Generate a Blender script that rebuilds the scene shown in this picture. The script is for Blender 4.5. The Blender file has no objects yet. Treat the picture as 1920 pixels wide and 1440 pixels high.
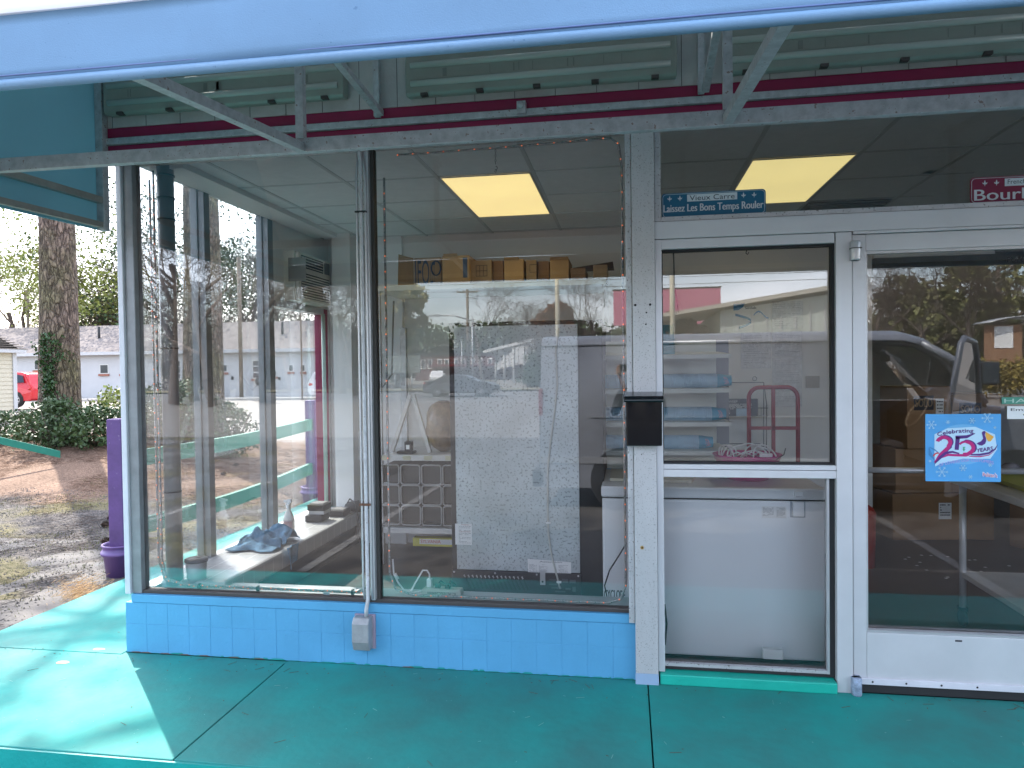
import bpy, math, random
from mathutils import Vector, Matrix, noise as mnoise
R_ = math.radians
rnd = random.Random(7)
scene = bpy.context.scene
col = scene.collection

# ---------------------------------------------------------------- camera
F_PX = 1337.0; CAMH = 1.58; CAMD = 3.63
def _u(v): return v.normalized()
_ay = _u(Vector((215, 30, -F_PX))); _ax = Vector((8305., 81, F_PX)); _ax = _u(_ax - _ay * _ax.dot(_ay)); _az = _ax.cross(_ay)
RW = Matrix((_ax, _ay, _az))            # rows = world axes in camera coordinates -> camera to world
CAM = Vector((0, -CAMD, CAMH))
cam_d = bpy.data.cameras.new('camera'); cam = bpy.data.objects.new('camera', cam_d); col.objects.link(cam)
cam_d.sensor_width = 36; cam_d.lens = F_PX / 1920 * 36; cam_d.clip_start = 0.05; cam_d.clip_end = 900
cam.matrix_world = Matrix.Translation(CAM) @ RW.to_4x4()
scene.camera = cam
def ray(px, py): return RW @ Vector((px - 960, 720 - py, -F_PX))
def PZ(px, py, z): d = ray(px, py); return CAM + d * ((z - CAMH) / d.z)
def PY(px, py, y): d = ray(px, py); return CAM + d * ((y + CAMD) / d.y)
def PX(px, py, x): d = ray(px, py); return CAM + d * (x / d.x)
def VY(px, py, y):                      # a point seen mirrored in the shop glass
    p = PY(px, py, y); return Vector((p.x, -p.y, p.z))

# ---------------------------------------------------------------- sky, sun, exposure
SUN_EL = R_(46); SUN_TO = Vector((-0.70, 0.71, 0)).normalized()
world = bpy.data.worlds.new('World'); scene.world = world; world.use_nodes = True
nt = world.node_tree; nt.nodes.clear()
out = nt.nodes.new('ShaderNodeOutputWorld'); bg = nt.nodes.new('ShaderNodeBackground'); sky = nt.nodes.new('ShaderNodeTexSky')
sky.sky_type = 'NISHITA'; sky.sun_disc = False; sky.sun_elevation = SUN_EL
sky.sun_rotation = math.atan2(SUN_TO.x, SUN_TO.y); sky.air_density = 1.0; sky.dust_density = 2.0; sky.ozone_density = 1.0
tc = nt.nodes.new('ShaderNodeTexCoord'); mp = nt.nodes.new('ShaderNodeMapping'); mp.inputs['Scale'].default_value = (1, 1, 3.2)
nz = nt.nodes.new('ShaderNodeTexNoise'); nz.inputs['Scale'].default_value = 3.0; nz.inputs['Detail'].default_value = 6
cr = nt.nodes.new('ShaderNodeValToRGB'); cr.color_ramp.elements[0].position = .40; cr.color_ramp.elements[1].position = .68
cr.color_ramp.elements[1].color = (.6, .6, .6, 1)
mx = nt.nodes.new('ShaderNodeMix'); mx.data_type = 'RGBA'
L = nt.links
L.new(tc.outputs['Generated'], mp.inputs['Vector']); L.new(mp.outputs['Vector'], nz.inputs['Vector']); L.new(nz.outputs['Fac'], cr.inputs['Fac'])
L.new(cr.outputs['Color'], mx.inputs['Factor']); L.new(sky.outputs['Color'], mx.inputs[6]); mx.inputs[7].default_value = (11.2, 11.2, 12.4, 1)
L.new(mx.outputs[2], bg.inputs['Color']); bg.inputs['Strength'].default_value = 0.15; L.new(bg.outputs['Background'], out.inputs['Surface'])
sd = bpy.data.lights.new('sun', 'SUN'); sd.energy = 3.1; sd.angle = R_(0.45); sd.color = (1, .95, .87)
sun = bpy.data.objects.new('sun', sd); col.objects.link(sun)
sdir = Vector((SUN_TO.x * math.cos(SUN_EL), SUN_TO.y * math.cos(SUN_EL), math.sin(SUN_EL)))
sun.rotation_euler = sdir.to_track_quat('Z', 'Y').to_euler()
scene.view_settings.view_transform = 'Standard'; scene.view_settings.look = 'None'
scene.view_settings.exposure = 2.1; scene.view_settings.gamma = 1
scene.render.engine = 'CYCLES'
scene.cycles.max_bounces = 14; scene.cycles.transparent_max_bounces = 24; scene.cycles.glossy_bounces = 5; scene.cycles.diffuse_bounces = 6
scene.cycles.caustics_reflective = False; scene.cycles.caustics_refractive = False

# ---------------------------------------------------------------- materials
MATS = {}
def mat(name, c, rough=.6, metal=0., var=.12, vs=6., bump=0., bs=60., emit=0., spec=.5, speck=None, stretch=None, alpha=None, trans=0., dark=None):
    if name in MATS: return MATS[name]
    m = bpy.data.materials.new(name); m.use_nodes = True; t = m.node_tree; b = t.nodes['Principled BSDF']
    b.inputs['Roughness'].default_value = rough; b.inputs['Metallic'].default_value = metal; b.inputs['Specular IOR Level'].default_value = spec
    co = t.nodes.new('ShaderNodeTexCoord'); mpn = t.nodes.new('ShaderNodeMapping'); t.links.new(co.outputs['Object'], mpn.inputs['Vector'])
    if stretch: mpn.inputs['Scale'].default_value = stretch
    n = t.nodes.new('ShaderNodeTexNoise'); n.inputs['Scale'].default_value = vs; n.inputs['Detail'].default_value = 7; n.inputs['Roughness'].default_value = .62
    t.links.new(mpn.outputs['Vector'], n.inputs['Vector'])
    r = t.nodes.new('ShaderNodeValToRGB'); r.color_ramp.elements[0].position = .3; r.color_ramp.elements[1].position = .7
    d = dark or [max(0, x * (1 - var)) for x in c]
    r.color_ramp.elements[0].color = (*d, 1); r.color_ramp.elements[1].color = (*[min(1, x * (1 + var * .6)) for x in c], 1)
    t.links.new(n.outputs['Fac'], r.inputs['Fac']); last = r.outputs['Color']
    if speck:   # (scale, threshold, colour)
        v = t.nodes.new('ShaderNodeTexNoise'); v.inputs['Scale'].default_value = speck[0]; v.inputs['Detail'].default_value = 3
        t.links.new(co.outputs['Object'], v.inputs['Vector'])
        r2 = t.nodes.new('ShaderNodeValToRGB'); r2.color_ramp.elements[0].position = speck[1]; r2.color_ramp.elements[1].position = speck[1] + .03
        t.links.new(v.outputs['Fac'], r2.inputs['Fac']); mm = t.nodes.new('ShaderNodeMix'); mm.data_type = 'RGBA'
        t.links.new(r2.outputs['Color'], mm.inputs['Factor']); t.links.new(last, mm.inputs[6]); mm.inputs[7].default_value = (*speck[2], 1); last = mm.outputs[2]
    t.links.new(last, b.inputs['Base Color'])
    rr = t.nodes.new('ShaderNodeMapRange'); rr.inputs['To Min'].default_value = max(0, rough - .08); rr.inputs['To Max'].default_value = min(1, rough + .1)
    t.links.new(n.outputs['Fac'], rr.inputs['Value']); t.links.new(rr.outputs['Result'], b.inputs['Roughness'])
    if bump:
        n2 = t.nodes.new('ShaderNodeTexNoise'); n2.inputs['Scale'].default_value = bs; n2.inputs['Detail'].default_value = 5
        t.links.new(mpn.outputs['Vector'], n2.inputs['Vector']); bp = t.nodes.new('ShaderNodeBump'); bp.inputs['Strength'].default_value = bump; bp.inputs['Distance'].default_value = .01
        t.links.new(n2.outputs['Fac'], bp.inputs['Height']); t.links.new(bp.outputs['Normal'], b.inputs['Normal'])
    if emit: t.links.new(last, b.inputs['Emission Color']); b.inputs['Emission Strength'].default_value = emit
    if trans: b.inputs['Transmission Weight'].default_value = trans
    if alpha is not None: b.inputs['Alpha'].default_value = alpha
    MATS[name] = m; return m
def glass_mat(name, fac, tint=(.93, .96, .95), dirt=0.0):
    m = bpy.data.materials.new(name); m.use_nodes = True; t = m.node_tree; t.nodes.clear()
    o = t.nodes.new('ShaderNodeOutputMaterial'); tr = t.nodes.new('ShaderNodeBsdfTransparent'); gl = t.nodes.new('ShaderNodeBsdfGlossy')
    tr.inputs['Color'].default_value = (*tint, 1); gl.inputs['Roughness'].default_value = 0.0; gl.inputs['Color'].default_value = (1, 1, 1, 1)
    lw = t.nodes.new('ShaderNodeFresnel'); lw.inputs['IOR'].default_value = 1.5
    ad = t.nodes.new('ShaderNodeMath'); ad.operation = 'MULTIPLY_ADD'; ad.inputs[1].default_value = fac / .04; ad.inputs[2].default_value = 0; ad.use_clamp = True
    mi = t.nodes.new('ShaderNodeMixShader'); t.links.new(lw.outputs[0], ad.inputs[0]); t.links.new(ad.outputs[0], mi.inputs[0])
    t.links.new(tr.outputs[0], mi.inputs[1]); t.links.new(gl.outputs[0], mi.inputs[2]); last = mi.outputs[0]
    if dirt:
        co = t.nodes.new('ShaderNodeTexCoord'); mpn = t.nodes.new('ShaderNodeMapping'); mpn.inputs['Rotation'].default_value = (.5, 0, .3); mpn.inputs['Scale'].default_value = (1, 1, .45)
        n = t.nodes.new('ShaderNodeTexNoise'); n.inputs['Scale'].default_value = 4.5; n.inputs['Detail'].default_value = 8; n.inputs['Distortion'].default_value = 1.2
        r = t.nodes.new('ShaderNodeValToRGB'); r.color_ramp.elements[0].position = .48; r.color_ramp.elements[1].position = .8; r.color_ramp.elements[1].color = (dirt, dirt, dirt, 1)
        df = t.nodes.new('ShaderNodeBsdfTranslucent'); df.inputs['Color'].default_value = (.8, .85, .88, 1); m2 = t.nodes.new('ShaderNodeMixShader')
        t.links.new(co.outputs['Object'], mpn.inputs[0]); t.links.new(mpn.outputs[0], n.inputs['Vector']); t.links.new(n.outputs['Fac'], r.inputs['Fac'])
        t.links.new(r.outputs['Color'], m2.inputs[0]); t.links.new(last, m2.inputs[1]); t.links.new(df.outputs[0], m2.inputs[2]); last = m2.outputs[0]
    t.links.new(last, o.inputs['Surface']); MATS[name] = m; return m
GL = glass_mat('shop_glass', .062, (.996, .998, .998)); GS = glass_mat('side_glass', .018, (.97, .99, .99), .003); GC = glass_mat('car_glass', .10, (.35, .38, .38))
GT = glass_mat('tinted_glass', .03, (.86, .89, .89))

ALU = mat('aluminium', (.60, .60, .61), .38, .55, .06, 9, .05, 200)
ALU2 = mat('weathered_aluminium', (.55, .55, .56), .5, .4, .15, 12, .1, 120, speck=(95, .62, (.22, .21, .2)))
ALUW = mat('pale_door_metal', (.68, .68, .70), .4, .3, .05, 5)
GALV = mat('galvanised_bar', (.50, .515, .53), .5, .5, .25, 30, .15, 180, speck=(60, .66, (.3, .24, .22)))
TEAL = mat('teal_floor_paint', (.014, .265, .235), .72, 0, .30, 1.5, .22, 25, speck=(46, .755, (.16, .33, .30)), spec=.25, dark=(.045, .175, .165))
TEALE = mat('teal_edge_paint', (.008, .28, .26), .45, 0, .15, 5, .2, 60)
BLUE = mat('blue_block_paint', (.095, .36, .60), .6, 0, .08, 3, .2, 60, speck=(26, .74, (.10, .24, .42)))
FAB = mat('blue_awning_vinyl', (.14, .265, .41), .7, 0, .12, 2.2, .12, 300, speck=(90, .715, (.08, .17, .28)))
FABI = mat('awning_vinyl_inside', (.26, .50, .58), .7, 0, .05, 3, .1, 300)
def translucent(m_, f, c):
    t = m_.node_tree; o = t.nodes['Material Output']; tr = t.nodes.new('ShaderNodeBsdfTranslucent'); tr.inputs['Color'].default_value = (*c, 1); mi = t.nodes.new('ShaderNodeMixShader'); mi.inputs[0].default_value = f
    t.links.new(t.nodes['Principled BSDF'].outputs[0], mi.inputs[1]); t.links.new(tr.outputs[0], mi.inputs[2]); t.links.new(mi.outputs[0], o.inputs['Surface'])
translucent(FABI, .13, (.4, .75, .85))
FABW = mat('white_awning_vinyl', (.80, .80, .82), .6, 0, .04, 3); translucent(FABW, .12, (.9, .9, .92))
MAG = mat('magenta_trim', (.27, .010, .065), .5, 0, .12, 8)
SIDI = mat('white_siding', (.52, .52, .51), .6, 0, .12, 8, .2, 60)
BLK = mat('black_plastic', (.012, .012, .014), .35)
BLKM = mat('black_matte', (.02, .02, .022), .7)
WHT = mat('white_enamel', (.90, .92, .94), .35, 0, .03, 3)
WALL = mat('interior_white_paint', (.86, .86, .84), .6, 0, .05, 2, .05, 80)
CEIL = mat('ceiling_tile', (.84, .86, .86), .85, 0, .05, 14, .2, 120)
CARD = mat('cardboard', (.36, .25, .14), .8, 0, .12, 7, .1, 60)
CARD2 = mat('cardboard_dark', (.26, .15, .07), .8, 0, .12, 7)
PAP = mat('white_paper', (.84, .84, .83), .6, 0, .04, 5)
INK = mat('dark_ink', (.03, .03, .04), .6)
INKP = mat('purple_ink', (.09, .02, .22), .5)
INKM = mat('magenta_ink', (.55, .01, .19), .5)
INKB = mat('blue_ink', (.05, .25, .55), .5)
STEEL = mat('stainless', (.66, .65, .63), .45, .15, .08, 8)
TILE = mat('white_glazed_tile', (.52, .52, .51), .2, 0, .03, 4)
BARK = mat('pine_bark', (.21, .165, .135), .9, 0, .5, 9, .9, 22, stretch=(1, 1, .35), dark=(.06, .045, .035))
TWIG = mat('bare_wood', (.115, .09, .075), .9, 0, .3, 4)
LEAF = mat('evergreen_leaf', (.045, .085, .025), .55, 0, .4, 3)
LEAFY = mat('yellow_green_leaf', (.22, .25, .05), .5, 0, .35, 3)
IVY = mat('ivy_leaf', (.03, .075, .02), .4, 0, .4, 5)
NEED = mat('pine_needle', (.06, .09, .03), .7, 0, .4, 2)
STRAW = mat('pine_straw', (.27, .175, .125), .9, 0, .35, 6)
MOTW = mat('white_block_wall', (.46, .46, .46), .8, 0, .08, .8)
ROOF = mat('grey_shingle', (.20, .18, .17), 1.0, 0, .22, 1.5, spec=0)
PURP = mat('purple_paint', (.12, .06, .20), .6, 0, .3, 4, .3, 40, speck=(14, .66, (.20, .14, .26)))
RUB = mat('tyre_rubber', (.02, .02, .02), .8)
VANP = mat('silver_van_paint', (.20, .215, .25), .3, .2, .03, 2)
SIGNB = mat('blue_sign', (.01, .13, .24), .4)
SIGNR = mat('maroon_sign', (.20, .012, .05), .4)
SIGNT = mat('sign_lettering', (.60, .68, .72), .5)

# ---------------------------------------------------------------- mesh helpers
ORG = {}
def tag(o, label=None, cat=None, group=None, kind=None):
    if label: o['label'] = label
    if cat: o['category'] = cat
    if group: o['group'] = group
    if kind: o['kind'] = kind
    return o
def thing(name, label, cat, loc=(0, 0, 0), group=None):
    o = bpy.data.objects.new(name, None); o.empty_display_size = .1; col.objects.link(o); o.location = loc; ORG[o.name] = Vector(loc)
    return tag(o, label, cat, group)
class MB:
    def __init__(s): s.v = []; s.f = []; s.mi = []; s.sm = []; s.ms = []; s.cur = 0; s.smooth = False
    def use(s, m):
        if m not in s.ms: s.ms.append(m)
        s.cur = s.ms.index(m); return s
    def face(s, idx): s.f.append(idx); s.mi.append(s.cur); s.sm.append(s.smooth)
    def poly(s, pts): b = len(s.v); s.v += [tuple(p) for p in pts]; s.face(list(range(b, b + len(pts)))); return s
    def box(s, x0, x1, y0, y1, z0, z1):
        if x0 > x1: x0, x1 = x1, x0
        if y0 > y1: y0, y1 = y1, y0
        if z0 > z1: z0, z1 = z1, z0
        return s.hexa([(x0, y0, z0), (x1, y0, z0), (x1, y1, z0), (x0, y1, z0), (x0, y0, z1), (x1, y0, z1), (x1, y1, z1), (x0, y1, z1)])
    def hexa(s, p):
        b = len(s.v); s.v += [tuple(q) for q in p]
        for f in ((0, 3, 2, 1), (4, 5, 6, 7), (0, 1, 5, 4), (1, 2, 6, 5), (2, 3, 7, 6), (3, 0, 4, 7)): s.face([b + i for i in f])
        return s
    def bar(s, a, c, w, h=None, up=(0, 0, 1)):      # rectangular bar between two points
        a = Vector(a); c = Vector(c); h = h or w; d = (c - a).normalized(); u = Vector(up)
        if abs(d.dot(u)) > .98: u = Vector((1, 0, 0))
        sx = d.cross(u).normalized() * w / 2; uz = sx.cross(d).normalized() * h / 2
        return s.hexa([a - sx - uz, a + sx - uz, c + sx - uz, c - sx - uz, a - sx + uz, a + sx + uz, c + sx + uz, c - sx + uz])
    def tube(s, pts, r, n=8, cap=True):
        pts = [Vector(p) for p in pts]; rr = r if isinstance(r, (list, tuple)) else [r] * len(pts); b = len(s.v); prev = None
        for i, p in enumerate(pts):
            d = (pts[min(i + 1, len(pts) - 1)] - pts[max(i - 1, 0)]);
            if d.length < 1e-9: d = Vector((0, 0, 1))
            d.normalize()
            if prev is None: u = d.orthogonal().normalized()
            else: u = (prev - d * prev.dot(d)); u = u.normalized() if u.length > 1e-6 else d.orthogonal().normalized()
            prev = u; w = d.cross(u)
            for k in range(n): a = 2 * math.pi * k / n; s.v.append(tuple(p + (u * math.cos(a) + w * math.sin(a)) * rr[i]))
        o = s.smooth; s.smooth = True
        for i in range(len(pts) - 1):
            for k in range(n): s.face([b + i * n + k, b + i * n + (k + 1) % n, b + (i + 1) * n + (k + 1) % n, b + (i + 1) * n + k])
        s.smooth = o
        if cap: s.face([b + k for k in range(n)][::-1]); s.face([b + (len(pts) - 1) * n + k for k in range(n)])
        return s
    def lathe(s, prof, c, n=24, axis='z'):          # prof: list of (r, h)
        b = len(s.v); c = Vector(c)
        for r, h in prof:
            for k in range(n):
                a = 2 * math.pi * k / n; p = Vector((r * math.cos(a), r * math.sin(a), h))
                if axis == 'y': p = Vector((p.x, p.z, p.y))
                if axis == 'x': p = Vector((p.z, p.x, p.y))
                s.v.append(tuple(c + p))
        o = s.smooth; s.smooth = True
        for i in range(len(prof) - 1):
            for k in range(n): s.face([b + i * n + k, b + i * n + (k + 1) % n, b + (i + 1) * n + (k + 1) % n, b + (i + 1) * n + k])
        s.smooth = o; return s
    def prism(s, poly, y0, y1, axis='y'):           # poly in (x,z) extruded along y
        n = len(poly); b = len(s.v)
        for yy in (y0, y1):
            for (a, c) in poly: s.v.append((a, yy, c) if axis == 'y' else ((yy, a, c) if axis == 'x' else (a, c, yy)))
        s.face(list(range(b, b + n))); s.face(list(range(b + n, b + 2 * n))[::-1])
        for i in range(n): j = (i + 1) % n; s.face([b + i, b + n + i, b + n + j, b + j])
        return s
    def ball(s, c, r, n=10, sq=(1, 1, 1)):
        m = n // 2 + 1; prof = []
        b = len(s.v); c = Vector(c)
        for i in range(m + 1):
            t = math.pi * i / m
            for k in range(n):
                a = 2 * math.pi * k / n; s.v.append((c.x + r * sq[0] * math.sin(t) * math.cos(a), c.y + r * sq[1] * math.sin(t) * math.sin(a), c.z + r * sq[2] * math.cos(t)))
        o = s.smooth; s.smooth = True
        for i in range(m):
            for k in range(n): s.face([b + i * n + k, b + (i + 1) * n + k, b + (i + 1) * n + (k + 1) % n, b + i * n + (k + 1) % n])
        s.smooth = o; return s
    def build(s, name, m=None, parent=None, label=None, bev=0, loc=None, cat=None, group=None, kind=None):
        me = bpy.data.meshes.new(name)
        org = Vector(loc) if loc else (ORG[parent.name] if parent else Vector((0, 0, 0)))
        me.from_pydata([(v[0] - org.x, v[1] - org.y, v[2] - org.z) for v in s.v], [], s.f)
        if s.ms:
            for q in s.ms: me.materials.append(q)
            me.polygons.foreach_set('material_index', s.mi)
        else: me.materials.append(m)
        me.polygons.foreach_set('use_smooth', s.sm); me.update()
        o = bpy.data.objects.new(name, me); col.objects.link(o)
        if parent: o.parent = parent
        else: o.location = org
        ORG[o.name] = org
        if bev:
            bm = o.modifiers.new('bevel', 'BEVEL'); bm.width = bev; bm.segments = 2; bm.limit_method = 'ANGLE'; bm.angle_limit = R_(40)
        return tag(o, label, cat, group, kind)
def B(*a): return MB().box(*a)
def copy_tree(src, loc, rz=0, sc=1, label=None, group=None):
    def cp(o, par):
        c = o.copy(); col.objects.link(c); c.parent = par
        for ch in o.children: cp(ch, c)
        return c
    r = cp(src, None); r.location = loc; r.rotation_euler = (0, 0, rz); r.scale = (sc,) * 3 if not isinstance(sc, tuple) else sc
    if label: r['label'] = label
    if group: r['group'] = group
    return r
_tc = {}
def textpts(body):
    if body in _tc: return _tc[body]
    cu = bpy.data.curves.new('t', 'FONT'); cu.body = body; cu.resolution_u = 3; o = bpy.data.objects.new('t', cu); col.objects.link(o)
    dg = bpy.context.evaluated_depsgraph_get(); dg.update(); me = bpy.data.meshes.new_from_object(o.evaluated_get(dg))
    vs = [v.co.copy() for v in me.vertices]; fs = [list(p.vertices) for p in me.polygons]
    bpy.data.objects.remove(o); bpy.data.curves.remove(cu); bpy.data.meshes.remove(me); _tc[body] = (vs, fs); return vs, fs
def text(mb, body, fn, x0, x1, z0, z1, bold=0):      # fn maps (u,v) -> world point
    vs, fs = textpts(body)
    a = min(v.x for v in vs); b_ = max(v.x for v in vs); c = min(v.y for v in vs); d = max(v.y for v in vs)
    for oi, off in enumerate([0] if not bold else [-bold, 0, bold]):
        b = len(mb.v)
        for v in vs: q = fn(x0 + (v.x - a) / (b_ - a) * (x1 - x0) + off, z0 + (v.y - c) / (d - c) * (z1 - z0)); mb.v.append((q[0], q[1] - .00015 * oi, q[2]))
        for f in fs: mb.face([b + i for i in f])
    return mb
def wall_at(y, dy=0): return lambda u, v: (u, y + dy, v)
# ================================================================ SHOP BUILDING
shop = thing('shop_building', 'glass fronted corner shop with bright blue block base and magenta trim under a blue awning', 'building', (0, 0, 0))
GY = 0.05          # plane of the front glass
ZC = 2.80          # ceiling
# blue painted block base, tile joints as real grooves between the blocks
def block_wall(mb, x0, x1, y0, y1, z0, z1, cols, z_mid, axis='x'):
    # core slightly recessed + individual blocks
    if axis == 'x':
        mb.box(x0 + .0015, x1 - .0015, y0 + .0014, y1, z0, z1 - .002)
        w = (x1 - x0) / cols
        for r, (a, b) in enumerate(((z0, z_mid - .001), (z_mid + .001, z1))):
            for k in range(cols): mb.box(x0 + k * w + .0006, x0 + (k + 1) * w - .0006, y0 + rnd.uniform(-.0007, .0004), y0 + .02, a, b)
    else:
        mb.box(x0 + .004, x1, y0, y1 - .004, z0, z1 - .002); w = (y1 - y0) / cols
        for r, (a, b) in enumerate(((z0, z_mid - .0012), (z_mid + .0012, z1))):
            for k in range(cols): mb.box(x0 + rnd.uniform(-.0005, .0005), x0 + .02, y0 + k * w + .0009, y0 + (k + 1) * w - .0009, a, b)
m = MB(); block_wall(m, -2.83, .05, 0, .14, 0, .285, 22, .165); base = m.build('base_wall', BLUE, shop, bev=.0012)
m = MB(); m.box(-2.79, .035, -.004, .14, .287, .333); m.build('base_cap', BLUE, shop, bev=.003)
m = MB(); block_wall(m, -2.83, -2.66, .141, 9, 0, .285, 40, .165, 'y'); m.build('base_wall', BLUE, shop, bev=.0012)
m = MB(); m.box(-2.80, -2.66, .141, 9, .287, .325); m.build('base_cap', TEALE, shop)
# chipped paint line at the foot of the wall
m = MB()
x = -2.83
while x < .05:
    w = rnd.uniform(.02, .12); h = rnd.uniform(.002, .012)
    m.poly([(x, -.0015, 0.001), (x + w, -.0015, .001), (x + w * .8, -.0015, h), (x + w * .3, -.0015, h * rnd.uniform(.5, 1.1))]); x += w * .95
m.build('paint_edge', TEALE, shop)
for x in (-2.8, -2.74, -2.62, -2.5, -2.38, -2.2, -2.05, -1.2): m = MB(); m.poly([(x, -.0022, .0012), (x + .07, -.0022, .0012), (x + .05, -.0022, .007), (x + .01, -.0022, .005)]); m.build('chipped_paint', mat('old_brown_edge', (.16, .11, .09), .8), shop)

# --- front window: frame, two panes
fw = B(-2.792, -2.735, .012, .085, .333, 2.93).build('corner_post', mat('dull_corner_metal', (.27, .28, .29), .5, .4, .2, 10, .1, 100), shop, bev=.004)
B(-2.828, -2.794, -.004, .03, .333, 2.93).build('corner_trim', mat('pale_trim', (.66, .66, .7), .5), shop, bev=.004)
fr = B(-2.735, .0, .02, .08, .333, .352).build('window_sill_frame', mat('dark_bronze', (.09, .08, .075), .5, .5), shop, bev=.002)
B(-2.735, .0, .02, .08, 2.765, 2.80).build('window_head_frame', ALU2, shop, bev=.002)
MX = -1.33
mu = B(MX - .032, MX - .012, .0, .085, .352, 2.765).build('mullion', ALU, shop, bev=.002)
B(MX - .012, MX + .006, .028, .08, .352, 2.765).build('mullion_channel', mat('dark_gasket', (.06, .055, .05), .7), shop)
for (a, b) in ((-2.735, MX - .032), (MX + .006, 0.0)): B(a, b, GY - .003, GY + .003, .352, 2.765).build('window_pane', GL, shop)
# wide weathered post between window and door
B(.0, .029, -.03, .085, .30, 2.80).build('post_lip', ALU2, shop, bev=.002)
m = MB(); m.box(.031, .142, -.045, .085, .0, 2.95); post = m.build('wide_post', mat('pitted_metal_post', (.56, .555, .56), .5, .35, .1, 5, .1, 120, speck=(210, .635, (.20, .19, .18)), stretch=(1, 1, .25)), shop, bev=.003)
for px, py, r in ((1191, 572, .006), (1219, 571, .006), (1197, 585, .002), (1212, 586, .004), (1211, 608, .004), (1203, 852, .003)):
    p = PY(px, py, -.047); m = MB(); m.lathe([(0, 0), (r, 0), (r, .003), (0, .003)], (p.x, -.0485, p.z), 10, 'y'); m.build('screw_hole', BLK, post)
m = MB(); p = PY(1204, 1027, -.047); m.lathe([(0, 0), (.009, 0)], (p.x, -.0465, p.z), 14, 'y'); m.build('rust_ring', mat('rust_stain', (.45, .27, .05), .8), post)
m = MB(); m.lathe([(0, 0), (.0045, 0)], (p.x, -.0475, p.z), 12, 'y'); m.build('bolt', BLK, post)
m = MB(); m.box(.029, .143, -.0475, -.045, .0, .055); m.build('paint_splash', mat('blue_grey_smear', (.30, .42, .58), .7), post)
for px, py in ((1179, 257), (1180, 505), (1183, 1116), (1181, 1143), (1179, 845)):
    p = PY(px, py, -.03); m = MB(); m.ball((p.x, -.031, p.z), .0045, 8, (1, .5, 1)); m.build('screw', ALU, shop)

# --- door side light and header
XJ = 5.2
B(.142, XJ, -.02, .085, 2.215, 2.30).build('header_beam', ALUW, shop, bev=.003)
tf = MB(); tf.box(.144, .175, -.01, .075, 2.302, 2.80).box(.175, XJ, -.012, .07, 2.302, 2.325).box(.175, XJ, .02, .07, 2.775, 2.80); tf.build('transom_frame', ALU2, shop, bev=.002)
B(.175, XJ, GY - .003, GY + .003, 2.325, 2.775).build('transom_pane', GT, shop)
sl = MB(); sl.box(.144, .176, -.012, .07, .055, 2.213).box(.176, .985, -.012, .07, 2.165, 2.213).box(.990, 1.062, -.014, .07, .0, 2.213)
sl.box(.176, .99, -.012, .07, 1.035, 1.072).box(.176, .99, -.008, .06, 1.074, 1.098); sl.build('sidelight_frame', ALUW, shop, bev=.002)
m = MB(); m.box(.176, .99, .01, .06, 2.155, 2.165).box(.176, .99, .01, .06, 1.098, 1.106).box(.978, .99, .01, .06, 1.106, 2.155).box(.176, .182, .02, .06, 1.106, 2.15)
m.box(.176, .99, .02, .06, .058, .072).box(.965, .99, .02, .06, .072, 1.035); m.build('rubber_gasket', BLKM, shop)
B(.182, .978, GY - .003, GY + .003, 1.106, 2.155).build('sidelight_pane', GL, shop); B(.176, .965, GY - .003, GY + .003, .072, 1.035).build('sidelight_pane', GL, shop)
B(.953, .965, .02, .045, .072, 1.035).build('screen_track', ALU, shop)
B(.176, .965, .022, .046, .072, .088).build('screen_track', ALU2, shop)
B(.15, .985, -.04, .08, 0, .053).build('threshold', mat('bright_teal_paint', (.01, .43, .33), .5, 0, .1, 8, .2, 60), shop, bev=.006)
# --- entrance door
door = B(1.068, 1.128, .0, .045, .05, 2.2).build('door', ALUW, shop, bev=.002)
B(1.068, 1.078, -.002, .0, .05, 2.2)
B(1.129, 2.02, .0, .045, .05, .293).build('bottom_rail', ALUW, door, bev=.002)
B(1.129, 2.02, .0, .045, 2.122, 2.2).build('top_rail', ALUW, door, bev=.002)
B(2.021, 2.085, .0, .045, .05, 2.2).build('stile', ALUW, door, bev=.002)
B(1.129, 2.02, .038, .044, .2935, 2.121).build('door_pane', GL, door)
m = MB(); m.box(1.129, 2.02, .004, .037, .294, .304).box(1.129, 2.02, .004, .037, 2.108, 2.121).box(1.129, 1.136, .004, .037, .304, 2.108); m.build('glazing_bead', ALU, door)
m = MB(); m.tube([(1.12, .10, 1.063), (2.03, .10, 1.063)], .014, 12).box(1.10, 1.12, .05, .11, 1.04, 1.085).box(2.03, 2.05, .05, .11, 1.04, 1.085); m.build('push_bar', ALU, door)
m = MB(); m.box(1.085, 2.07, -.012, .0, .045, .075); m.build('door_sweep', mat('pale_strip', (.7, .7, .75), .4), door, bev=.002)
for x in (1.15, 1.30, 1.455, 1.61): m = MB(); m.ball((x, -.013, .06), .005, 8, (1, .5, 1)); m.build('screw', BLKM, door)
for (a, b) in ((2.085, 2.20), (.0, .095)):
    z0, z1 = (2.075, 2.165) if a > 1 else (.0, .085)
    m = MB(); m.lathe([(0, z0), (.021, z0), (.023, z0 + .006), (.023, z1 - .006), (.021, z1), (0, z1)], (1.073, -.03, 0), 14); m.box(1.052, 1.094, -.03, .0, z0, z1)
    h = m.build('pivot_hinge', ALU if a > 1 else mat('paint_smeared_metal', (.35, .42, .55), .5, .3, .5, 40), door)
    if a > 1: B(1.05, 1.096, -.054, -.01, 2.13, 2.133).build('joint', BLKM, h)
m = MB(); p = PY(1791, 1200, -.001); m.box(p.x, p.x + .03, -.0012, 0, p.z - .008, p.z); m.build('maker_label', INK, door)
m = MB(); m.use(INKP); text(m, 'DOORS', wall_at(0, -.0014), p.x + .032, p.x + .062, p.z - .006, p.z - .001); m.build('maker_name', None, door) if False else None
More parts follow.
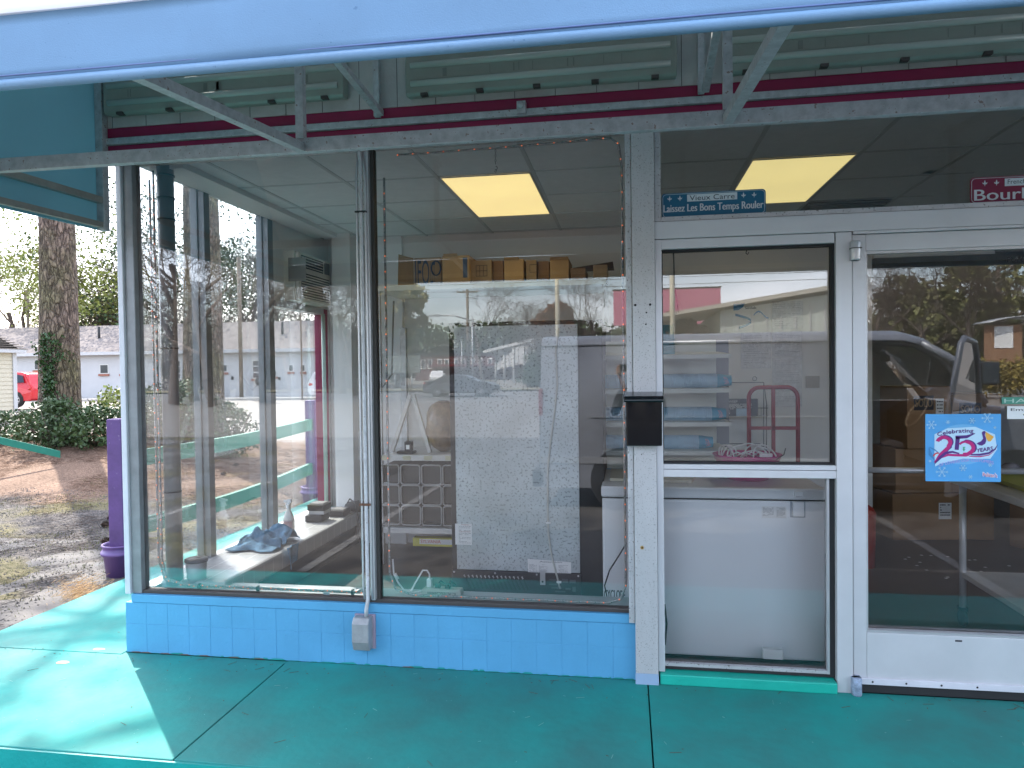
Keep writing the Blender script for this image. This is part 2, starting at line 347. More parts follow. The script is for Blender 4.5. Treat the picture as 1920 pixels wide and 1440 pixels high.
B(1.066, 2.09, -.02, .08, 2.202, 2.2135).build('door_header', ALUW, shop)
B(2.087, 2.16, -.02, .08, 0, 2.213).build('door_jamb', ALUW, shop)
for k, (a, b) in enumerate(((2.16, 3.6), (3.66, 5.1))):
    B(a, b, GY - .003, GY + .003, .40, 2.213).build('window_pane', GL, shop); B(a, b, 0, .1, 0, .40).build('base_wall', BLUE, shop); B(b, b + .06, 0, .1, 0, 2.213).build('mullion', ALU, shop)
B(XJ - .05, XJ + 1.5, 0, .3, 0, 3.45).build('end_wall', BLUE, shop)
# dark line under the door
B(1.07, 2.08, .0, .05, .003, .046).build('door_gap', BLKM, shop)

# --- upper wall above glass
m = MB(); m.box(-2.87, XJ, -.05, .14, 2.945, 3.60)
up = m.build('siding_wall', SIDI, shop)
m = MB()
for k in range(40):
    x = -2.8 + k * .205
    if x < XJ: m.box(x, x + .003, -.0515, -.05, 2.945, 3.6)
m.build('siding_joint', mat('dark_joint', (.12, .12, .12), .8), up)
m = MB(); m.box(-2.87, XJ, -.055, .14, 2.8855, 2.943); m.box(-2.87, -2.83, -.056, .14, 2.945, 3.6); mt = m.build('magenta_trim', MAG, shop, bev=.004)
m = MB(); m.box(-2.87, XJ, -.052, .14, 2.802, 2.848); m.build('magenta_trim', MAG, shop, bev=.004)
m = MB(); m.box(-2.87, XJ, -.072, -.03, 2.85, 2.884); m.build('wall_rail', GALV, shop, bev=.003)
m = MB(); m.box(-2.87, -2.66, -.045, 9, 2.87, 2.93); m.build('side_soffit', MAG, shop)
for k in range(4): B(-2.868 + k * .02, -2.862 + k * .02, -.03, .35, 2.86, 2.869).build('soffit_slat', mat('brown_soffit', (.24, .09, .07), .7), shop)
# roof slab / parapet (throws the shade)
m = MB(); m.box(-2.9, XJ + 1.5, .0, 9, 3.55, 3.75); m.build('roof', mat('flat_roof', (.35, .35, .35), .8), shop)
# --- side window wall (x = -2.75)
SX = -2.76
B(SX - .04, SX + .04, .09, 2.56, 2.79, 2.87).build('side_window_head', ALU2, shop); B(SX - .05, SX + .05, .09, 2.56, .325, .352).build('side_window_frame', ALU2, shop)
for (a, b) in ((.66, .745), (1.50, 1.60)): m = MB(); m.box(SX - .05, SX - .0, a, b, .352, 2.79).box(SX, SX + .045, a + .01, b - .012, .352, 2.79); m.build('side_mullion', mat('dull_corner_metal', (.27, .28, .29), .5, .4), shop, bev=.002)
for (a, b, c, d) in ((.085, .66, .352, 2.79), (.745, 1.50, .352, 2.79), (1.60, 2.50, .352, 2.10)): B(SX - .003, SX + .003, a, b, c, d).build('side_pane', GS, shop)
B(SX - .04, SX + .05, 1.60, 2.50, 2.10, 2.15).build('window_head', ALU, shop)
B(SX - .04, SX + .05, 2.50, 2.58, .325, 2.15).build('side_mullion', MAG, shop)
m = MB(); m.tube([(SX + .07, 2.44, .38), (SX + .07, 2.44, 2.1)], .018, 10); m.build('window_pipe', mat('pale_green_pipe', (.45, .58, .52), .5), shop)
m = MB(); m.box(SX - .06, SX + .03, 1.60, 2.6, 2.152, 2.79).box(SX - .06, SX + .03, 2.58, 9, .325, 2.87); m.build('side_wall', WALL, shop)
m = MB(); m.box(SX + .04, SX + .25, .15, 2.35, 2.765, ZC - .001); m.build('side_bulkhead', WALL, shop)
# --- interior shell
INT = thing('shop_interior', 'dim back room shell of the shop with white walls, grid ceiling and dark floor', 'room', (0, 1.5, 0))
B(-2.72, 6.5, .14, 8.8, -.02, .004).build('floor', mat('dark_vinyl_floor', (.085, .066, .053), .35, 0, .3, 3, .05, 30, stretch=(.3, 3, 1)), INT)
m = MB(); m.box(-2.75, 6.6, .14, 8.9, ZC, ZC + .05); m.build('ceiling', CEIL, INT)
m = MB()
gx = [-2.57 + .0, -1.17, -.56, .05, .70, 1.34, 1.95] ; gx = [-2.38, -1.775, -1.17, -.56, .06, .72, 1.34, 1.96]
for x in gx: m.box(x - .012, x + .012, .14, 2.65, ZC - .004, ZC)
for y in (.13, .75, 1.36, 1.97, 2.58): m.box(-2.55, 2.2, y - .011, y + .011, ZC - .0035, ZC)
for y in (3.2, 3.8, 4.4, 5.0): m.box(-2.5, 6.3, y - .011, y + .011, ZC - .0035, ZC)
m.build('ceiling_grid', mat('grid_bar', (.62, .64, .64), .6), INT)
B(-2.72, 2.0, 2.65, 2.75, .004, ZC).build('back_wall', mat('grey_white_wall', (.78, .77, .75), .6, 0, .05, 2), INT)
B(1.95, 2.0, 2.75, 5.6, .004, ZC).build('partition_wall', WALL, INT)
B(2.0, 6.5, 5.6, 5.7, .004, ZC).build('back_wall', mat('beige_wall', (.42, .40, .34), .7), INT)
B(6.5, 6.6, .3, 5.7, .004, ZC).build('right_wall', WALL, INT)
B(-2.56, -2.39, 2.35, 2.65, .38, ZC).build('corner_column', WALL, INT)
B(-2.39, -2.0, 2.60, 2.65, .004, ZC).build('wall_panel', WHT, INT)
m = MB(); m.tube([(-2.34, 2.5, 2.78), (-2.34, 2.5, 1.05)], .012, 8).box(-2.39, -2.31, 2.47, 2.52, .78, 1.04); m.build('wall_conduit', WHT, INT)
m = MB(); m.tube([(-2.3, 2.45, 2.7), (-2.31, 2.43, 1.9), (-2.28, 2.42, 1.55), (-2.15, 2.42, 1.42), (-2.05, 2.42, 1.55), (-2.03, 2.45, 2.2)], .008, 6); m.build('hanging_cable', mat('grey_cable', (.25, .25, .25), .6), INT)
B(2.0, 2.9, 2.6, 2.65, 2.45, ZC).build('bulkhead', WALL, INT)
# tiled ledge under side windows
m = MB(); m.box(-2.72, -2.30, .15, 2.40, .25, .374); led = m.build('tiled_ledge', TILE, INT, bev=.02)
m = MB()
for k in range(18): y = .22 + k * .123; m.box(-2.301, -2.2992, y - .0015, y + .0015, .262, .355)
for k in range(4): m.box(-2.68 + k * .12, -2.677 + k * .12, .16, 2.38, .3735, .3745)
for k in range(18): y = .22 + k * .123; m.box(-2.7, -2.33, y - .001, y + .001, .3735, .3745)
m.build('tile_grout', mat('pale_grout', (.74, .73, .72), .8), led)
B(-2.72, -2.45, .15, 2.6, .004, .25).build('ledge_base', BLKM, INT)
B(-2.45, .0, .09, .24, .25, .345).build('front_ledge', mat('ledge_grey', (.45, .45, .46), .5), INT, bev=.004)
B(-2.45, .0, .14, .18, .004, .25).build('front_ledge_base', BLKM, INT)
# ceiling light panels
LP = mat('light_panel', (.96, .75, .32), .5, 0, .08, 1.5, emit=.25)
for i, (a, b, c, d, lab) in enumerate(((-1.16, -.57, .76, 1.96, 'glowing yellowish ceiling panel seen through the left front window'), (.733, 1.33, .76, 1.96, 'glowing yellowish ceiling panel behind the transom above the door'))):
    t = thing('ceiling_light', lab, 'ceiling light', ((a + b) / 2, (c + d) / 2, ZC), 'square glowing ceiling panels')
    B(a + .015, b - .015, c + .015, d - .015, ZC - .006, ZC - .0045).build('diffuser', LP, t)
    m = MB(); m.box(a, b, c, c + .014, ZC - .009, ZC - .0045).box(a, b, d - .014, d, ZC - .009, ZC - .0045).box(a, a + .014, c + .0145, d - .0145, ZC - .009, ZC - .0045).box(b - .014, b, c + .0145, d - .0145, ZC - .009, ZC - .0045); m.build('frame', ALU, t)
# air vent on ceiling
m = MB(); m.box(1.35, 1.93, 2.0, 2.6, ZC - .02, ZC - .005)
for k in range(9): m.box(1.38, 1.90, 2.03 + k * .063, 2.06 + k * .063, ZC - .035, ZC - .021)
tag(m.build('ceiling_vent', mat('vent_metal', (.25, .26, .27), .6), None, loc=(1.6, 2.3, ZC)), 'slatted grey ceiling vent behind the lit panel over the door', 'vent')
for (px, py, y, dia) in ((1695, 262, 1.35, .055), (1902, 250, 1.35, .055)):
    p = PY(px, py, y); t = thing('spot_lamp', 'round dark spotlight head under the ceiling, %s' % ('left one behind the transom' if px < 1800 else 'right one above the maroon sign'), 'lamp', (p.x, y, ZC), 'spotlight heads behind the transom')
    m = MB(); m.ball((p.x, y, p.z), .055, 14); m.build('lamp_head', mat('dark_lamp', (.10, .11, .12), .25, .4), t)
    m = MB(); m.tube([(p.x + .03, y, p.z + .03), (p.x + .05, y, ZC)], .008, 6); m.build('lamp_arm', BLKM, t)
m = MB(); p = PY(1740, 305, 1.3); m.box(p.x - .03, p.x + .09, 1.25, 1.35, p.z - .03, ZC); tag(m.build('ceiling_box', mat('cream_box', (.5, .47, .33), .5), None, loc=(p.x, 1.3, ZC), bev=.005), 'cream box hanging from the ceiling between the two spotlight heads', 'box')

# ================================================================ AWNING
AY = -2.02; AX0 = -2.875; AX1 = 5.3
aw = thing('awning', 'long light blue vinyl awning with galvanised frame hanging over the shop front', 'awning', (0, -1, 2.3))
def sheet(mb, p, q, r, s_, nx, ny, amp=.004, th=.006, nrm=None):
    p, q, r, s_ = map(Vector, (p, q, r, s_)); n = (q - p).cross(s_ - p).normalized(); b = len(mb.v)
    for side in (0, 1):
        for j in range(ny + 1):
            for i in range(nx + 1):
                u = i / nx; v = j / ny; c = (p * (1 - u) + q * u) * (1 - v) + (s_ * (1 - u) + r * u) * v
                w = amp * mnoise.noise(c * 2.3) * min(1, 6 * min(v, 1 - v) + .3); mb.v.append(tuple(c + n * (w + side * th)))
    N = (nx + 1) * (ny + 1); o = mb.smooth; mb.smooth = True
    for side in (0, 1):
        for j in range(ny):
            for i in range(nx): a = b + side * N + j * (nx + 1) + i; mb.face([a, a + 1, a + nx + 2, a + nx + 1] if side else [a, a + nx + 1, a + nx + 2, a + 1])
    mb.smooth = o
    for (i0, j0, di, dj, cnt) in ((0, 0, 1, 0, nx), (0, ny, 1, 0, nx), (0, 0, 0, 1, ny), (nx, 0, 0, 1, ny)):
        for k in range(cnt):
            a = b + (j0 + dj * k) * (nx + 1) + i0 + di * k; c = b + (j0 + dj * (k + 1)) * (nx + 1) + i0 + di * (k + 1); mb.face([a, c, c + N, a + N])
    return mb
m = MB(); sheet(m, (AX0, AY, 2.335), (AX1, AY, 2.315), (AX1, AY, 2.50), (AX0, AY, 2.495), 90, 6, .010); val = m.build('valance', FAB, aw)
m = MB(); m.smooth = True; m.tube([(AX0, AY - .004, 2.325), (AX1, AY - .004, 2.305)], .013, 10); m.build('valance_hem', FAB, val)
m = MB(); m.tube([(AX0, AY - .007, 2.347), (AX1, AY - .007, 2.327)], .0022, 6); m.build('hem_cord', mat('faded_purple_cord', (.11, .17, .34), .7), val)
m = MB(); sheet(m, (AX0, AY, 2.497), (AX1, AY, 2.502), (AX1, -1.52, 3.30), (AX0, -1.52, 3.30), 60, 12, .03); sheet(m, (AX0, -1.52, 3.30), (AX1, -1.52, 3.30), (AX1, -.06, 3.72), (AX0, -.06, 3.72), 60, 10, .02); tp = m.build('awning_top', FABW, aw)
# purple swirl band printed on the white slope
m = MB()
for k in range(26):
    def sp(t, w): x = -1.75 + t * 1.25; f = .04 + .09 * math.sin(t * 3.3) + w; y = AY + .5 * f; z = 2.497 + .803 * f; return (x, y - .045, z + .03)
    a = k / 26; b = (k + 1) / 26; m.poly([sp(a, 0), sp(b, 0), sp(b, .018 + .02 * math.sin(b * 3)), sp(a, .018 + .02 * math.sin(a * 3))])
m.build('printed_swirl', mat('lilac_print', (.30, .28, .62), .6), tp)
# left side sheet (blue), two bars and an end post
m = MB(); m.prism([(AY, 2.335), (-.06, 2.38), (-.06, 3.72), (-1.52, 3.30), (AY, 2.497)], AX0 - .003, AX0 + .003, 'x'); m.build('side_sheet', FABI, aw)
m = MB(); m.bar((AX0 + .03, AY, 2.36), (AX0 + .03, -.06, 2.405), .03, .03).bar((AX0 + .03, AY, 2.50), (AX0 + .03, -.06, 2.54), .032, .035); m.build('side_rail', mat('tan_galvanised', (.36, .35, .32), .5, .4, .15, 20), aw)
B(AX0 + .005, AX0 + .05, -.10, -.055, 2.375, 3.3).build('side_post', GALV, aw, bev=.003)
YB = -.96; ZB = 2.475
m = MB(); m.bar((AX0 - .02, YB, ZB), (AX1, YB, ZB - .012), .032, .055); m.build('long_rail', GALV, aw, bev=.002)
m = MB(); m.bar((AX0, AY + .03, 2.36), (AX1, AY + .03, 2.34), .03, .03); m.build('valance_rail', GALV, aw)
for i, x in enumerate((-1.255, .365, 1.95, 3.5)):
    m = MB(); m.bar((x, YB + .01, ZB - .01), (x + .0, AY + .03, 2.36), .032, .034, up=(1, 0, 0)); m.build('lower_strut', GALV, aw)
    m = MB(); m.bar((x, YB - .012, ZB + .02), (x, YB - .012, 3.02), .032, .03, up=(0, 1, 0)); m.build('upright', GALV, aw)
    m = MB(); m.bar((x + .02, -.09, 2.905), (x + .0, YB - .1, 2.99), .03, .032, up=(1, 0, 0)); m.build('upper_strut', GALV, aw)
    m = MB(); m.bar((x + .0, -.085, 2.89), (x + .0, -.085, 3.5), .03, .03, up=(0, 1, 0)); m.build('wall_upright', GALV, aw)
m = MB(); p = PY(978, 203, -.08); m.box(p.x - .022, p.x + .022, -.10, -.06, p.z - .03, p.z + .03).lathe([(0, -.012), (.016, -.012), (.016, 0)], (p.x, -.10, p.z + .01), 12, 'y'); m.build('bracket', GALV, aw)
# conduit from above to outlet box
cd = thing('electrical_conduit', 'grey metal conduit running down the middle of the front window to an outlet box', 'conduit', (MX, -.02, .33))
m = MB(); m.tube([(MX - .05, -.03, 3.5), (MX - .05, -.03, 2.75), (MX - .05, -.012, 2.68), (MX - .048, -.012, .36), (MX - .05, -.035, .31), (MX - .05, -.035, .25)], .011, 10).build('main_pipe', GALV, cd)
for k, dx in enumerate((-.028, -.074)):
    m = MB(); m.tube([(MX - .05 + (dx + .05) * .6, -.01, 2.74), (MX + dx, -.008, 2.60), (MX + dx, -.008, .42), (MX + dx * .9, -.006, .36)], .0065, 8); m.build('side_pipe', ALU, cd)
m = MB(); m.tube([(MX - .05, -.03, 3.35), (MX - .05, -.03, 3.2)], [.02, .024], 12); m.build('coupling', GALV, cd)
m = MB(); p = PY(690, 946, -.02); m.box(MX - .082, MX - .02, -.028, -.018, p.z - .006, p.z + .006); m.build('rusty_clamp', mat('rusty_strap', (.16, .07, .04), .7), cd)
for z in (2.42,): B(MX - .08, MX - .02, -.026, -.002, z, z + .008).build('cable_tie', BLK, cd)
ob = thing('outlet_box', 'weathered grey metal outlet box fixed to the blue base wall below the conduit', 'outlet box', (MX - .05, -.03, .18))
p0 = PY(662, 1157, -.05); p1 = PY(698, 1220, -.05)
m = MB(); m.prism([(-.004, p0.z), (-.055, p0.z), (-.075, p0.z - .03), (-.078, p1.z + .05), (-.06, p1.z), (-.004, p1.z)], p0.x, p1.x - .01, 'x'); m.build('box_cover', mat('worn_grey_box', (.36, .37, .38), .5, .3, .2, 15, .2, 60, speck=(25, .70, (.45, .2, .3))), ob, bev=.006)
m = MB(); m.box(p0.x - .006, p1.x + .004, -.012, -.001, p1.z - .004, p0.z + .004); m.build('back_plate', mat('pink_edge_paint', (.4, .33, .42), .6), ob)
# fluorescent fixtures
FIXM = mat('prismatic_cover', (.27, .30, .26), .3, 0, .12, 3, .15, 90); TUBM = mat('lamp_tube', (.42, .46, .42), .2, 0, .05, 2)
for (x0, x1, z0, z1, lab) in ((-2.79, -1.42, 2.99, 3.20, 'long fluorescent light fixture at the left end under the awning'), (-1.09, .25, 2.966, 3.18, 'long fluorescent light fixture in the middle above the right window pane'), (.47, 2.05, 2.958, 3.17, 'long fluorescent light fixture above the entrance door')):
    t = thing('fluorescent_fixture', lab, 'light fixture', ((x0 + x1) / 2, -.06, z0), 'fluorescent fixtures under the awning')
    m = MB(); m.prism([(-.052, z0 + .012), (-.112, z0), (-.128, z0 + .012), (-.130, z0 + .05), (-.130, z1 - .05), (-.12, z1), (-.052, z1)], x0, x1, 'x'); m.build('cover', FIXM, t, bev=.006)
    for k, zz in enumerate((z0 + .06, z0 + .15)):
        m = MB(); m.tube([(x0 + .03, -.128, zz), (x1 - .03, -.128, zz)], .017, 12); m.build('tube', TUBM, t)
    for k in range(5): xx = x0 + .08 + k * (x1 - x0 - .2) / 4; B(xx, xx + .035, -.136, -.105, z0 - .004, z0 + .010).build('clip', mat('dark_clip', (.06, .05, .045), .6), t)
    for k in range(9):
        xx = x0 + .12 + rnd.random() * (x1 - x0 - .3); B(xx, xx + rnd.choice((.003, .006, .02)), -.1325, -.131, z0 + .085, z0 + .125).build('residue_mark', mat('smudge_mark', (.2, .22, .2), .8), t)

# rope lights
ROPE = mat('clear_rope_light', (.32, .33, .33), .25, 0, .3, 120, spec=.8); BULB = mat('orange_bulb', (.75, .18, .07), .3, 0, .1, 5, emit=.35)
def rope(pts, lab, step=.042, r=.0065):
    t = thing('rope_light', lab, 'rope light', pts[0], 'rope lights round the front windows')
    m = MB(); m.tube(pts, r, 8); m.build('rope', ROPE, t)
    b = MB(); c = MB(); pts = [Vector(p) for p in pts]; acc = 0; k = 0
    for a, d in zip(pts, pts[1:]):
        L_ = (d - a).length; u = (d - a).normalized() if L_ > 0 else Vector((0, 0, 1)); s_ = -acc
        while s_ + step < L_:
            s_ += step; p = a + u * s_; (b if k % 2 else c).ball((p.x, p.y - r * .75, p.z), .0042 if k % 2 else .0035, 6); k += 1
        acc = L_ - s_ if s_ > 0 else acc + L_
    b.build('bulbs', BULB, t, label='row of tiny orange bulbs'); c.build('wire', mat('green_wire', (.03, .10, .08), .5), t)
yr = GY - .012
rope([(-2.68, .12, 2.75), (-2.68, .12, .50), (-2.64, .10, .40), (-2.52, .085, .372), (-1.48, .075, .372), (-1.41, .075, .40)], 'rope light strung down the pipe and along the bottom of the left window')
rope([(-1.28, .075, 2.62), (-1.285, .075, .48), (-1.25, .075, .39), (-1.15, .075, .366), (-.10, .07, .366), (-.04, .07, .39), (-.015, .07, .46), (-.015, .07, 2.6), (-.03, .07, 2.72), (-.07, .07, 2.755), (-.55, .07, 2.742), (-1.2, .07, 2.735)], 'rope light looping round the whole right window pane')
rope([(-2.705, .12, 2.7), (-2.70, .12, .5), (-2.66, .11, .39), (-2.52, .095, .362), (-1.45, .09, .362)], 'second rope light strand beside the grey pipe at the corner')
m = MB(); m.tube([(-2.635, .17, .345), (-2.64, .17, 2.795)], .047, 20); pv = tag(m.build('vertical_pipe', mat('grey_pvc_pipe', (.20, .21, .22), .35, 0, .1, 4), None, loc=(-2.64, .17, .345)), 'thick grey vertical pipe inside the glass corner bound with black ties', 'pipe')
for px_, py_ in ((280, 375), (280, 333), (280, 655), (280, 922), (285, 415)):
    z = PY(px_, py_, .17).z; m = MB(); m.lathe([(.049, z), (.051, z), (.051, z + .008), (.049, z + .008)], (-2.638, .17, 0), 20); ORG[pv.name] = Vector((-2.64, .17, .345)); m.build('cable_tie', BLK, pv)
for x in (-2.42, -2.06, -1.5): m = MB(); m.lathe([(.0, -.006), (.016, -.006), (.016, .006), (0, .006)], (x, .08, .367), 10, 'x'); tag(m.build('cable_tie', BLK, None, loc=(x, .08, .367)), {-2.42: 'black tie on the rope light nearest the glass corner', -2.06: 'black tie on the bottom rope light below the folded towel side', -1.5: 'black tie on the bottom rope light beside the middle conduit'}[x], 'cable tie')
# hooks & chain
t = thing('ceiling_chain', 'short dark chain with a hook hanging from the ceiling above the lit panel', 'chain', (-.70, .25, 2.8))
m = MB()
for k in range(7):
    z = 2.795 - k * .013
    pts = [Vector((-.70, .25, z)) + Vector(((.004 * math.cos(a)) if k % 2 else 0, 0 if k % 2 else .004 * math.cos(a), .008 * math.sin(a))) for a in [i * math.pi / 4 for i in range(9)]]
    m.tube(pts, .0015, 5, False)
m.build('chain_links', BLK, t)
m = MB(); m.tube([(-.70 + .009 * math.sin(a), .25, 2.697 - .009 + .009 * math.cos(a)) for a in [i * .45 for i in range(9)]] + [(-.694, .25, 2.675), (-.70, .25, 2.664), (-.708, .25, 2.672)], .002, 6); m.build('hook', BLK, t)
p = PY(1400, 470, .10); m = MB(); m.tube([(p.x, .1, p.z + .03), (p.x, .1, p.z + .0), (p.x - .004, .1, p.z - .012), (p.x + .004, .1, p.z - .02), (p.x + .010, .1, p.z - .008)], .0025, 6); tag(m.build('black_hook', BLK, None, loc=tuple(p)), 'small black hook at the top of the side light beside the door', 'hook')
p = PY(430, 292, .3); m = MB(); m.tube([(p.x, .3, ZC), (p.x, .3, p.z), (p.x + .01, .3, p.z - .01)], .004, 6); tag(m.build('ceiling_hook', BLKM, None, loc=(p.x, .3, ZC)), 'small dark hook in the ceiling near the glass corner', 'hook')
# mailbox
mb_ = thing('mailbox', 'glossy black metal letter box hung on the weathered post beside the door', 'mailbox', (.075, -.05, 1.2))
m = MB(); m.prism([(-.048, 1.215), (-.13, 1.20), (-.165, 1.44), (-.048, 1.455)], -.005, .165, 'x'); m.build('box_body', mat('black_gloss', (.008, .008, .010), .08), mb_, bev=.006)
m = MB(); m.prism([(-.046, 1.462), (-.18, 1.445), (-.186, 1.425), (-.18, 1.415), (-.046, 1.452)], -.014, .172, 'x'); m.build('lid', mat('black_gloss', (.01, .01, .012), .12), mb_, bev=.003)
# transom street signs
def streetsign(x0, x1, z0, z1, c, lab, lines, cat='sign'):
    t = thing('street_sign', lab, cat, ((x0 + x1) / 2, .03, z0))
    pr = []; r = .018
    for cx, cz, a0 in ((x1 - r, z0 + r, -90), (x1 - r, z1 - r, 0), (x0 + r, z1 - r, 90), (x0 + r, z0 + r, 180)):
        for k in range(5): a = R_(a0 + k * 22.5); pr.append((cx + r * math.cos(a), cz + r * math.sin(a)))
    m = MB(); m.prism(pr, .030, .034); m.build('plate', c, t)
    m = MB(); pts = [(x, .029, z) for x, z in [((q[0] - (x0 + x1) / 2) * .975 + (x0 + x1) / 2, (q[1] - (z0 + z1) / 2) * .91 + (z0 + z1) / 2) for q in pr]]; m.tube(pts + [pts[0]], .0012, 5, False); m.build('border', SIGNT, t)
    for ln in lines: m = MB(); m.use(SIGNT if len(ln) < 6 else c); text(m, ln[0], wall_at(.0288), *ln[1:5], bold=.0012); m.build('lettering', None, t)
    return t
z0, z1 = 2.325, 2.448
s1 = streetsign(.180, .680, z0, z1, SIGNB, 'blue metal street sign reading Vieux Carre, standing in the transom window', [('Laissez Les Bons Temps Rouler', .19, .668, z0 + .018, z0 + .066)])
s2 = streetsign(1.597, 2.10, z0 + .002, z1 + .002, SIGNR, 'maroon metal street sign starting with Bour, standing in the transom window', [('Bourbon St', 1.615, 2.08, z0 + .016, z0 + .068)])
for t, xa, c, w1, w2, word in ((s1, .305, SIGNB, .305, .545, 'Vieux Carre'), (s2, 1.745, SIGNR, 1.745, 1.95, 'French Quarter')):
    B(w1, w2, .0288, .0296, z0 + .078, z0 + .113).build('name_panel', SIGNT, t)
    m = MB(); text(m, word, wall_at(.0283), w1 + .012, w2 - .012, z0 + .083, z0 + .108); m.build('lettering', mat('sign_dark_text', (.02, .04, .06), .6), t)
    for q in ((w1 - .085, w1 - .035, w2 + .03, w2 + .08)):
        m = MB(); zc = z0 + .095
        m.poly([(q, .0288, zc + .016), (q - .004, .0288, zc + .004), (q, .0288, zc - .014), (q + .004, .0288, zc + .004)]); m.poly([(q - .012, .0288, zc + .005), (q - .005, .0288, zc + .002), (q, .0288, zc - .004), (q - .008, .0288, zc - .003)]); m.poly([(q + .012, .0288, zc + .005), (q + .005, .0288, zc + .002), (q, .0288, zc - .004), (q + .008, .0288, zc - .003)])
        m.build('lily_emblem', SIGNT, t)
# ---- air conditioner in the side wall
t = thing('air_conditioner', 'beige window air conditioner mounted high in the side wall above the third pane', 'air conditioner', (-2.55, 1.95, 2.2))
xa, xb, ya, yb, za, zb = -2.74, -2.635, 1.79, 2.44, 2.16, 2.565
ACM = mat('ac_cream', (.80, .77, .66), .5, 0, .08, 6)
B(xa, xb, ya, yb, za, zb).build('case', ACM, t, bev=.012)
B(xb, xb + .03, ya + .01, yb - .01, za + .01, zb - .01).build('front_panel', mat('ac_front', (.82, .79, .70), .5), t, bev=.01)
m = MB(); m.box(xb + .0305, xb + .034, ya + .05, yb - .18, zb - .13, zb - .03); g_ = m.build('top_grille', BLKM, t)
m = MB(); [m.box(xb + .0345, xb + .038, ya + .05, yb - .18, zb - .12 + k * .024, zb - .114 + k * .024) for k in range(4)]; m.build('louvre', mat('ac_front', (.82, .79, .70), .5), g_)
m = MB(); m.box(xb + .0305, xb + .033, ya + .05, yb - .05, za + .03, zb - .16); g_ = m.build('front_grille', BLKM, t)
m = MB(); [m.box(xb + .0335, xb + .040, ya + .05, yb - .05, za + .035 + k * .022, za + .045 + k * .022) for k in range(10)]; m.build('louvre', mat('ac_front', (.82, .79, .70), .5), g_)
B(xb + .031, xb + .036, yb - .15, yb - .05, zb - .13, zb - .03).build('control_panel', mat('ac_control', (.2, .2, .19), .5), t)
B(xa + .05, xa + .2, ya - .003, ya - .001, zb - .25, zb - .06).build('side_vents', mat('ac_shadow', (.3, .29, .25), .5), t)
# ================================================================ POSTER ON THE DOOR
x0, x1, z0, z1 = 1.402, 1.730, 1.022, 1.342
t = thing('anniversary_poster', 'square light blue poster reading Celebrating 25 Years taped to the entrance door glass', 'poster', ((x0 + x1) / 2, .03, z0))
B(x0, x1, .030, .032, z0, z1).build('sheet', mat('sky_blue_print', (.09, .40, .80), .5, 0, .12, 5), t)
Wp = x1 - x0; Hp = z1 - z0
def U(u, v): return (x0 + u * Wp, z1 - v * Hp)      # u,v in 0..1 from top left
def pm(name, m_, polys, dy, parent=t):
    m = MB()
    for po in polys: m.poly([(U(u, v)[0], .030 - dy, U(u, v)[1]) for u, v in po][::-1])
    return m.build(name, m_, parent)
def ell(cu, cv, ru, rv, n=28, a0=0, a1=360): return [(cu + ru * math.cos(R_(a0 + (a1 - a0) * k / n)), cv + rv * math.sin(R_(a0 + (a1 - a0) * k / n))) for k in range(n)]
def stroke(pts, ws):                                # variable width stroke as quads
    out = []; P = [Vector((a, b)) for a, b in pts]; n = len(P); L_ = []; Rr = []
    for i, p in enumerate(P):
        d = (P[min(i + 1, n - 1)] - P[max(i - 1, 0)]).normalized(); w = ws[i] if isinstance(ws, list) else ws
        L_.append(p + Vector((-d.y, d.x)) * w / 2); Rr.append(p - Vector((-d.y, d.x)) * w / 2)
    for i in range(n - 1): out.append([tuple(L_[i]), tuple(L_[i + 1]), tuple(Rr[i + 1]), tuple(Rr[i])])
    return out
def arc(cu, cv, ru, rv, a0, a1, n=16): return [(cu + ru * math.cos(R_(a0 + (a1 - a0) * k / n)), cv + rv * math.sin(R_(a0 + (a1 - a0) * k / n))) for k in range(n + 1)]
GLOW = mat('pale_glow_print', (.55, .78, .95), .5, 0, .02); WP = mat('white_print', (.85, .88, .92), .5, 0, .01); ORG_ = mat('orange_print', (.85, .42, .06), .5)
pm('pale_shape', mat('mid_blue_print', (.17, .50, .84), .5), [ell(.5, .45, .38, .30)], .0004)
pm('pale_shape', GLOW, [[(.12, .62), (.12, .30), (.30, .21), (.66, .19), (.92, .30), (.95, .52), (.86, .66), (.5, .66), (.2, .74), (.13, .78)]], .0008)
for cu, cv, s_ in ((.08, .16, .07), (.82, .06, .08), (.62, .10, .045), (.22, .86, .085), (.50, .80, .05), (.60, .93, .03), (.3, .12, .03), (.92, .2, .02), (.86, .75, .03), (.06, .7, .02)):
    fl = []
    for k in range(6):
        a = k * math.pi / 3; e = (cu + s_ * math.cos(a), cv + s_ * math.sin(a)); fl += stroke([(cu, cv), e], .010)
        if s_ > .04:
            mdp = (cu + s_ * .6 * math.cos(a), cv + s_ * .6 * math.sin(a))
            for da in (.6, -.6): fl += stroke([mdp, (mdp[0] + s_ * .35 * math.cos(a + da), mdp[1] + s_ * .35 * math.sin(a + da))], .007)
    pm('snowflake', mat('snow_print', (.42, .70, .92), .5), fl, .0010)
m = MB()
_ci = [0]
def curve_text(mb, body, cu, v_of, u0, u1, h, slope=0, dy=.0016):
    vs, fs = textpts(body); a = min(v.x for v in vs); b_ = max(v.x for v in vs); c = min(v.y for v in vs); d = max(v.y for v in vs); b = len(mb.v); _ci[0] = (_ci[0] + 1) % 3
    for v in vs:
        q = (v.x - a) / (b_ - a); u = u0 + q * (u1 - u0); vv = v_of(q) - h * (v.y - c) / (d - c); X, Z = U(u, vv); mb.v.append((X, .030 - dy - .00012 * _ci[0], Z))
    for f in fs: mb.face([b + i for i in f])
    return mb
for off in (0, .004): curve_text(m, 'Celebrating', 0, lambda q, o=off: .345 - .055 * q - .02 * math.sin(q * 3.14) + o, .155 + off, .635 + off, .075)
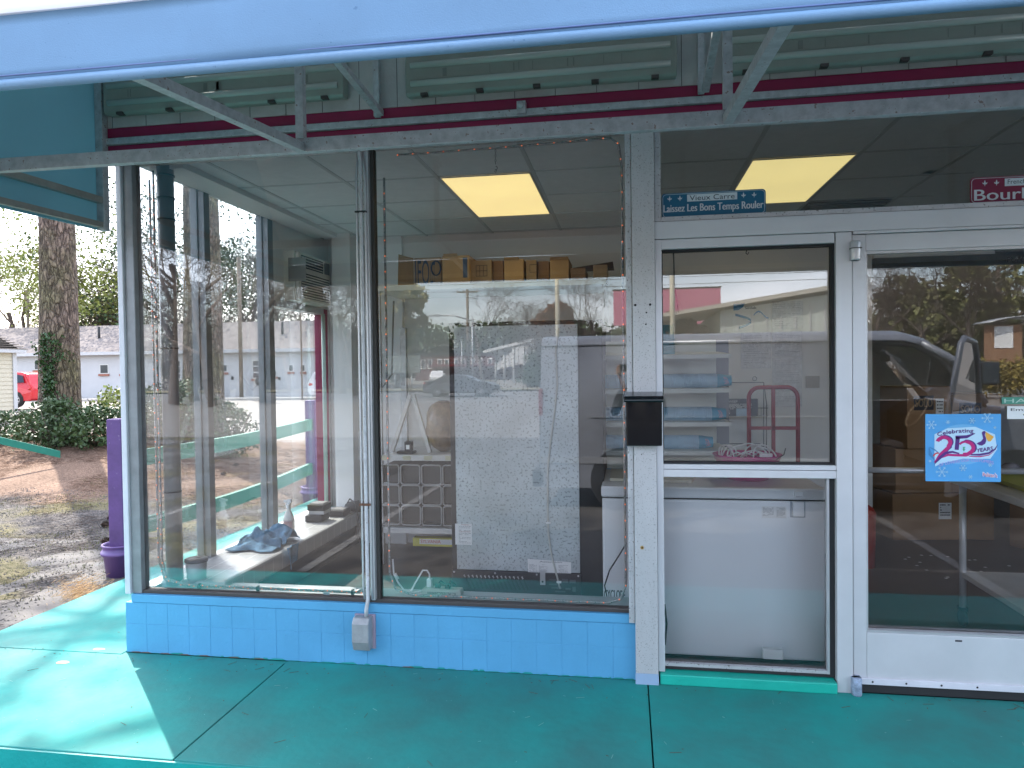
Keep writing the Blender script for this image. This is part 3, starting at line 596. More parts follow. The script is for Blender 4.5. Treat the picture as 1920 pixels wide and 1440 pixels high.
m.build('lettering', INKP, t)
# big 25
two = stroke(arc(.245, .42, .085, .075, 190, 400, 18) + [(.30, .50), (.20, .60), (.12, .72)], [.05] * 12 + [.055] * 7 + [.05, .045, .02])
pm('numeral_shadow', INKP, stroke([(a + .018, b - .008) for a, b in arc(.245, .42, .085, .075, 200, 400, 18)] + [(.33, .48), (.25, .56)], .055), .0013)
pm('numeral_two', INKM, two, .0018)
pm('numeral_base', INKM, stroke([(.13, .72), (.2, .645), (.3, .605), (.42, .61), (.54, .61), (.60, .56)], [.01, .03, .035, .035, .04, .05]), .0018)
pm('numeral_base', INKP, stroke([(.12, .745), (.19, .65), (.27, .575), (.36, .56), (.45, .585)], [.005, .04, .04, .03, .02]), .0021)
pm('numeral_five', INKP, stroke([(.415, .53), (.43, .34)], .055) + stroke([(.40, .345), (.55, .335), (.66, .285)], [.05, .045, .008]), .0018)
pm('numeral_five', INKM, stroke(arc(.535, .50, .10, .09, 215, 425, 16) + [(.56, .595), (.50, .60)], [.03] * 5 + [.05] * 8 + [.055] * 6), .0019)
pm('numeral_shadow', INKP, stroke(arc(.545, .495, .12, .10, 230, 420, 16), [.01] * 3 + [.035] * 12 + [.015] * 2), .0015)
pm('swoosh', INKP, stroke([(.60, .60), (.72, .60), (.84, .575), (.92, .52), (.955, .45)], [.02, .03, .028, .02, .004]), .0018)
pm('swoosh', INKM, stroke([(.58, .625), (.72, .63), (.84, .605), (.91, .55)], [.012, .018, .012, .003]), .0016)
pm('surfboard', INKB, stroke([(.045, .50), (.065, .60), (.12, .68)], [.01, .05, .012]) + stroke([(.05, .49), (.12, .53), (.17, .57)], [.008, .02, .01]), .0016)
pm('surfboard_stripe', mat('red_print', (.7, .08, .07), .5), stroke(arc(.16, .63, .05, .05, 180, 290, 8), .02), .0019)
pm('leaf_print', mat('green_print', (.05, .45, .25), .5), stroke([(.51, .49), (.51, .55)], .015) + stroke([(.495, .49), (.53, .49)], .01) + stroke([(.495, .52), (.53, .52)], .01), .0022)
# pelican bird
pm('bird_body', INKP, [[(.675, .44), (.70, .42), (.74, .40), (.765, .36), (.755, .31), (.745, .275), (.76, .255), (.785, .25), (.80, .265), (.79, .285), (.785, .31), (.80, .35), (.805, .40), (.79, .44), (.75, .465), (.71, .46), (.70, .448)]], .0020)
pm('bird_beak', ORG_, [[(.80, .262), (.905, .335), (.865, .40), (.835, .405), (.805, .36), (.793, .30)]], .0018)
m = MB()
for off in (0, .005): curve_text(m, 'YEARS', 0, lambda q, o=off: .565 - .035 * q + o, .675 + off, .89 + off, .055, dy=.002)
m.build('lettering', INKP, t)
m = MB()
for off in (0, .004): curve_text(m, 'OF LOVING OUR CUSTOMERS', 0, lambda q, o=off: .79 - .12 * math.sin(q * 2.1 + .1) + (.045 * q) + o, .175 + off, .90 + off, .042, dy=.0022)
m.build('lettering', mat('lilac_print2', (.42, .42, .80), .5), t)
m = MB()
for off in (0, .005, .01): curve_text(m, "Pelican's", 0, lambda q, o=off: .915 + .015 * q + o, .755 + off, .945 + off, .065, dy=.0024)
m.build('shop_name_outline', WP, t)
m = MB(); curve_text(m, "Pelican's", 0, lambda q: .918 + .015 * q, .76, .945, .055, dy=.0030); m.build('shop_name', INKM, t)
# employees sign, green sign
t = thing('paper_notice', 'white paper notice beginning Emp on the door glass right of the blue poster', 'notice', (1.85, .03, 1.32))
B(1.757, 2.0, .031, .033, 1.318, 1.378).build('sheet', PAP, t)
m = MB(); text(m, 'Employees', wall_at(.0303), 1.772, 1.96, 1.352, 1.368); text(m, 'Only', wall_at(.0303), 1.825, 1.90, 1.328, 1.344); m.build('lettering', INK, t)
t = thing('opening_sign', 'pale green sign on the door glass above the white paper notice', 'sign', (1.85, .033, 1.40))
B(1.735, 2.01, .0335, .0345, 1.388, 1.42).build('sheet', mat('pale_green', (.08, .30, .22), .6), t)
m = MB(); text(m, 'HAVE A', wall_at(.0328), 1.745, 1.99, 1.394, 1.413); m.build('lettering', mat('mint', (.45, .62, .52), .6), t)
m = MB(); m.use(INK); text(m, 'PULL', wall_at(.0368), 1.76, 1.83, 2.05, 2.075); tag(m.build('door_lettering', None, None, loc=(1.8, .0368, 2.06)), 'small dark lettering at the top right of the entrance door glass', 'lettering')

# ================================================================ FRIDGE (seen from behind)
t = thing('display_fridge', 'tall upright fridge turned round, showing its mottled galvanised back panel', 'fridge', (-.6, .75, 0))
SPG = mat('spangled_zinc', (.52, .57, .59), .42, .25, .22, 4, .05, 60, speck=(74, .57, (.29, .325, .335)))
B(-1.035, -.135, .47, 1.15, .06, 1.86).build('cabinet', BLKM, t, bev=.006)
B(-1.0, -.275, .452, .469, .405, 1.835).build('back_panel', SPG, t, bev=.002)
m = MB(); m.box(-1.03, -.985, .45, .469, .1, 1.86).box(-.272, -.14, .455, .469, .1, 1.86)
B(-1.03, -.27, .440, .468, .22, .402).build('grille_plate', mat('dark_grille', (.035, .035, .04), .5), t, bev=.002)
for k in range(15):
    m = MB(); x = -.955 + k * .0245; m.hexa([(x, .436, .375), (x + .011, .436, .375), (x + .045, .436, .30), (x + .034, .436, .30), (x, .4395, .375), (x + .011, .4395, .375), (x + .045, .4395, .30), (x + .034, .4395, .30)]); m.build('slanted_slot', BLK, t)
for k in range(15): m = MB(); x = -.957 + k * .0245; m.hexa([(x - .002, .434, .375), (x + .005, .434, .381), (x + .012, .434, .366), (x + .008, .434, .362), (x - .002, .4355, .375), (x + .005, .4355, .381), (x + .012, .4355, .366), (x + .008, .4355, .362)]); m.build('slot_lip', ALU, t)
m = MB(); m.box(-.505, -.475, .432, .4395, .335, .42); b1 = m.build('latch_tab', ALU, t)
m = MB(); m.lathe([(0, -.002), (.006, -.002)], (-.49, .431, .355), 10, 'y'); m.build('hole', BLK, b1)
for k, (a, b, c, d) in enumerate(((-.455, -.39, .362, .37), (-.38, -.345, .35, .372), (-.335, -.30, .35, .37), (-.455, -.39, .335, .343), (-.44, -.38, .315, .323), (-.36, -.33, .31, .32), (-.32, -.30, .30, .33), (-.42, -.36, .295, .302))): B(a, b, .437, .4395, c, d).build('vent_opening', mat('grille_opening', (.10, .11, .12), .5), t)
for x in (-1.015, -.77, -.525, -.285): m = MB(); m.ball((x, .438, .392), .006, 8, (1, .5, 1)); m.build('screw', ALU, t)
def finelines(m, x0, x1, z0, z1, y, n, h=.0016, ragged=.35):
    for k in range(n):
        z = z1 - (k + .5) * (z1 - z0) / n; x = x0
        while x < x1 - .002:
            w = min(rnd.uniform(.004, .016), x1 - x)
            if rnd.random() > .12 : m.poly([(x, y, z), (x + w, y, z), (x + w, y, z + h), (x, y, z + h)])
            x += w + .0022
            if rnd.random() < ragged / 6: break
p0 = PY(853, 982, .448); p1 = PY(885, 1022, .448)
lb = B(p0.x, p1.x, .4505, .4515, p1.z, p0.z).build('warning_label', PAP, t)
m = MB(); finelines(m, p0.x + .022, p1.x - .006, p1.z + .006, p0.z - .012, .450, 13, .0018); m.build('fine_print', INK, lb)
m = MB(); text(m, 'WARNING', wall_at(.4499), p0.x + .035, p1.x - .02, p0.z - .009, p0.z - .002); text(m, 'AVERTISSEMENT', wall_at(.4499), p0.x + .024, p1.x - .008, p0.z - .050, p0.z - .043); m.build('heading', mat('red_brown_ink', (.25, .05, .04), .6), lb)
p0 = PY(989, 1048, .448); p1 = PY(1071, 1090, .448)
m = MB(); m.prism([(p0.x, p0.z), (p0.x + .003, p1.z + .015), (p1.x, p1.z - .008), (p1.x, p0.z - .012)], .4503, .4515); lb = m.build('instruction_label', PAP, t)
m = MB()
for k, (a, b) in enumerate(((.01, .055), (.066, .115), (.18, .235))): finelines(m, p0.x + a, p0.x + b, p1.z + .02, p0.z - .03, .450, 14, .0014)
m.build('fine_print', mat('grey_ink', (.15, .15, .16), .6), lb)
m = MB(); text(m, 'Attention', wall_at(.4499), p0.x + .07, p0.x + .20, p0.z - .018, p0.z - .010); m.build('heading', INK, lb)
pts = [PY(*q, .44) for q in ((1048, 615), (1042, 660), (1045, 720), (1040, 770), (1032, 830), (1027, 880), (1027, 960), (1028, 1000), (1035, 1045), (1044, 1080), (1050, 1104))]
m = MB(); m.tube(pts, .0055, 8); m.build('white_cable', mat('white_cable', (.62, .62, .58), .5), t)
for q in ((1028, 980), (1048, 1091)): p = PY(*q, .44); B(p.x - .014, p.x + .014, .434, .450, p.z - .006, p.z + .006).build('cable_clip', PAP, t)

# power strip, plugs and cord on the front ledge
t = thing('power_strip', 'beige power strip lying on the ledge behind the right front pane', 'power strip', (-1.0, .17, .35))
m = MB(); m.hexa([(-1.13, .13, .347), (-.90, .13, .347), (-.90, .20, .347), (-1.12, .20, .347), (-1.12, .14, .385), (-.905, .14, .38), (-.905, .195, .38), (-1.11, .195, .385)]); m.build('strip_body', mat('beige_plastic', (.45, .43, .37), .5), t, bev=.004)
m = MB(); finelines(m, -1.09, -.93, .355, .368, .128, 2, .003, .2); m.build('fine_print', INK, t)
m = MB(); m.box(-1.10, -1.075, .15, .18, .386, .43).tube([(-1.087, .165, .43), (-1.087, .165, .455), (-1.10, .165, .475), (-1.125, .165, .475), (-1.14, .165, .45), (-1.17, .16, .40), (-1.19, .15, .36)], .005, 8); m.build('white_plug', PAP, t, bev=.003)
for x in (-1.04, -.985): m = MB(); m.box(x - .014, x + .014, .15, .18, .382, .405).tube([(x, .165, .40), (x + .01, .19, .415), (x + .03, .23, .38)], .004, 6); m.build('black_plug', BLK, t, bev=.003)
m = MB(); m.tube([(-1.275, .10, .55), (-1.27, .10, .47), (-1.25, .11, .42), (-1.22, .12, .375), (-1.17, .13, .36), (-1.13, .14, .365)], .005, 8).tube([(-1.265, .1, .47), (-1.25, .105, .44)], .010, 8); m.build('white_cord', PAP, t)

# ================================================================ CHEST FREEZER
t = thing('chest_freezer', 'white chest freezer with a latch standing behind the side light and the right front pane', 'freezer', (.44, .6, 0))
B(-.14, 1.02, .30, .95, .02, .868).build('cabinet', WHT, t, bev=.01)
B(-.145, 1.025, .288, .955, .874, .935).build('lid', WHT, t, bev=.012)
m = MB(); m.box(.86, .905, .270, .288, .885, .925).box(.852, .91, .275, .299, .79, .868); m.build('latch', WHT, t, bev=.004)
B(.866, .899, .2685, .2695, .895, .8965).build('latch_gap', INK, t); B(-.138, 1.018, .3005, .36, .8685, .8735).build('lid_gap_shade', BLKM, t); B(.843, .919, .2965, .2995, .782, .866).build('latch_outline_shade', mat('latch_shadow_plastic', (.45, .49, .55), .5), t)  # shade painted in: dark strip in the lid gap, grey outline round the latch
m = MB(); m.box(-.12, 1.0, .33, .93, .0, .018); m.build('plinth', BLKM, t)
lb = B(.70, .825, .2983, .2995, .775, .838).build('energy_label', PAP, t)
m = MB(); finelines(m, .706, .76, .785, .832, .298, 9, .0013); finelines(m, .775, .82, .78, .832, .298, 13, .0013); m.build('fine_print', INK, lb)
p0 = PY(1132, 1103, .297); p1 = PY(1170, 1143, .297)
m = MB(); text(m, 'CYCLOPE', wall_at(.2985), p0.x + .002, p0.x + .115, p0.z - .06, p0.z - .008, bold=.0008); m.build('cabinet_lettering', INK, t)
m = MB(); finelines(m, p0.x + .018, p0.x + .09, p1.z + .018, p1.z + .03, .2985, 1, .010, 0); m.build('barcode', INK, t)
m = MB(); m.tube([(-.01, .10, .67), (-.06, .13, .58), (-.10, .2, .50), (-.13, .25, .40), (-.11, .26, .30)], .004, 6); m.build('black_cord', BLK, t)
m = MB(); m.tube([(.19, .28, .30), (.20, .27, .2), (.19, .28, .08)], .005, 6); m.build('black_cord', BLK, t)
p = PY(1447, 1238, .2); tag(B(p.x - .05, p.x + .05, .16, .2, .075, .125).build('sensor_box', PAP, None, loc=(p.x, .18, .075), bev=.004), 'small white printed box standing at the foot of the chest freezer', 'box')
m = MB(); m.hexa([(-.10, .45, .938), (.35, .40, .938), (.42, .80, .938), (-.10, .85, .938), (-.10, .45, .955), (.35, .40, .955), (.42, .80, .955), (-.10, .85, .955)]); tag(m.build('loose_board', mat('cream_board', (.62, .6, .48), .5), None, loc=(.1, .6, .938)), 'cream board lying flat on the left part of the chest freezer lid', 'board')
# pink basin with white cords
bx, by, bz = .675, .60, .938
t = thing('pink_basin', 'bright pink plastic basin standing on the chest freezer lid', 'basin', (bx, by, bz))
PINK = mat('pink_plastic', (.52, .03, .22), .35, 0, .05)
m = MB(); m.lathe([(0, .0), (.11, .0), (.14, .02), (.185, .135), (.193, .14), (.189, .144), (.178, .138), (.128, .025), (0, .012)], (bx, by, bz), 28); m.build('basin_shell', PINK, t)
bz += .03; t = thing('cord_tangle', 'tangle of white extension cords spilling out of the pink basin', 'cords', (bx, by, bz + .08))
m = MB()
def loop(cx, cy, cz, rx, rz, a0, a1, ph=0, n=18): return [(cx + rx * math.cos(R_(a0 + (a1 - a0) * k / n)), cy + .03 * math.sin(k * .7 + ph), cz + rz * math.sin(R_(a0 + (a1 - a0) * k / n))) for k in range(n + 1)]
for q in ((bx - .12, by, bz + .11, .035, .055, -40, 250, 0), (bx - .10, by + .02, bz + .10, .045, .06, -30, 230, 1), (bx - .11, by - .02, bz + .10, .03, .05, -60, 220, 2), (bx + .0, by, bz + .09, .11, .08, 10, 170, 3), (bx + .07, by + .02, bz + .08, .09, .085, 0, 160, 4), (bx + .03, by - .02, bz + .10, .07, .03, 0, 330, 5), (bx + .08, by, bz + .10, .05, .05, -20, 200, 6)): m.tube(loop(*q), .0045, 6)
for k in range(5): m.tube([(bx - .12 + k * .05, by + .02 * k, bz + .09), (bx - .06 + k * .04, by - .03, bz + .125), (bx + .0 + k * .03, by + .01, bz + .10)], .0045, 6)
m.box(bx + .06, bx + .13, by - .05, by - .03, bz + .10, bz + .12); m.build('white_cords', PAP, t)
m = MB(); m.tube([(bx - .08, by - .1, bz + .09), (bx + .02, by - .14, bz + .06), (bx + .1, by - .13, bz + .075), (bx + .18, by - .1, bz + .12), (bx + .2, by - .05, bz + .15)], .003, 6); m.build('dark_cord', BLK, t)

# ================================================================ SHELVING WITH CUP STACKS
t = thing('cup_shelving', 'white shelving unit with slanted shelves behind the side light left part', 'shelving', (.3, 1.2, 0))
CUPB = mat('pale_blue_cup', (.36, .56, .70), .5, 0, .05, 6); CUPD = mat('cup_print_blue', (.06, .33, .50), .5, 0, .1, 8)
SH = mat('cream_shelf', (.68, .70, .64), .5, 0, .04)
B(-.25, .585, 1.25, 1.28, .004, 1.76).build('back_panel', SH, t)
B(.585, .665, 1.245, 1.285, .004, 1.76).build('upright', mat('grey_upright', (.23, .24, .27), .5), t)
SHZ = (1.66, 1.445, 1.235, 1.055, .90)
for z in SHZ:
    m = MB(); m.hexa([(-.25, .93, z - .03), (.64, .95, z - .025), (.60, 1.25, z + .0), (-.25, 1.25, z), (-.25, .93, z), (.64, .95, z), (.60, 1.25, z + .02), (-.25, 1.25, z + .02)]); m.build('shelf', SH, t)
def cupstack(x0, x1, z, y, lab, logo=True):
    t = thing('cup_stack', lab, 'cups', (x0, y, z), 'stacks of blue paper cups lying on the shelves')
    r = .046; m = MB(); n = int((x1 - x0 - .09) / .0115); pr = [(0.0, 0), (r * .98, 0)]
    for k in range(n): a = k * .0115; pr += [(r, a + .001), (r * 1.02, a + .004), (r * .93, a + .0075), (r * .95, a + .011)]
    m.lathe(pr, (x0, y, z + r), 22, 'x'); m.build('cup_rims', CUPB, t)
    e = n * .0115; m = MB(); m.lathe([(r * .95, e), (r * .93, e + .01), (r * .72, e + .085), (r * .70, e + .088), (r * .66, e + .083), (0, e + .083)], (x0, y, z + r), 22, 'x'); c = m.build('end_cup', CUPD, t)
    if logo:
        m = MB()
        for off in (0, .0012):
            vs, fs = textpts('Pelican'); b = len(m.v)
            a0 = min(v.x for v in vs); a1 = max(v.x for v in vs); c0 = min(v.y for v in vs); c1 = max(v.y for v in vs)
            for v in vs:
                q = (v.x - a0) / (a1 - a0); w = (v.y - c0) / (c1 - c0); ang = R_(-35 + 70 * q + off * 200); xx = e + .075 - w * .03 - .02 * q; rr = r * .93 - (xx - e) / .085 * r * .2 + .0012
                m.v.append((x0 + xx, y - rr * math.cos(ang), z + r + rr * math.sin(ang)))
            for f in fs: m.face([b + i for i in f])
        m.build('cup_logo', mat('cup_logo_pink', (.75, .35, .42), .5), c)
cupstack(-.22, .655, 1.447, 1.03, 'longest stack of blue paper cups, on the second shelf from the top')
cupstack(-.22, .620, 1.237, 1.03, 'stack of blue paper cups on the middle shelf, half crossed by a dark outline')
cupstack(-.22, .545, 1.057, 1.03, 'stack of blue paper cups just above the empty shelf bay')
cupstack(-.22, .545, .845, 1.00, 'lowest stack of blue paper cups, level with the middle rail of the side light')
t = thing('upright_cups', 'leaning column of nested blue cups standing on the top shelf', 'cups', (.26, 1.05, 1.66))
m = MB(); pr = [(.0, 0)]
for k in range(7): pr += [(.058, k * .016), (.060, k * .016 + .006), (.054, k * .016 + .010)]
pr += [(.047, .19), (.0, .19)]; m.lathe(pr, (.25, 1.05, 1.66), 20); m.build('cup_rims', mat('teal_cup', (.14, .40, .50), .5), t)

# ================================================================ HAND TRUCK, RACK, POSTERS
t = thing('hand_truck', 'red tubular hand truck standing behind the chest freezer', 'hand truck', (.955, 1.3, 0))
RED = mat('red_tube_paint', (.34, .035, .05), .4, 0, .1)
m = MB(); r = .07; xa, xb, zt = .80, 1.11, 1.44
pts = [(xa, 1.3, .1), (xa, 1.3, zt - r)] + [(xa + r - r * math.cos(a), 1.3, zt - r + r * math.sin(a)) for a in [k * math.pi / 12 for k in range(1, 7)]] + [(xb - r + r * math.sin(a), 1.3, zt - r + r * math.cos(a)) for a in [k * math.pi / 12 for k in range(0, 7)]] + [(xb, 1.3, .1)]
m.tube(pts, .014, 12); m.build('frame', RED, t)
m = MB(); m.bar((.955, 1.3, .1), (.955, 1.3, zt - .01), .022).bar((xa, 1.3, 1.17), (xb, 1.3, 1.17), .022).bar((xa, 1.3, .5), (xb, 1.3, .5), .022); m.build('cross_bar', RED, t)
m = MB(); m.box(xa, xb, 1.12, 1.30, .01, .02); m.build('toe_plate', RED, t)
for x in (xa - .05, xb + .05): m = MB(); m.lathe([(0, -.025), (.10, -.025), (.12, -.015), (.12, .015), (.10, .025), (0, .025)], (x, 1.40, .125), 18, 'x'); m.build('wheel', RUB, t)
t = thing('wire_rack', 'white wire basket rack holding small boxes on the back wall behind the hand truck', 'rack', (1.0, 2.6, .9))
WIRE = mat('grey_wire', (.16, .16, .17), .4, .5); m = MB()
def PB(px, py, y=2.55): return PY(px, py, y)
a = PB(1350, 717); b = PB(1432, 717); c = PB(1438, 762); d = PB(1350, 765)
m.tube([a, b, c], .004, 6).tube([d, PB(1440, 765)], .004, 6).tube([PB(1350, 780), PB(1440, 780)], .004, 6).tube([PB(1350, 832), PB(1425, 832), PB(1440, 850)], .004, 6).tube([PB(1350, 850), PB(1430, 850)], .004, 6).tube([b, PB(1432, 850)], .004, 6).tube([PB(1437, 760), PB(1437, 850)], .004, 6)
for q in (1364, 1415): m.tube([PB(q + 4 * math.cos(k), 710 + 4 * math.sin(k)) for k in [i * .7 for i in range(10)]], .003, 5)
for k in range(9): m.tube([PB(1350 + k * 11, 780), PB(1350 + k * 11, 765)], .002, 4)
m.build('wire_frame', WIRE, t)
p0, p1 = PB(1358, 748, 2.5), PB(1420, 779, 2.5)
t = thing('blade_box', 'dark printed product box standing in the wire rack', 'box', (p0.x, 2.5, p1.z)); B(p0.x, p1.x, 2.47, 2.53, p1.z, p0.z).build('carton', mat('dark_box', (.10, .11, .14), .5), t)
m = MB(); text(m, 'SWEEP', wall_at(2.468), p0.x + .02, p0.x + .1, p0.z - .03, p0.z - .012); text(m, '5', wall_at(2.468), p0.x + .02, p0.x + .04, p1.z + .012, p1.z + .04); finelines(m, p0.x + .02, p1.x - .05, p1.z + .05, p0.z - .04, 2.468, 5, .005); m.build('print', PAP, t)
B(p0.x + .09, p0.x + .2, 2.45, 2.468, p1.z, p1.z + .06).build('pale_pack', mat('pale_pack', (.45, .6, .75), .5), t)
def poster(q0, q1, lab, c=PAP, dy=0, cat='poster'):
    a = PY(*q0, 2.64); b = PY(*q1, 2.64); t = thing('wall_poster', lab, cat, ((a.x + b.x) / 2, 2.645, b.z), 'papers pinned to the back wall')
    B(a.x, b.x, 2.642, 2.646, b.z, a.z).build('sheet', c, t); return t, a, b
t, a, b = poster((1374, 568), (1446, 622), 'food safety poster with a blue corner swoosh on the back wall')
m = MB(); m.poly([(a.x + .005, 2.640, a.z - .005), (a.x + .10, 2.640, a.z - .005), (a.x + .085, 2.640, a.z - .035), (a.x + .05, 2.640, a.z - .06), (a.x + .005, 2.640, a.z - .065)]); 
for k in range(8):
    q = lambda s, w: (a.x + .02 + .13 * math.sin(s * 2.9), 2.640, a.z - .09 - .11 * s + w)
    m.poly([q(k / 8, 0), q((k + 1) / 8, 0), q((k + 1) / 8, -.02), q(k / 8, -.02)])
for k in range(6): m.poly([(a.x + .17 + k * .02, 2.640, a.z - .10 + .03 * math.sin(k * .8)), (a.x + .19 + k * .02, 2.640, a.z - .10 + .03 * math.sin(k * .8 + .8)), (a.x + .19 + k * .02, 2.640, a.z - .11 + .03 * math.sin(k * .8 + .8)), (a.x + .17 + k * .02, 2.640, a.z - .115 + .03 * math.sin(k * .8))])
m.build('blue_print', INKB, t)
m = MB(); text(m, 'ServSafe', wall_at(2.640), a.x + .10, a.x + .19, a.z - .055, a.z - .035, bold=.001); m.build('lettering', INK, t)
for q0, q1, n, lab in (((1448, 565), (1506, 616), 12, 'framed certificate right of the blue swoosh poster'), ((1389, 624), (1446, 690), 14, 'wrinkled notice in a clear sleeve below the blue swoosh poster'), ((1448, 622), (1504, 668), 14, 'upper one of the two sleeved notices below the certificate'), ((1448, 671), (1504, 762), 22, 'long sleeved table of small print reaching down beside the hand truck')):
    t, a, b = poster(q0, q1, lab, mat('sleeved_paper', (.66, .66, .67), .25, 0, .15, 20, .5, 40)); m = MB(); finelines(m, a.x + .02, b.x - .02, b.z + .02, a.z - .02, 2.640, n, .0035); m.build('fine_print', mat('grey_ink2', (.30, .30, .32), .6), t)
a = PY(1511, 705, 2.64); b = PY(1536, 727, 2.64); tag(B(a.x, b.x, 2.63, 2.648, b.z, a.z).build('wall_plate', mat('tan_plate', (.40, .36, .30), .5), None, loc=(a.x, 2.64, b.z)), 'tan square wall plate right of the sleeved notices', 'wall plate')
m = MB(); m.tube([(.40, 2.63, 2.78), (.41, 2.63, 2.3), (.44, 2.62, 2.05)], .006, 6); tag(m.build('wall_wire', mat('dark_wire', (.08, .08, .08), .5), None, loc=(.4, 2.63, 2.78)), 'dark wire running down the back wall above the cup shelves', 'wire')

# ================================================================ LEFT BACK SHELF UNIT + BOXES
t = thing('steel_shelf_unit', 'grey steel shelf unit behind the fridge left side with tagged shelf edge', 'shelf unit', (-1.5, 2.2, 0))
for z in (.90, .31, 2.27): B(-2.0, -.15, 1.9, 2.55, z - .045, z).build('shelf', STEEL if z < 1 else SH, t, bev=.003)
for x in (-2.0, -.17): m = MB(); m.box(x, x + .035, 1.9, 1.935, .01, 2.225); m.build('post', GALV, t)
m = MB(); m.box(-1.93, -1.88, 2.3, 2.35, .9, 1.95); m.build('post', GALV, t)
m = MB(); m.bar((-1.95, 2.1, .9), (-1.78, 2.1, 1.38), .05, .03).bar((-1.62, 2.1, .9), (-1.76, 2.1, 1.38), .035, .03); m.build('leaning_stay', STEEL, t)
for k in range(5):
    x = -1.97 + k * .175; m = MB()
    for j in range(4): m.box(x + rnd.uniform(0, .01), x + .065 + rnd.uniform(0, .01), 1.893, 1.8985, .862 + j * .009, .869 + j * .009)
    m.build('price_tag', mat('cream_tag', (.62, .60, .42), .6), t)
m = MB(); 
t = thing('bottle_rack', 'grid of square openings, a stacked plastic rack on the lower steel shelf', 'rack', (-1.65, 1.92, .31)); m = MB()
for r in range(3):
    for c_ in range(4):
        xa = -1.985 + c_ * .175; za = .335 + r * .165; pr = []; q = .02
        for cx, cz, a0 in ((xa + .16 - q, za + q, -90), (xa + .16 - q, za + .155 - q, 0), (xa + q, za + .155 - q, 90), (xa + q, za + q, 180)):
            for k in range(4): a = R_(a0 + k * 30); pr.append((cx + q * math.cos(a), 1.90, cz + q * math.sin(a)))
        m.tube(pr + [pr[0]], .0065, 6, False); m.use(mat('rack_frame', (.30, .30, .30), .5))
        m.use(mat('rack_inner', (.035, .033, .032), .6)); m.box(xa + .008, xa + .152, 1.93, 2.3, za + .008, za + .147); m.use(mat('rack_frame', (.30, .30, .30), .5))
m.build('rack_body', None, t)
def bundle(cx, w, h, lab):
    m = MB(); b = 0
    n = 20; k2 = 14
    for j in range(k2 + 1):
        for i in range(n):
            a = 2 * math.pi * i / n; v = j / k2; rr = (math.sin(math.pi * min(1, v * .98 + .01)) ** .35); wob = 1 + .10 * mnoise.noise(Vector((math.cos(a) * 3 + cx, math.sin(a) * 3, v * 6)))
            m.v.append((cx + w * rr * math.cos(a) * wob, 2.2 + .2 * rr * math.sin(a) * wob, .905 + h * v))
    m.smooth = True
    for j in range(k2):
        for i in range(n): m.face([j * n + i, j * n + (i + 1) % n, (j + 1) * n + (i + 1) % n, (j + 1) * n + i])
    return tag(m.build('wrapped_bundle', mat('plastic_wrapped_brown', (.24, .165, .10), .3, 0, .4, 10, .8, 14), None, loc=(cx, 2.2, .905)), lab, 'bundle', 'plastic wrapped bundles on the steel shelf')
bundle(-1.52, .155, .42, 'left brown plastic wrapped bundle on the steel shelf'); bundle(-1.20, .14, .38, 'right brown plastic wrapped bundle, half hidden by the fridge')
t = thing('tape_dispenser', 'small black device with a white tag on the steel shelf left of the bundles', 'device', (-1.8, 2.0, .905)); m = MB(); m.box(-1.86, -1.72, 1.95, 2.05, .906, .925).box(-1.80, -1.74, 1.97, 2.03, .925, 1.0); m.build('body', BLK, t, bev=.004); B(-1.785, -1.755, 1.965, 1.969, .94, .975).build('tag', PAP, t)
a = PY(779, 1004, 2.1); b = PY(840, 1021, 2.1)
t = thing('lamp_carton', 'yellow and white lamp carton on the floor under the steel shelf', 'carton', (-1.6, 2.1, .1)); 
m = MB(); m.box(a.x, b.x + .2, 2.02, 2.1, b.z, a.z); m.build('carton', mat('yellow_carton', (.65, .62, .10), .5, 0, .1), t, bev=.003)
B(a.x + .06, b.x + .2, 2.015, 2.0195, b.z + .02, a.z - .008).build('white_band', PAP, t)
m = MB(); text(m, 'SYLVANIA', wall_at(2.012), a.x + .07, a.x + .24, a.z - .04, a.z - .012); m.build('lettering', mat('orange_ink', (.6, .12, .03), .5), t)
# boxes on the top shelf (z 1.95 .. 2.35)
def carton(q0, q1, y, lab, c=CARD, flaps=(), pr=None, depth=.35, zb=2.272):
    a = PY(*q0, y); b = PY(*q1, y); t = thing('cardboard_box', lab, 'cardboard box', ((a.x + b.x) / 2, y + depth / 2, zb), 'cardboard boxes on the top shelf')
    m = MB(); m.box(a.x, b.x, y, y + depth, zb, a.z); m.build('box_body', c, t, bev=.004)
    for (u0, u1, dz) in flaps: m = MB(); m.hexa([(a.x + u0 * (b.x - a.x), y + .002, a.z - .01), (a.x + u1 * (b.x - a.x), y + .002, a.z - .01), (a.x + u1 * (b.x - a.x), y + .006, a.z - .01), (a.x + u0 * (b.x - a.x), y + .006, a.z - .01), (a.x + u0 * (b.x - a.x) + .005, y - .03, a.z + dz), (a.x + u1 * (b.x - a.x) - .005, y - .03, a.z + dz), (a.x + u1 * (b.x - a.x) - .005, y - .026, a.z + dz), (a.x + u0 * (b.x - a.x) + .005, y - .026, a.z + dz)]); m.build('flap', c, t)
    return t, a, b
t, a, b = carton((776, 484), (828, 530), 2.1, 'leftmost open cardboard box with blue print on its flap')
m = MB(); m.hexa([(a.x - .11, 2.0, 2.28), (a.x - .004, 2.1, 2.28), (a.x - .004, 2.104, 2.28), (a.x - .11, 2.004, 2.28), (a.x - .10, 2.0, a.z + .02), (a.x - .004, 2.1, a.z), (a.x - .004, 2.104, a.z), (a.x - .10, 2.004, a.z + .02)]); m.build('side_flap', CARD, t)
m = MB(); text(m, 'IFO', wall_at(2.098), a.x + .01, a.x + .13, 2.29, a.z - .02); text(m, 'LET', wall_at(2.098), a.x + .14, a.x + .18, 2.30, a.z - .04); m.build('blue_print', mat('navy_print', (.05, .08, .14), .6), t)
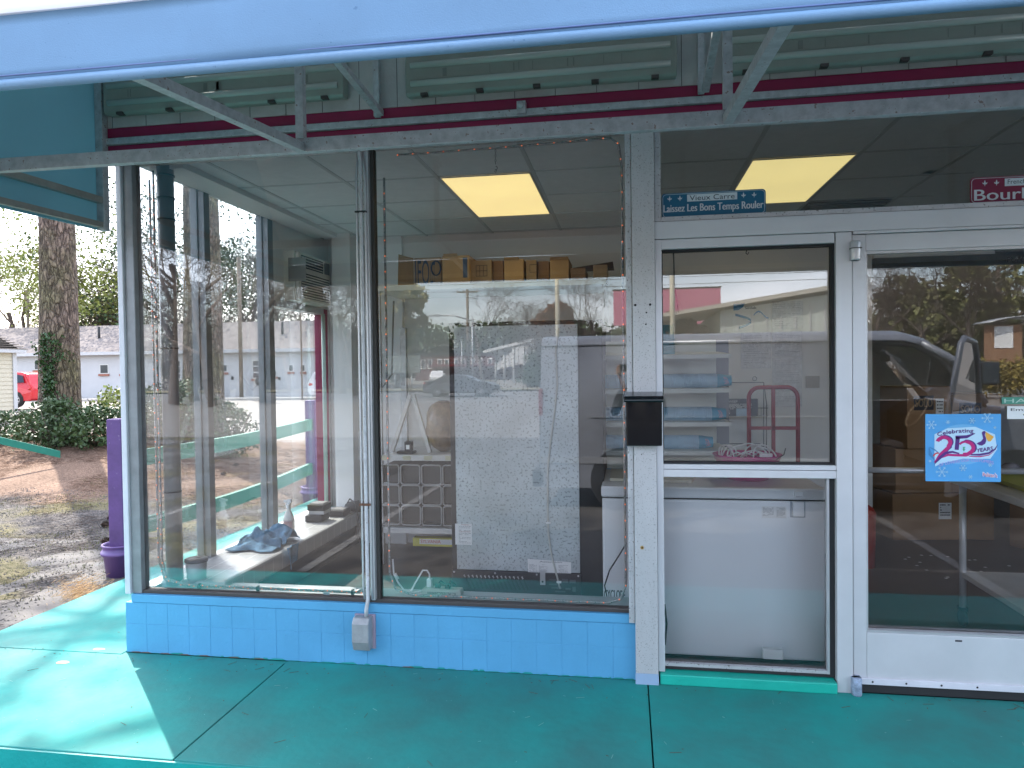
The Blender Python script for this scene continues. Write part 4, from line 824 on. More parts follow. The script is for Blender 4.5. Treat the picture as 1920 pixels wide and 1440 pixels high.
m = MB(); m.tube([(b.x - .045 + .04 * math.cos(k * .6), 2.096, a.z - .09 + .06 * math.sin(k * .6)) for k in range(12)], .006, 5); m.build('ring_print', mat('navy_print', (.05, .08, .14), .6), t)
t, a, b = carton((829, 480), (880, 530), 2.0, 'tallest cardboard box with a blue printed side on the top shelf', mat('cardboard_pale', (.48, .31, .14), .8, 0, .08, 7), ((.05, .6, .012),))
B(b.x - .05, b.x - .015, 1.996, 1.9995, a.z - .18, a.z - .02).build('blue_print', mat('navy_print', (.05, .08, .14), .6), t)
t, a, b = carton((882, 489), (922, 530), 2.08, 'cardboard box printed with a small grid of squares left of the flapped box')
m = MB(); gx0, gz0 = a.x + .045, a.z - .13
for k in range(4): m.box(gx0 + k * .03, gx0 + k * .03 + .004, 2.077, 2.0795, gz0, gz0 + .09)
for k in range(3): m.box(gx0, gx0 + .094, 2.0755, 2.0765, gz0 + k * .043, gz0 + k * .043 + .004)
m.build('grid_print', mat('brown_print', (.10, .06, .03), .7), t)
carton((924, 489), (944, 530), 2.12, 'narrow cardboard box between the grid printed box and the bent flap box', CARD2)
carton((945, 487), (982, 530), 2.06, 'cardboard box with a bent top flap in the middle of the top shelf', mat('cardboard_pale', (.48, .31, .14), .8), ((.0, .8, .014),))
t, a, b = carton((986, 488), (1006, 530), 2.08, 'narrow cardboard box with a faint square print right of the gap')
m = MB(); m.box(a.x + .03, a.x + .09, 2.077, 2.0795, a.z - .10, a.z - .095).box(a.x + .03, a.x + .09, 2.077, 2.0795, a.z - .04, a.z - .035).box(a.x + .03, a.x + .034, 2.0765, 2.0768, a.z - .1, a.z - .04).box(a.x + .086, a.x + .09, 2.0765, 2.0768, a.z - .1, a.z - .04); m.build('square_print', mat('brown_print', (.10, .06, .03), .7), t)
carton((1008, 490), (1030, 530), 2.12, 'low cardboard box behind the two taller ones on the right', CARD2)
carton((1031, 486), (1067, 530), 2.05, 'wide plain cardboard box with curled top edge at the right', mat('cardboard_pale', (.48, .31, .14), .8), ((.0, 1, .010),))
t, a, b = carton((1070, 503), (1098, 530), 2.0, 'flattened dark cardboard pieces stacked at the right end of the shelf', CARD2)
m = MB(); m.hexa([(a.x + .0, 2.2, a.z), (b.x + .22, 2.2, a.z), (b.x + .22, 2.22, a.z), (a.x, 2.22, a.z), (a.x, 2.2, a.z + .03), (b.x + .21, 2.2, a.z + .07), (b.x + .21, 2.22, a.z + .07), (a.x, 2.22, a.z + .03)]); m.build('dark_lid', mat('dark_brown_card', (.10, .06, .04), .8), t)
carton((1112, 497), (1139, 530), 2.0, 'small upright cardboard box at the far right end of the top shelf')
# pale storage below the top shelf (seen faintly through reflections)
t = thing('storage_cabinet', 'tall pale storage cabinet under the cardboard boxes behind the fridge', 'cabinet', (-.7, 2.3, .9)); B(-1.15, -.2, 2.15, 2.55, .905, 1.90).build('cabinet_body', mat('pale_grey_paint', (.38, .38, .40), .5), t, bev=.01)
for a in (-1.14, -.66): B(a + .01, a + .45, 2.13, 2.149, .95, 1.88).build('cabinet_door', mat('pale_grey_paint', (.38, .38, .40), .5), t, bev=.006)
t = thing('slotted_upright', 'grey slotted wall upright right of the fridge', 'shelf upright', (-.09, 1.8, 0)); m = MB(); m.box(-.155, -.115, 1.8, 1.83, 0, 1.9); m.build('strip', mat('mid_grey_metal', (.3, .3, .32), .5, .4), t)
m = MB()
for k in range(26): m.box(-.148, -.142, 1.797, 1.7995, .4 + k * .05, .43 + k * .05).box(-.128, -.122, 1.797, 1.7995, .4 + k * .05, .43 + k * .05)
m.build('slot', BLK, t)

# ================================================================ ITEMS ON THE TILED LEDGE
def pt(px, py, z=.376): return PZ(px, py, z)
p = pt(542, 1001); t = thing('spray_bottle', 'clear spray bottle with a white trigger standing on the tiled ledge', 'spray bottle', tuple(p))
m = MB(); pr = [(0, 0), (.040, 0), (.043, .006), (.043, .11), (.036, .14), (.018, .175), (.014, .19), (.014, .20), (0, .20)]
m.lathe(pr, p, 24); 
for i, v in enumerate(m.v): m.v[i] = (v[0], p.y + (v[1] - p.y) * .65, v[2])
m.build('bottle', mat('cloudy_plastic', (.75, .71, .64), .25, 0, .1, 6), t)
m = MB()
n = 12
for k in range(n):
    a0 = R_(-150 + k * 10); a1 = R_(-150 + (k + 1) * 10); m.poly([(p.x + .0438 * math.cos(a0), p.y + .0295 * math.sin(a0), p.z + .03), (p.x + .0438 * math.cos(a1), p.y + .0295 * math.sin(a1), p.z + .03), (p.x + .0438 * math.cos(a1), p.y + .0295 * math.sin(a1), p.z + .105), (p.x + .0438 * math.cos(a0), p.y + .0295 * math.sin(a0), p.z + .105)])
lb = m.build('label', mat('pinkish_label', (.55, .42, .40), .5), t)
m = MB()
for k in range(6):
    for j in range(n - 2):
        a0 = R_(-140 + j * 10 + rnd.uniform(0, 3)); a1 = a0 + R_(7); z = p.z + .045 + k * .009; m.poly([(p.x + .0445 * math.cos(a0), p.y + .0302 * math.sin(a0), z), (p.x + .0445 * math.cos(a1), p.y + .0302 * math.sin(a1), z), (p.x + .0445 * math.cos(a1), p.y + .0302 * math.sin(a1), z + .003), (p.x + .0445 * math.cos(a0), p.y + .0302 * math.sin(a0), z + .003)])
m.build('fine_print', mat('red_ink', (.45, .08, .08), .5), lb)
m = MB(); m.lathe([(.016, 0), (.017, .025), (.012, .03)], p + Vector((0, 0, .195)), 14); m.hexa([(p.x - .035, p.y - .01, p.z + .235), (p.x + .03, p.y - .01, p.z + .235), (p.x + .03, p.y + .01, p.z + .235), (p.x - .035, p.y + .01, p.z + .235), (p.x - .035, p.y - .01, p.z + .25), (p.x + .02, p.y - .01, p.z + .262), (p.x + .02, p.y + .01, p.z + .262), (p.x - .035, p.y + .01, p.z + .25)]).box(p.x - .01, p.x + .015, p.y - .01, p.y + .01, p.z + .222, p.z + .236).bar((p.x - .015, p.y, p.z + .235), (p.x - .03, p.y, p.z + .20), .012, .005); m.build('trigger', PAP, t, bev=.002)
# towel: crumpled cloth, height field + hanging end
c = pt(487, 1022); t = thing('cleaning_towel', 'crumpled light blue towel lying on the tiled ledge with one end hanging over', 'towel', tuple(c))
m = MB(); m.smooth = True; NX, NY = 60, 50; ax = Vector((.30, 0, 0)); 
for j in range(NY + 1):
    for i in range(NX + 1):
        u = i / NX; v = j / NY; x = -2.69 + .34 * u + .03 * mnoise.noise(Vector((u * 3, v * 3, 5))); y = c.y - .20 + .42 * v + .03 * mnoise.noise(Vector((u * 3, v * 3, 9)))
        e = min(1, 5 * min(u, v, 1 - v)); f = mnoise.noise(Vector((u * 2.2, v * 5.0, 1.3))); g = mnoise.noise(Vector((u * 6, v * 9, 3.3)))
        h = .012 + e * max(0, .065 + .09 * f + .030 * g - .05 * abs(u - .45)); r2 = 1 - abs(math.sin(12 * (v + .25 * f) + 3 * u)); h += e * .020 * r2 ** 2
        xe = -2.30
        if x > xe: over = x - xe; x = xe + .012 + .008 * math.sin(v * 20); z = .376 + max(h, .02) - over * (2.2 if .30 < v < .75 else .4) ; 
        else: z = .376 + h
        m.v.append((x, y, z))
for j in range(NY):
    for i in range(NX): a = j * (NX + 1) + i; m.face([a, a + 1, a + NX + 2, a + NX + 1])
o = m.build('cloth', mat('blue_terry', (.13, .27, .40), .95, 0, .3, 28, 1, 120), t); so = o.modifiers.new('solid', 'SOLIDIFY'); so.thickness = .004
m = MB(); ph = [(-2.29, c.y - .03 + .012 * k, .372 - (k % 2) * .004) for k in range(2)]
m.smooth = True; NX, NY = 12, 14
for j in range(NY + 1):
    for i in range(NX + 1): u = i / NX; v = j / NY; m.v.append((-2.285 + .012 * math.sin(u * 9 + v * 2) + .008 * v, c.y - .10 + .13 * u + .03 * (1 - v) * (u - .5), .39 - .15 * v * (1 - .45 * u)))
for j in range(NY):
    for i in range(NX): a = j * (NX + 1) + i; m.face([a, a + 1, a + NX + 2, a + NX + 1])
o = m.build('hanging_end', mat('blue_terry', (.17, .33, .48), .95), t); so = o.modifiers.new('solid', 'SOLIDIFY'); so.thickness = .006
# battery boxes
p = pt(594, 976); 
for k, (dx, dy, z, lab) in enumerate(((0, 0, .376, 'lower black battery case of the two stacked on the tiled ledge'), (.01, .02, .462, 'upper black battery case stacked on another on the tiled ledge'), (.1, .22, .376, 'black battery case farthest back on the tiled ledge'))):
    t = thing('battery_case', lab, 'battery case', (p.x + dx, p.y + dy, z), 'black battery cases on the ledge'); x, y = p.x + dx, p.y + dy
    B(x - .07, x + .07, y - .07, y + .09, z, z + .052).build('case', BLKM, t, bev=.008); B(x - .055, x + .055, y - .05, y + .07, z + .0525, z + .058).build('grey_top', mat('mid_grey', (.12, .12, .12), .5), t)
tag(B(p.x - .05, p.x + .08, p.y - .04, p.y + .1, .4345, .461).build('clear_tray', mat('clear_tray', (.45, .46, .47), .2), None, loc=(p.x, p.y, .4345)), 'clear plastic tray between the two stacked black cases', 'tray')
t = thing('black_bag', 'black bag with a strap slumped at the far end of the tiled ledge', 'bag', (-2.25, 2.15, .3)); m = MB(); m.ball((-2.30, 2.2, .42), .09, 14, (1.3, 1, .55)); m.build('bag_body', BLKM, t)
m = MB(); m.tube([(-2.36, 2.12, .46), (-2.33, 2.1, .50), (-2.27, 2.08, .47), (-2.24, 2.06, .36), (-2.25, 2.05, .22), (-2.2, 2.05, .12)], .007, 6); m.build('strap', BLK, t)
# small lidded tub in glass corner
t = thing('lidded_tub', 'small translucent tub with a grey lid in the corner of the front ledge', 'tub', (-2.52, .16, .352)); m = MB(); m.lathe([(0, 0), (.050, 0), (.060, .125), (0, .125)], (-2.515, .20, .348), 22); m.build('tub_body', mat('translucent_tub', (.45, .47, .48), .3), t); m = MB(); m.lathe([(0, .0), (.064, 0), (.066, .01), (.064, .018), (0, .018)], (-2.515, .20, .474), 22); m.build('lid', mat('dark_grey_lid', (.10, .11, .12), .4), t)
for k, (px, py) in enumerate(((333, 1120), (614, 1112))):
    p = PY(px, py, .08); tag(B(p.x - .015, p.x + .02, .06, .064, p.z - .012, p.z + .012).build('tape_piece', mat('pale_tape', (.45, .6, .62), .4), None, loc=tuple(p)), ('piece of pale tape on the bottom rope light near the tub' if k == 0 else 'piece of pale tape on the bottom rope light left of the conduit'), 'tape')

# ================================================================ RIGHT: TABLE ON CASTERS, BOXES
t = thing('prep_table', 'steel work table on casters seen through the entrance door', 'table', (2.7, .6, 0))
m = MB(); T0, T1, YA, YB_ = 1.95, 4.2, .22, 1.06
B(T0 - .02, T1, YA - .02, YB_, .86, .90).build('table_top', STEEL, t, bev=.004); B(T0 + .02, T1, YA + .02, YB_ - .04, .30, .33).build('lower_shelf', STEEL, t, bev=.003)
for x, y in ((T0 + .03, YA + .02), (T1 - .05, YA + .02), (T0 + .03, YB_ - .06), (T1 - .05, YB_ - .06)):
    m = MB(); m.tube([(x, y, .12), (x, y, .86)], .019, 12); l = m.build('leg', mat('pale_steel_leg', (.62, .63, .64), .35, .3), t)
    m = MB(); m.lathe([(0, -.012), (.045, -.012), (.05, 0), (.045, .012), (0, .012)], (x, y, .052), 16, 'x'); m.box(x - .02, x + .02, y - .025, y + .025, .10, .12); m.build('caster', RUB, l)
p = (2.5, .6, .905); t = thing('plastic_tray', 'yellow green rimmed tray of bagged items on the steel work table', 'tray', p)
m = MB(); m.hexa([(2.06, .32, .902), (3.3, .32, .902), (3.3, .95, .902), (2.06, .95, .902), (2.03, .29, .935), (3.33, .29, .935), (3.33, .98, .935), (2.03, .98, .935)]); m.build('tray_rim', mat('lime_plastic', (.50, .52, .05), .4), t)
m = MB()
for k in range(26): m.ball((2.14 + rnd.random() * 1.1, .38 + rnd.random() * .5, .95 + rnd.random() * .03), .05, 8, (1, 1, .6))
m.build('bagged_items', mat('mixed_bags', (.28, .26, .30), .25, 0, .6, 9), t)
def bigbox(x, y, z, w, d, h, lab, word=None, rz=0, c=CARD2, sticker=True):
    t = thing('carton_box', lab, 'cardboard box', (x, y, z), 'brown cartons stacked behind the entrance door'); t.rotation_euler = (0, 0, rz)
    def bl(mbm, name, mm, par=t, **k):
        me = mbm.build(name, mm, None, **k); me.parent = par; me.location = (0, 0, 0); return me
    bl(B(-w / 2, w / 2, -d / 2, d / 2, .001, h), 'box_body', c, bev=.006)
    bl(B(-w / 2 - .0005, w / 2 + .0005, -.03, .03, h, h + .0015), 'tape', mat('brown_tape', (.30, .17, .06), .25))
    if word:
        bl(B(-w * .35, w * .1, -d / 2 - .002, -d / 2 - .0005, h * .62, h * .85), 'print_block', INK)
        m = MB(); text(m, word, lambda u, v: (u, -d / 2 - .003, v), -w * .32, w * .07, h * .67, h * .80, bold=.002); bl(m, 'lettering', CARD)
    if sticker:
        bl(B(w * .15, w * .33, -d / 2 - .002, -d / 2 - .0005, h * .45, h * .8), 'shipping_label', PAP)
        m = MB(); finelines(m, w * .17, w * .31, h * .5, h * .77, -d / 2 - .0025, 5, .01); bl(m, 'fine_print', INK)
    return t
CB = mat('carton_brown', (.34, .19, .09), .8, 0, .1, 5)
bigbox(2.62, 3.45, .004, .62, .45, .42, 'bottom brown carton of the stack behind the door', None, .12, CB)
bigbox(2.60, 3.43, .43, .58, .44, .40, 'middle brown carton of the stack behind the door with a white label', None, .18, CB)
bigbox(2.58, 3.35, .835, .40, .42, .55, 'tall top carton of the stack behind the door with a dark print block', 'SOLO', .22, CB)
bigbox(3.02, 3.5, .004, .42, .42, .80, 'tall brown carton standing just right of the stack behind the door', None, -.1, CARD2, False)
bigbox(3.02, 3.42, .81, .42, .40, .50, 'upper right carton with dark print beside the top of the stack', 'SOLO', .1, CARD2, False)
bigbox(3.55, 3.0, .004, .5, .4, .45, 'low brown carton under the steel work table at the right', None, .4, CARD2, False)
t = thing('fire_bucket', 'bright red container on the floor at the left edge of the door glass', 'container', (1.80, 2.3, 0)); m = MB(); m.lathe([(0, 0), (.10, 0), (.11, .42), (.09, .46), (.03, .50), (.03, .54), (0, .54)], (1.80, 2.3, .004), 20); m.build('red_body', mat('red_plastic', (.55, .03, .02), .4), t)
m = MB()
for k in range(30):
    x = 2.2 + rnd.random() * 1.5; y = 1.9 + rnd.random() * .8; m.poly([(x, y, .0065), (x + .02, y + .01, .0065), (x + .015, y + .03, .0065), (x - .01, y + .02, .0065)])
tag(m.build('paper_scraps', PAP, None, loc=(2.8, 2.2, .006)), 'scatter of small pale paper scraps on the dark floor', 'scraps', kind='stuff')
# ================================================================ GROUND
def struct(o): o['kind'] = 'structure'; return o
def grid_sheet(x0, x1, y0, y1, nx, ny, hf):
    m = MB(); m.smooth = True
    for j in range(ny + 1):
        for i in range(nx + 1): x = x0 + (x1 - x0) * i / nx; y = y0 + (y1 - y0) * j / ny; m.v.append((x, y, hf(x, y)))
    for j in range(ny):
        for i in range(nx): a = j * (nx + 1) + i; m.face([a, a + 1, a + nx + 2, a + nx + 1])
    return m
ASPH = mat('asphalt', (.11, .105, .10), .9, 0, .3, 1.2, .6, 70)
ASPL = mat('pale_asphalt', (.21, .19, .17), .9, 0, .15, .25, .5, 40)
struct(grid_sheet(-350, 350, -350, 350, 2, 2, lambda x, y: -.19).build('ground', mat('far_ground', (.20, .17, .12), .95, 0, .3, .05)))
struct(grid_sheet(-60, 60, -34, -14, 4, 4, lambda x, y: -.145).build('parking_lot', mat('pale_lot', (.20, .185, .17), .9, 0, .15, .5)))
struct(grid_sheet(-60, 60, -15, 3, 4, 4, lambda x, y: -.15).build('parking_lot', mat('front_lot_asphalt', (.105, .097, .09), .9, 0, .25, .5, .5, 50, speck=(3.0, .66, (.10, .10, .10)))))
struct(grid_sheet(-200, 200, -52, -34, 4, 2, lambda x, y: -.146).build('road', mat('road_asphalt', (.20, .195, .19), .9, 0, .12, .3)))
m = MB()
for x in (-2.8, 2.78, 5.6, -5.6): m.box(x - .05, x + .05, -6.8, -2.05, -.148, -.1455)
struct(m.build('parking_line', mat('worn_line', (.26, .25, .24), .8, 0, .5, 14)))
m = MB()
for y in (-34.6, -51.4): m.box(-200, 200, y, y + .12, -.1455, -.142)
for k in range(-20, 20): m.box(k * 9, k * 9 + 3, -43.1, -42.95, -.1455, -.142)
struct(m.build('road_line', mat('worn_white_paint', (.55, .55, .53), .8)))
# raised teal sidewalk: L-shaped slab, expansion joints are real gaps
SWX = -3.86
slabs = []
def slab(x0, x1, y0, y1, nm='sidewalk'):
    return struct(B(x0, x1, y0, y1, -.19, 0).build(nm, TEAL, None, bev=.004))
g = .006
slab(SWX, -1.85 - g / 2, -1.0, -.03 - g); slab(-1.85 + g / 2, .09 - g / 2, -1.0, .0); slab(.09 + g / 2, 2.2, -1.0, 0); slab(2.2 + g, 7, -1.0, 0)
struct(B(SWX, -2.84, -.03, 3.0, -.19, 0).build('sidewalk', TEAL, None, bev=.004)); struct(B(SWX, -2.84, 3.006, 9, -.19, 0).build('sidewalk', TEAL, None, bev=.004)); B(-2.84, -1.85, -.03 - g, 0, -.1, -.004).build('sidewalk_infill', TEAL)['kind'] = 'structure'
m = MB(); m.box(SWX, 7, -1.08, -.15, -.19, -.012); 
struct(B(SWX, 7, -1.012, -1.0005, -.18, -.006).build('kerb', TEALE))
struct(B(-4.2, 7, -1.92, -1.014, -.19, -.115).build('lower_step', TEALE, None, bev=.01))
# missing paint flakes
m = MB()
for px, py, w in ((117, 1242, .05), (185, 1217, .04)):
    p = PZ(px, py, .0015); m.poly([(p.x + w * math.cos(a) * (.7 + .5 * rnd.random()), p.y + w * .5 * math.sin(a) * (.7 + .4 * rnd.random()), .0015) for a in [k * .7 for k in range(9)]])
struct(m.build('bare_paint_spot', mat('bare_concrete', (.36, .27, .22), .9)))
m = MB()
for px, py in ((965, 1335), (985, 1345), (1010, 1360), (1060, 1305), (1080, 1308), (1250, 1395), (535, 1290), (1450, 1320), (1700, 1350), (820, 1262), (775, 1263)):
    p = PZ(px, py, .002); a = rnd.random() * 3; l = rnd.uniform(.01, .05); m.bar((p.x, p.y, .001), (p.x + l * math.cos(a), p.y + l * math.sin(a), .001), .0015, .001)
for k in range(80):
    x = rnd.uniform(-3.6, 2.2); y = rnd.uniform(-1.0, -.03); a = rnd.random() * 3; l = rnd.choice((.003, .004, .006, .012, .03)); m.bar((x, y, .001), (x + l * math.cos(a), y + l * math.sin(a), .001), rnd.choice((.0012, .002, .003)), .001)
struct(m.build('scratch_mark', mat('pale_scratch', (.16, .38, .33), .8)))
m = MB()
for k in range(240):
    x = rnd.uniform(-3.8, 2.2); y = -abs(rnd.gauss(0, .10)) - .006 if k % 2 else rnd.uniform(-1, 1.5)
    if y > -.02 and x > -2.9: continue
    a = rnd.random() * 6.3; l = rnd.choice((.004, .007, .012, .05)); m.bar((x, y, .0025), (x + l * math.cos(a), y + l * math.sin(a), .0035), .0025 if l < .03 else .0012, .0015)
tag(m.build('walk_litter', mat('brown_litter', (.10, .07, .045), .9, 0, .4, 20), None, loc=(-1, -.3, 0)), 'fine brown grit and needles scattered on the teal walk', 'litter', kind='stuff')
# left yard: gravel, grass, straw mound
def yard_h(x, y):
    h = -.15 + .02 * mnoise.noise(Vector((x * .8, y * .8, 0)))
    d = max(0, min(1, (y - 5.2) / 4)) * max(0, min(1, (12.8 - y) / 1.6)) * max(0, min(1, (-x - 7.6) / 1.5)); h += .38 * d * (1 + .25 * mnoise.noise(Vector((x * .5, y * .5, 3))))
    return h + .012 * mnoise.noise(Vector((x * 3, y * 3, 1)))
def yardmat():
    m = bpy.data.materials.new('gravel_and_grass'); m.use_nodes = True; t = m.node_tree; b = t.nodes['Principled BSDF']; b.inputs['Specular IOR Level'].default_value = .1; b.inputs['Roughness'].default_value = .95; lk = t.links
    co = t.nodes.new('ShaderNodeTexCoord')
    def noise(s, d=6, dist=0): n = t.nodes.new('ShaderNodeTexNoise'); n.inputs['Scale'].default_value = s; n.inputs['Detail'].default_value = d; n.inputs['Distortion'].default_value = dist; lk.new(co.outputs['Object'], n.inputs['Vector']); return n
    def ramp(src, a, b_, c0, c1): r = t.nodes.new('ShaderNodeValToRGB'); r.color_ramp.elements[0].position = a; r.color_ramp.elements[1].position = b_; r.color_ramp.elements[0].color = (*c0, 1); r.color_ramp.elements[1].color = (*c1, 1); lk.new(src, r.inputs[0]); return r.outputs[0]
    def mix(f, a, b_): x = t.nodes.new('ShaderNodeMix'); x.data_type = 'RGBA'; lk.new(f, x.inputs['Factor']); lk.new(a, x.inputs[6]); lk.new(b_, x.inputs[7]); return x.outputs[2]
    v = t.nodes.new('ShaderNodeTexVoronoi'); v.inputs['Scale'].default_value = 42; lk.new(co.outputs['Object'], v.inputs['Vector'])
    stones = ramp(v.outputs['Color'], .1, .9, (.045, .043, .043), (.165, .15, .14)); grass = ramp(noise(25).outputs[0], .35, .7, (.10, .095, .05), (.21, .18, .11)); straw = ramp(noise(30, 8).outputs[0], .3, .7, (.13, .085, .065), (.29, .20, .145))
    sp = t.nodes.new('ShaderNodeSeparateXYZ'); lk.new(co.outputs['Object'], sp.inputs[0])
    def band(y0, w, s, amp):   # soft noisy mask of a band in y
        n = noise(s, 6, .5); ma = t.nodes.new('ShaderNodeMath'); ma.operation = 'MULTIPLY_ADD'; lk.new(n.outputs[0], ma.inputs[0]); ma.inputs[1].default_value = amp; lk.new(sp.outputs['Y'], ma.inputs[2])
        mr = t.nodes.new('ShaderNodeMapRange'); mr.inputs['From Min'].default_value = y0; mr.inputs['From Max'].default_value = y0 + w; mr.inputs['To Min'].default_value = 0; mr.inputs['To Max'].default_value = 1; lk.new(ma.outputs[0], mr.inputs['Value']); return mr.outputs[0]
    patch = ramp(noise(.9, 10, .3).outputs[0], .50, .62, (0, 0, 0), (1, 1, 1))
    c = mix(patch, stones, grass); c = mix(band(5.9, .7, 1.1, 2.2), c, straw)
    n3 = ramp(noise(1.7, 8).outputs[0], .3, .8, (.75, .75, .75), (1.1, 1.1, 1.1)); mm = t.nodes.new('ShaderNodeMix'); mm.data_type = 'RGBA'; mm.blend_type = 'MULTIPLY'; mm.inputs['Factor'].default_value = 1; lk.new(c, mm.inputs[6]); lk.new(n3, mm.inputs[7])
    lk.new(mm.outputs[2], b.inputs['Base Color'])
    bp = t.nodes.new('ShaderNodeBump'); bp.inputs['Strength'].default_value = .9; bp.inputs['Distance'].default_value = .02; lk.new(v.outputs['Distance'], bp.inputs['Height']); lk.new(bp.outputs[0], b.inputs['Normal']); return m
struct(grid_sheet(-40, SWX - .002, -14, 13.4, 120, 90, yard_h).build('gravel_yard', yardmat()))
struct(grid_sheet(-90, 30, 12.2, 60, 6, 6, lambda x, y: -.16 + .006 * (y - 12)).build('side_parking_lot', ASPL))
def scatter(n, fn): 
    m = MB()
    for _ in range(n): fn(m)
    return m
def blade(m):
    x = rnd.uniform(-9, SWX - .02); y = rnd.uniform(.8, 6.5)
    if mnoise.noise(Vector((x * .45, y * .6, 8))) < .0 - (.25 if x > -6 else 0): return
    z = yard_h(x, y); a = rnd.random() * 6.28; h = rnd.uniform(.010, .032); w = .004; dx, dy = math.cos(a), math.sin(a)
    m.poly([(x - dx * w, y - dy * w, z - .004), (x + dx * w, y + dy * w, z - .004), (x + dy * .6 * h, y - dx * .6 * h, z + h)])
scatter(9000, blade).build('grass_tufts', mat('short_grass', (.16, .17, .05), .8, 0, .5, 1.2), None, kind='stuff', label='thin grass growing through the gravel beside the shop', cat='grass')
def needle(m):
    r = rnd.random()
    if r < .75: x = rnd.uniform(-16, -5); y = rnd.uniform(5.0, 11.5)
    else: x = rnd.uniform(-9, -3.9); y = rnd.uniform(-.6, 5.5)
    if r >= .75 and mnoise.noise(Vector((x * .9, y * .9, 2))) < .12: return
    if r < .75 and mnoise.noise(Vector((x * .5, y * .5, 4))) + (y - 5.5) * .25 < 0: return
    z = yard_h(x, y) + rnd.uniform(.003, .03); a = rnd.random() * 3.14; l = rnd.uniform(.05, .10); t_ = rnd.uniform(-.25, .25); dx, dy = math.cos(a) * l, math.sin(a) * l; w = .0025
    m.poly([(x - dx, y - dy, z - t_ * l), (x + dx, y + dy, z + t_ * l), (x + dx + w * 2, y + dy - w * 2, z + t_ * l + w), (x - dx + w * 2, y - dy - w * 2, z - t_ * l + w)])
scatter(26000, needle).build('pine_straw', STRAW, None, kind='stuff', label='reddish fallen pine needles covering the bed round the tree trunks', cat='pine straw')
# a heap of straw at the sidewalk edge
m = MB()
for k in range(500):
    p = PZ(150 + rnd.gauss(0, 22), 1115 - rnd.gauss(0, 12), -.13); x = min(p.x, SWX - .01); a = rnd.gauss(.6, .5); l = rnd.uniform(.04, .10); z = -.13 + rnd.random() * .05
    m.bar((x, p.y, z), (x + l * math.cos(a) * .6, p.y + l * math.sin(a), z + rnd.uniform(-.02, .03)), .002)
tag(m.build('straw_clump', mat('straw_bright', (.5, .33, .17), .9, 0, .3, 9), None, loc=(-4.1, 1.1, -.14)), 'clump of dry pine needles against the sidewalk edge at the left', 'pine straw', kind='stuff')
# stones
m = MB()
for k in range(9000):
    x = rnd.uniform(-9, SWX - .01); y = rnd.uniform(-.8, 5.8); s_ = rnd.uniform(.006, .016); z = yard_h(x, y) - .002; a = rnd.random() * 3; c_, s2_ = math.cos(a) * s_, math.sin(a) * s_
    b = len(m.v); m.v += [(x + c_, y + s2_, z), (x - s2_, y + c_ * .8, z), (x - c_, y - s2_, z), (x + s2_ * .9, y - c_, z), (x + c_ * .2, y, z + s_ * .9)]
    for f in ((0, 1, 4), (1, 2, 4), (2, 3, 4), (3, 0, 4)): m.face([b + i for i in f])
m.build('loose_gravel', mat('grey_stones', (.11, .10, .095), .9, 0, .5, 2.5), None, kind='stuff', label='loose grey gravel spread beside the shop', cat='gravel')
# pine cones
cone_spots = [(207, 972, 'near the bucket'), (196, 984, 'second'), (438, 943, 'seen'), (575, 960, ''), (197, 1018, ''), (333, 1008, ''), (442, 872, ''), (418, 890, '')]
labs = ['pine cone on the grass left of the purple post, upper of two', 'pine cone on the grass left of the purple post, lower of two', 'pine cone seen through the side window in the middle pane gravel', 'pine cone on the grass close to the second purple post', 'pine cone lying beside the rim of the purple bucket', 'pine cone on bare ground seen through the first side pane', 'pine cone in the sunny gravel patch behind the side glass', 'pine cone on the gravel just below the upper green rail']
for (px, py, _), lb in zip(cone_spots, labs):
    p = PZ(px, py, -.13); m = MB(); p.z = yard_h(p.x, p.y)
    if p.x > SWX: p.x = SWX - .2
    for k in range(9):
        r = .028 * math.sin(math.pi * (k + .8) / 10) + .006
        for j in range(7): a = j * .9 + k * .5; x = p.x - .045 + k * .011; m.poly([(x, p.y + r * .5 * math.cos(a), p.z + .03 + r * .5 * math.sin(a)), (x + .012, p.y + r * 1.2 * math.cos(a - .25), p.z + .03 + r * 1.2 * math.sin(a - .25)), (x + .014, p.y + r * 1.3 * math.cos(a + .1), p.z + .03 + r * 1.3 * math.sin(a + .1)), (x + .012, p.y + r * 1.2 * math.cos(a + .4), p.z + .03 + r * 1.2 * math.sin(a + .4))])
    m.tube([(p.x - .045, p.y, p.z + .03), (p.x, p.y, p.z + .03), (p.x + .045, p.y, p.z + .03)], [.01, .02, .008], 7)
    tag(m.build('pine_cone', mat('cone_brown', (.08, .05, .035), .9, 0, .4, 30), None, loc=(p.x, p.y, p.z)), lb, 'pine cone', 'pine cones lying on the ground beside the shop')

# ================================================================ PURPLE POSTS IN BUCKETS, GREEN RAILS
GRN = mat('green_rail_paint', (.006, .17, .12), .5, 0, .15, 4, .15, 40)
posts = ((-4.33, 1.90, 1.20, 'purple square post standing in a purple bucket at the front corner of the rail fence'), (-3.97, 4.95, 1.22, 'purple square post in a bucket at the far end of the rail fence'))
for x, y, zt, lb in posts:
    t = thing('bucket_post', lb, 'post', (x, y, -.15), 'purple bucket posts of the rail fence')
    m = MB(); m.box(x - .07, x + .07, y - .07, y + .07, -.10, zt); m.build('post', PURP, t, bev=.008)
    m = MB(); m.lathe([(.0, -.15), (.125, -.15), (.145, .03), (.162, .035), (.168, .05), (.162, .065), (.148, .07), (.150, .105), (.160, .112), (.160, .122), (.148, .124), (.142, .11), (.12, .02), (0, .0)], (x, y, 0), 28); m.build('bucket', mat('purple_bucket', (.15, .085, .26), .45, 0, .12, 6), t)
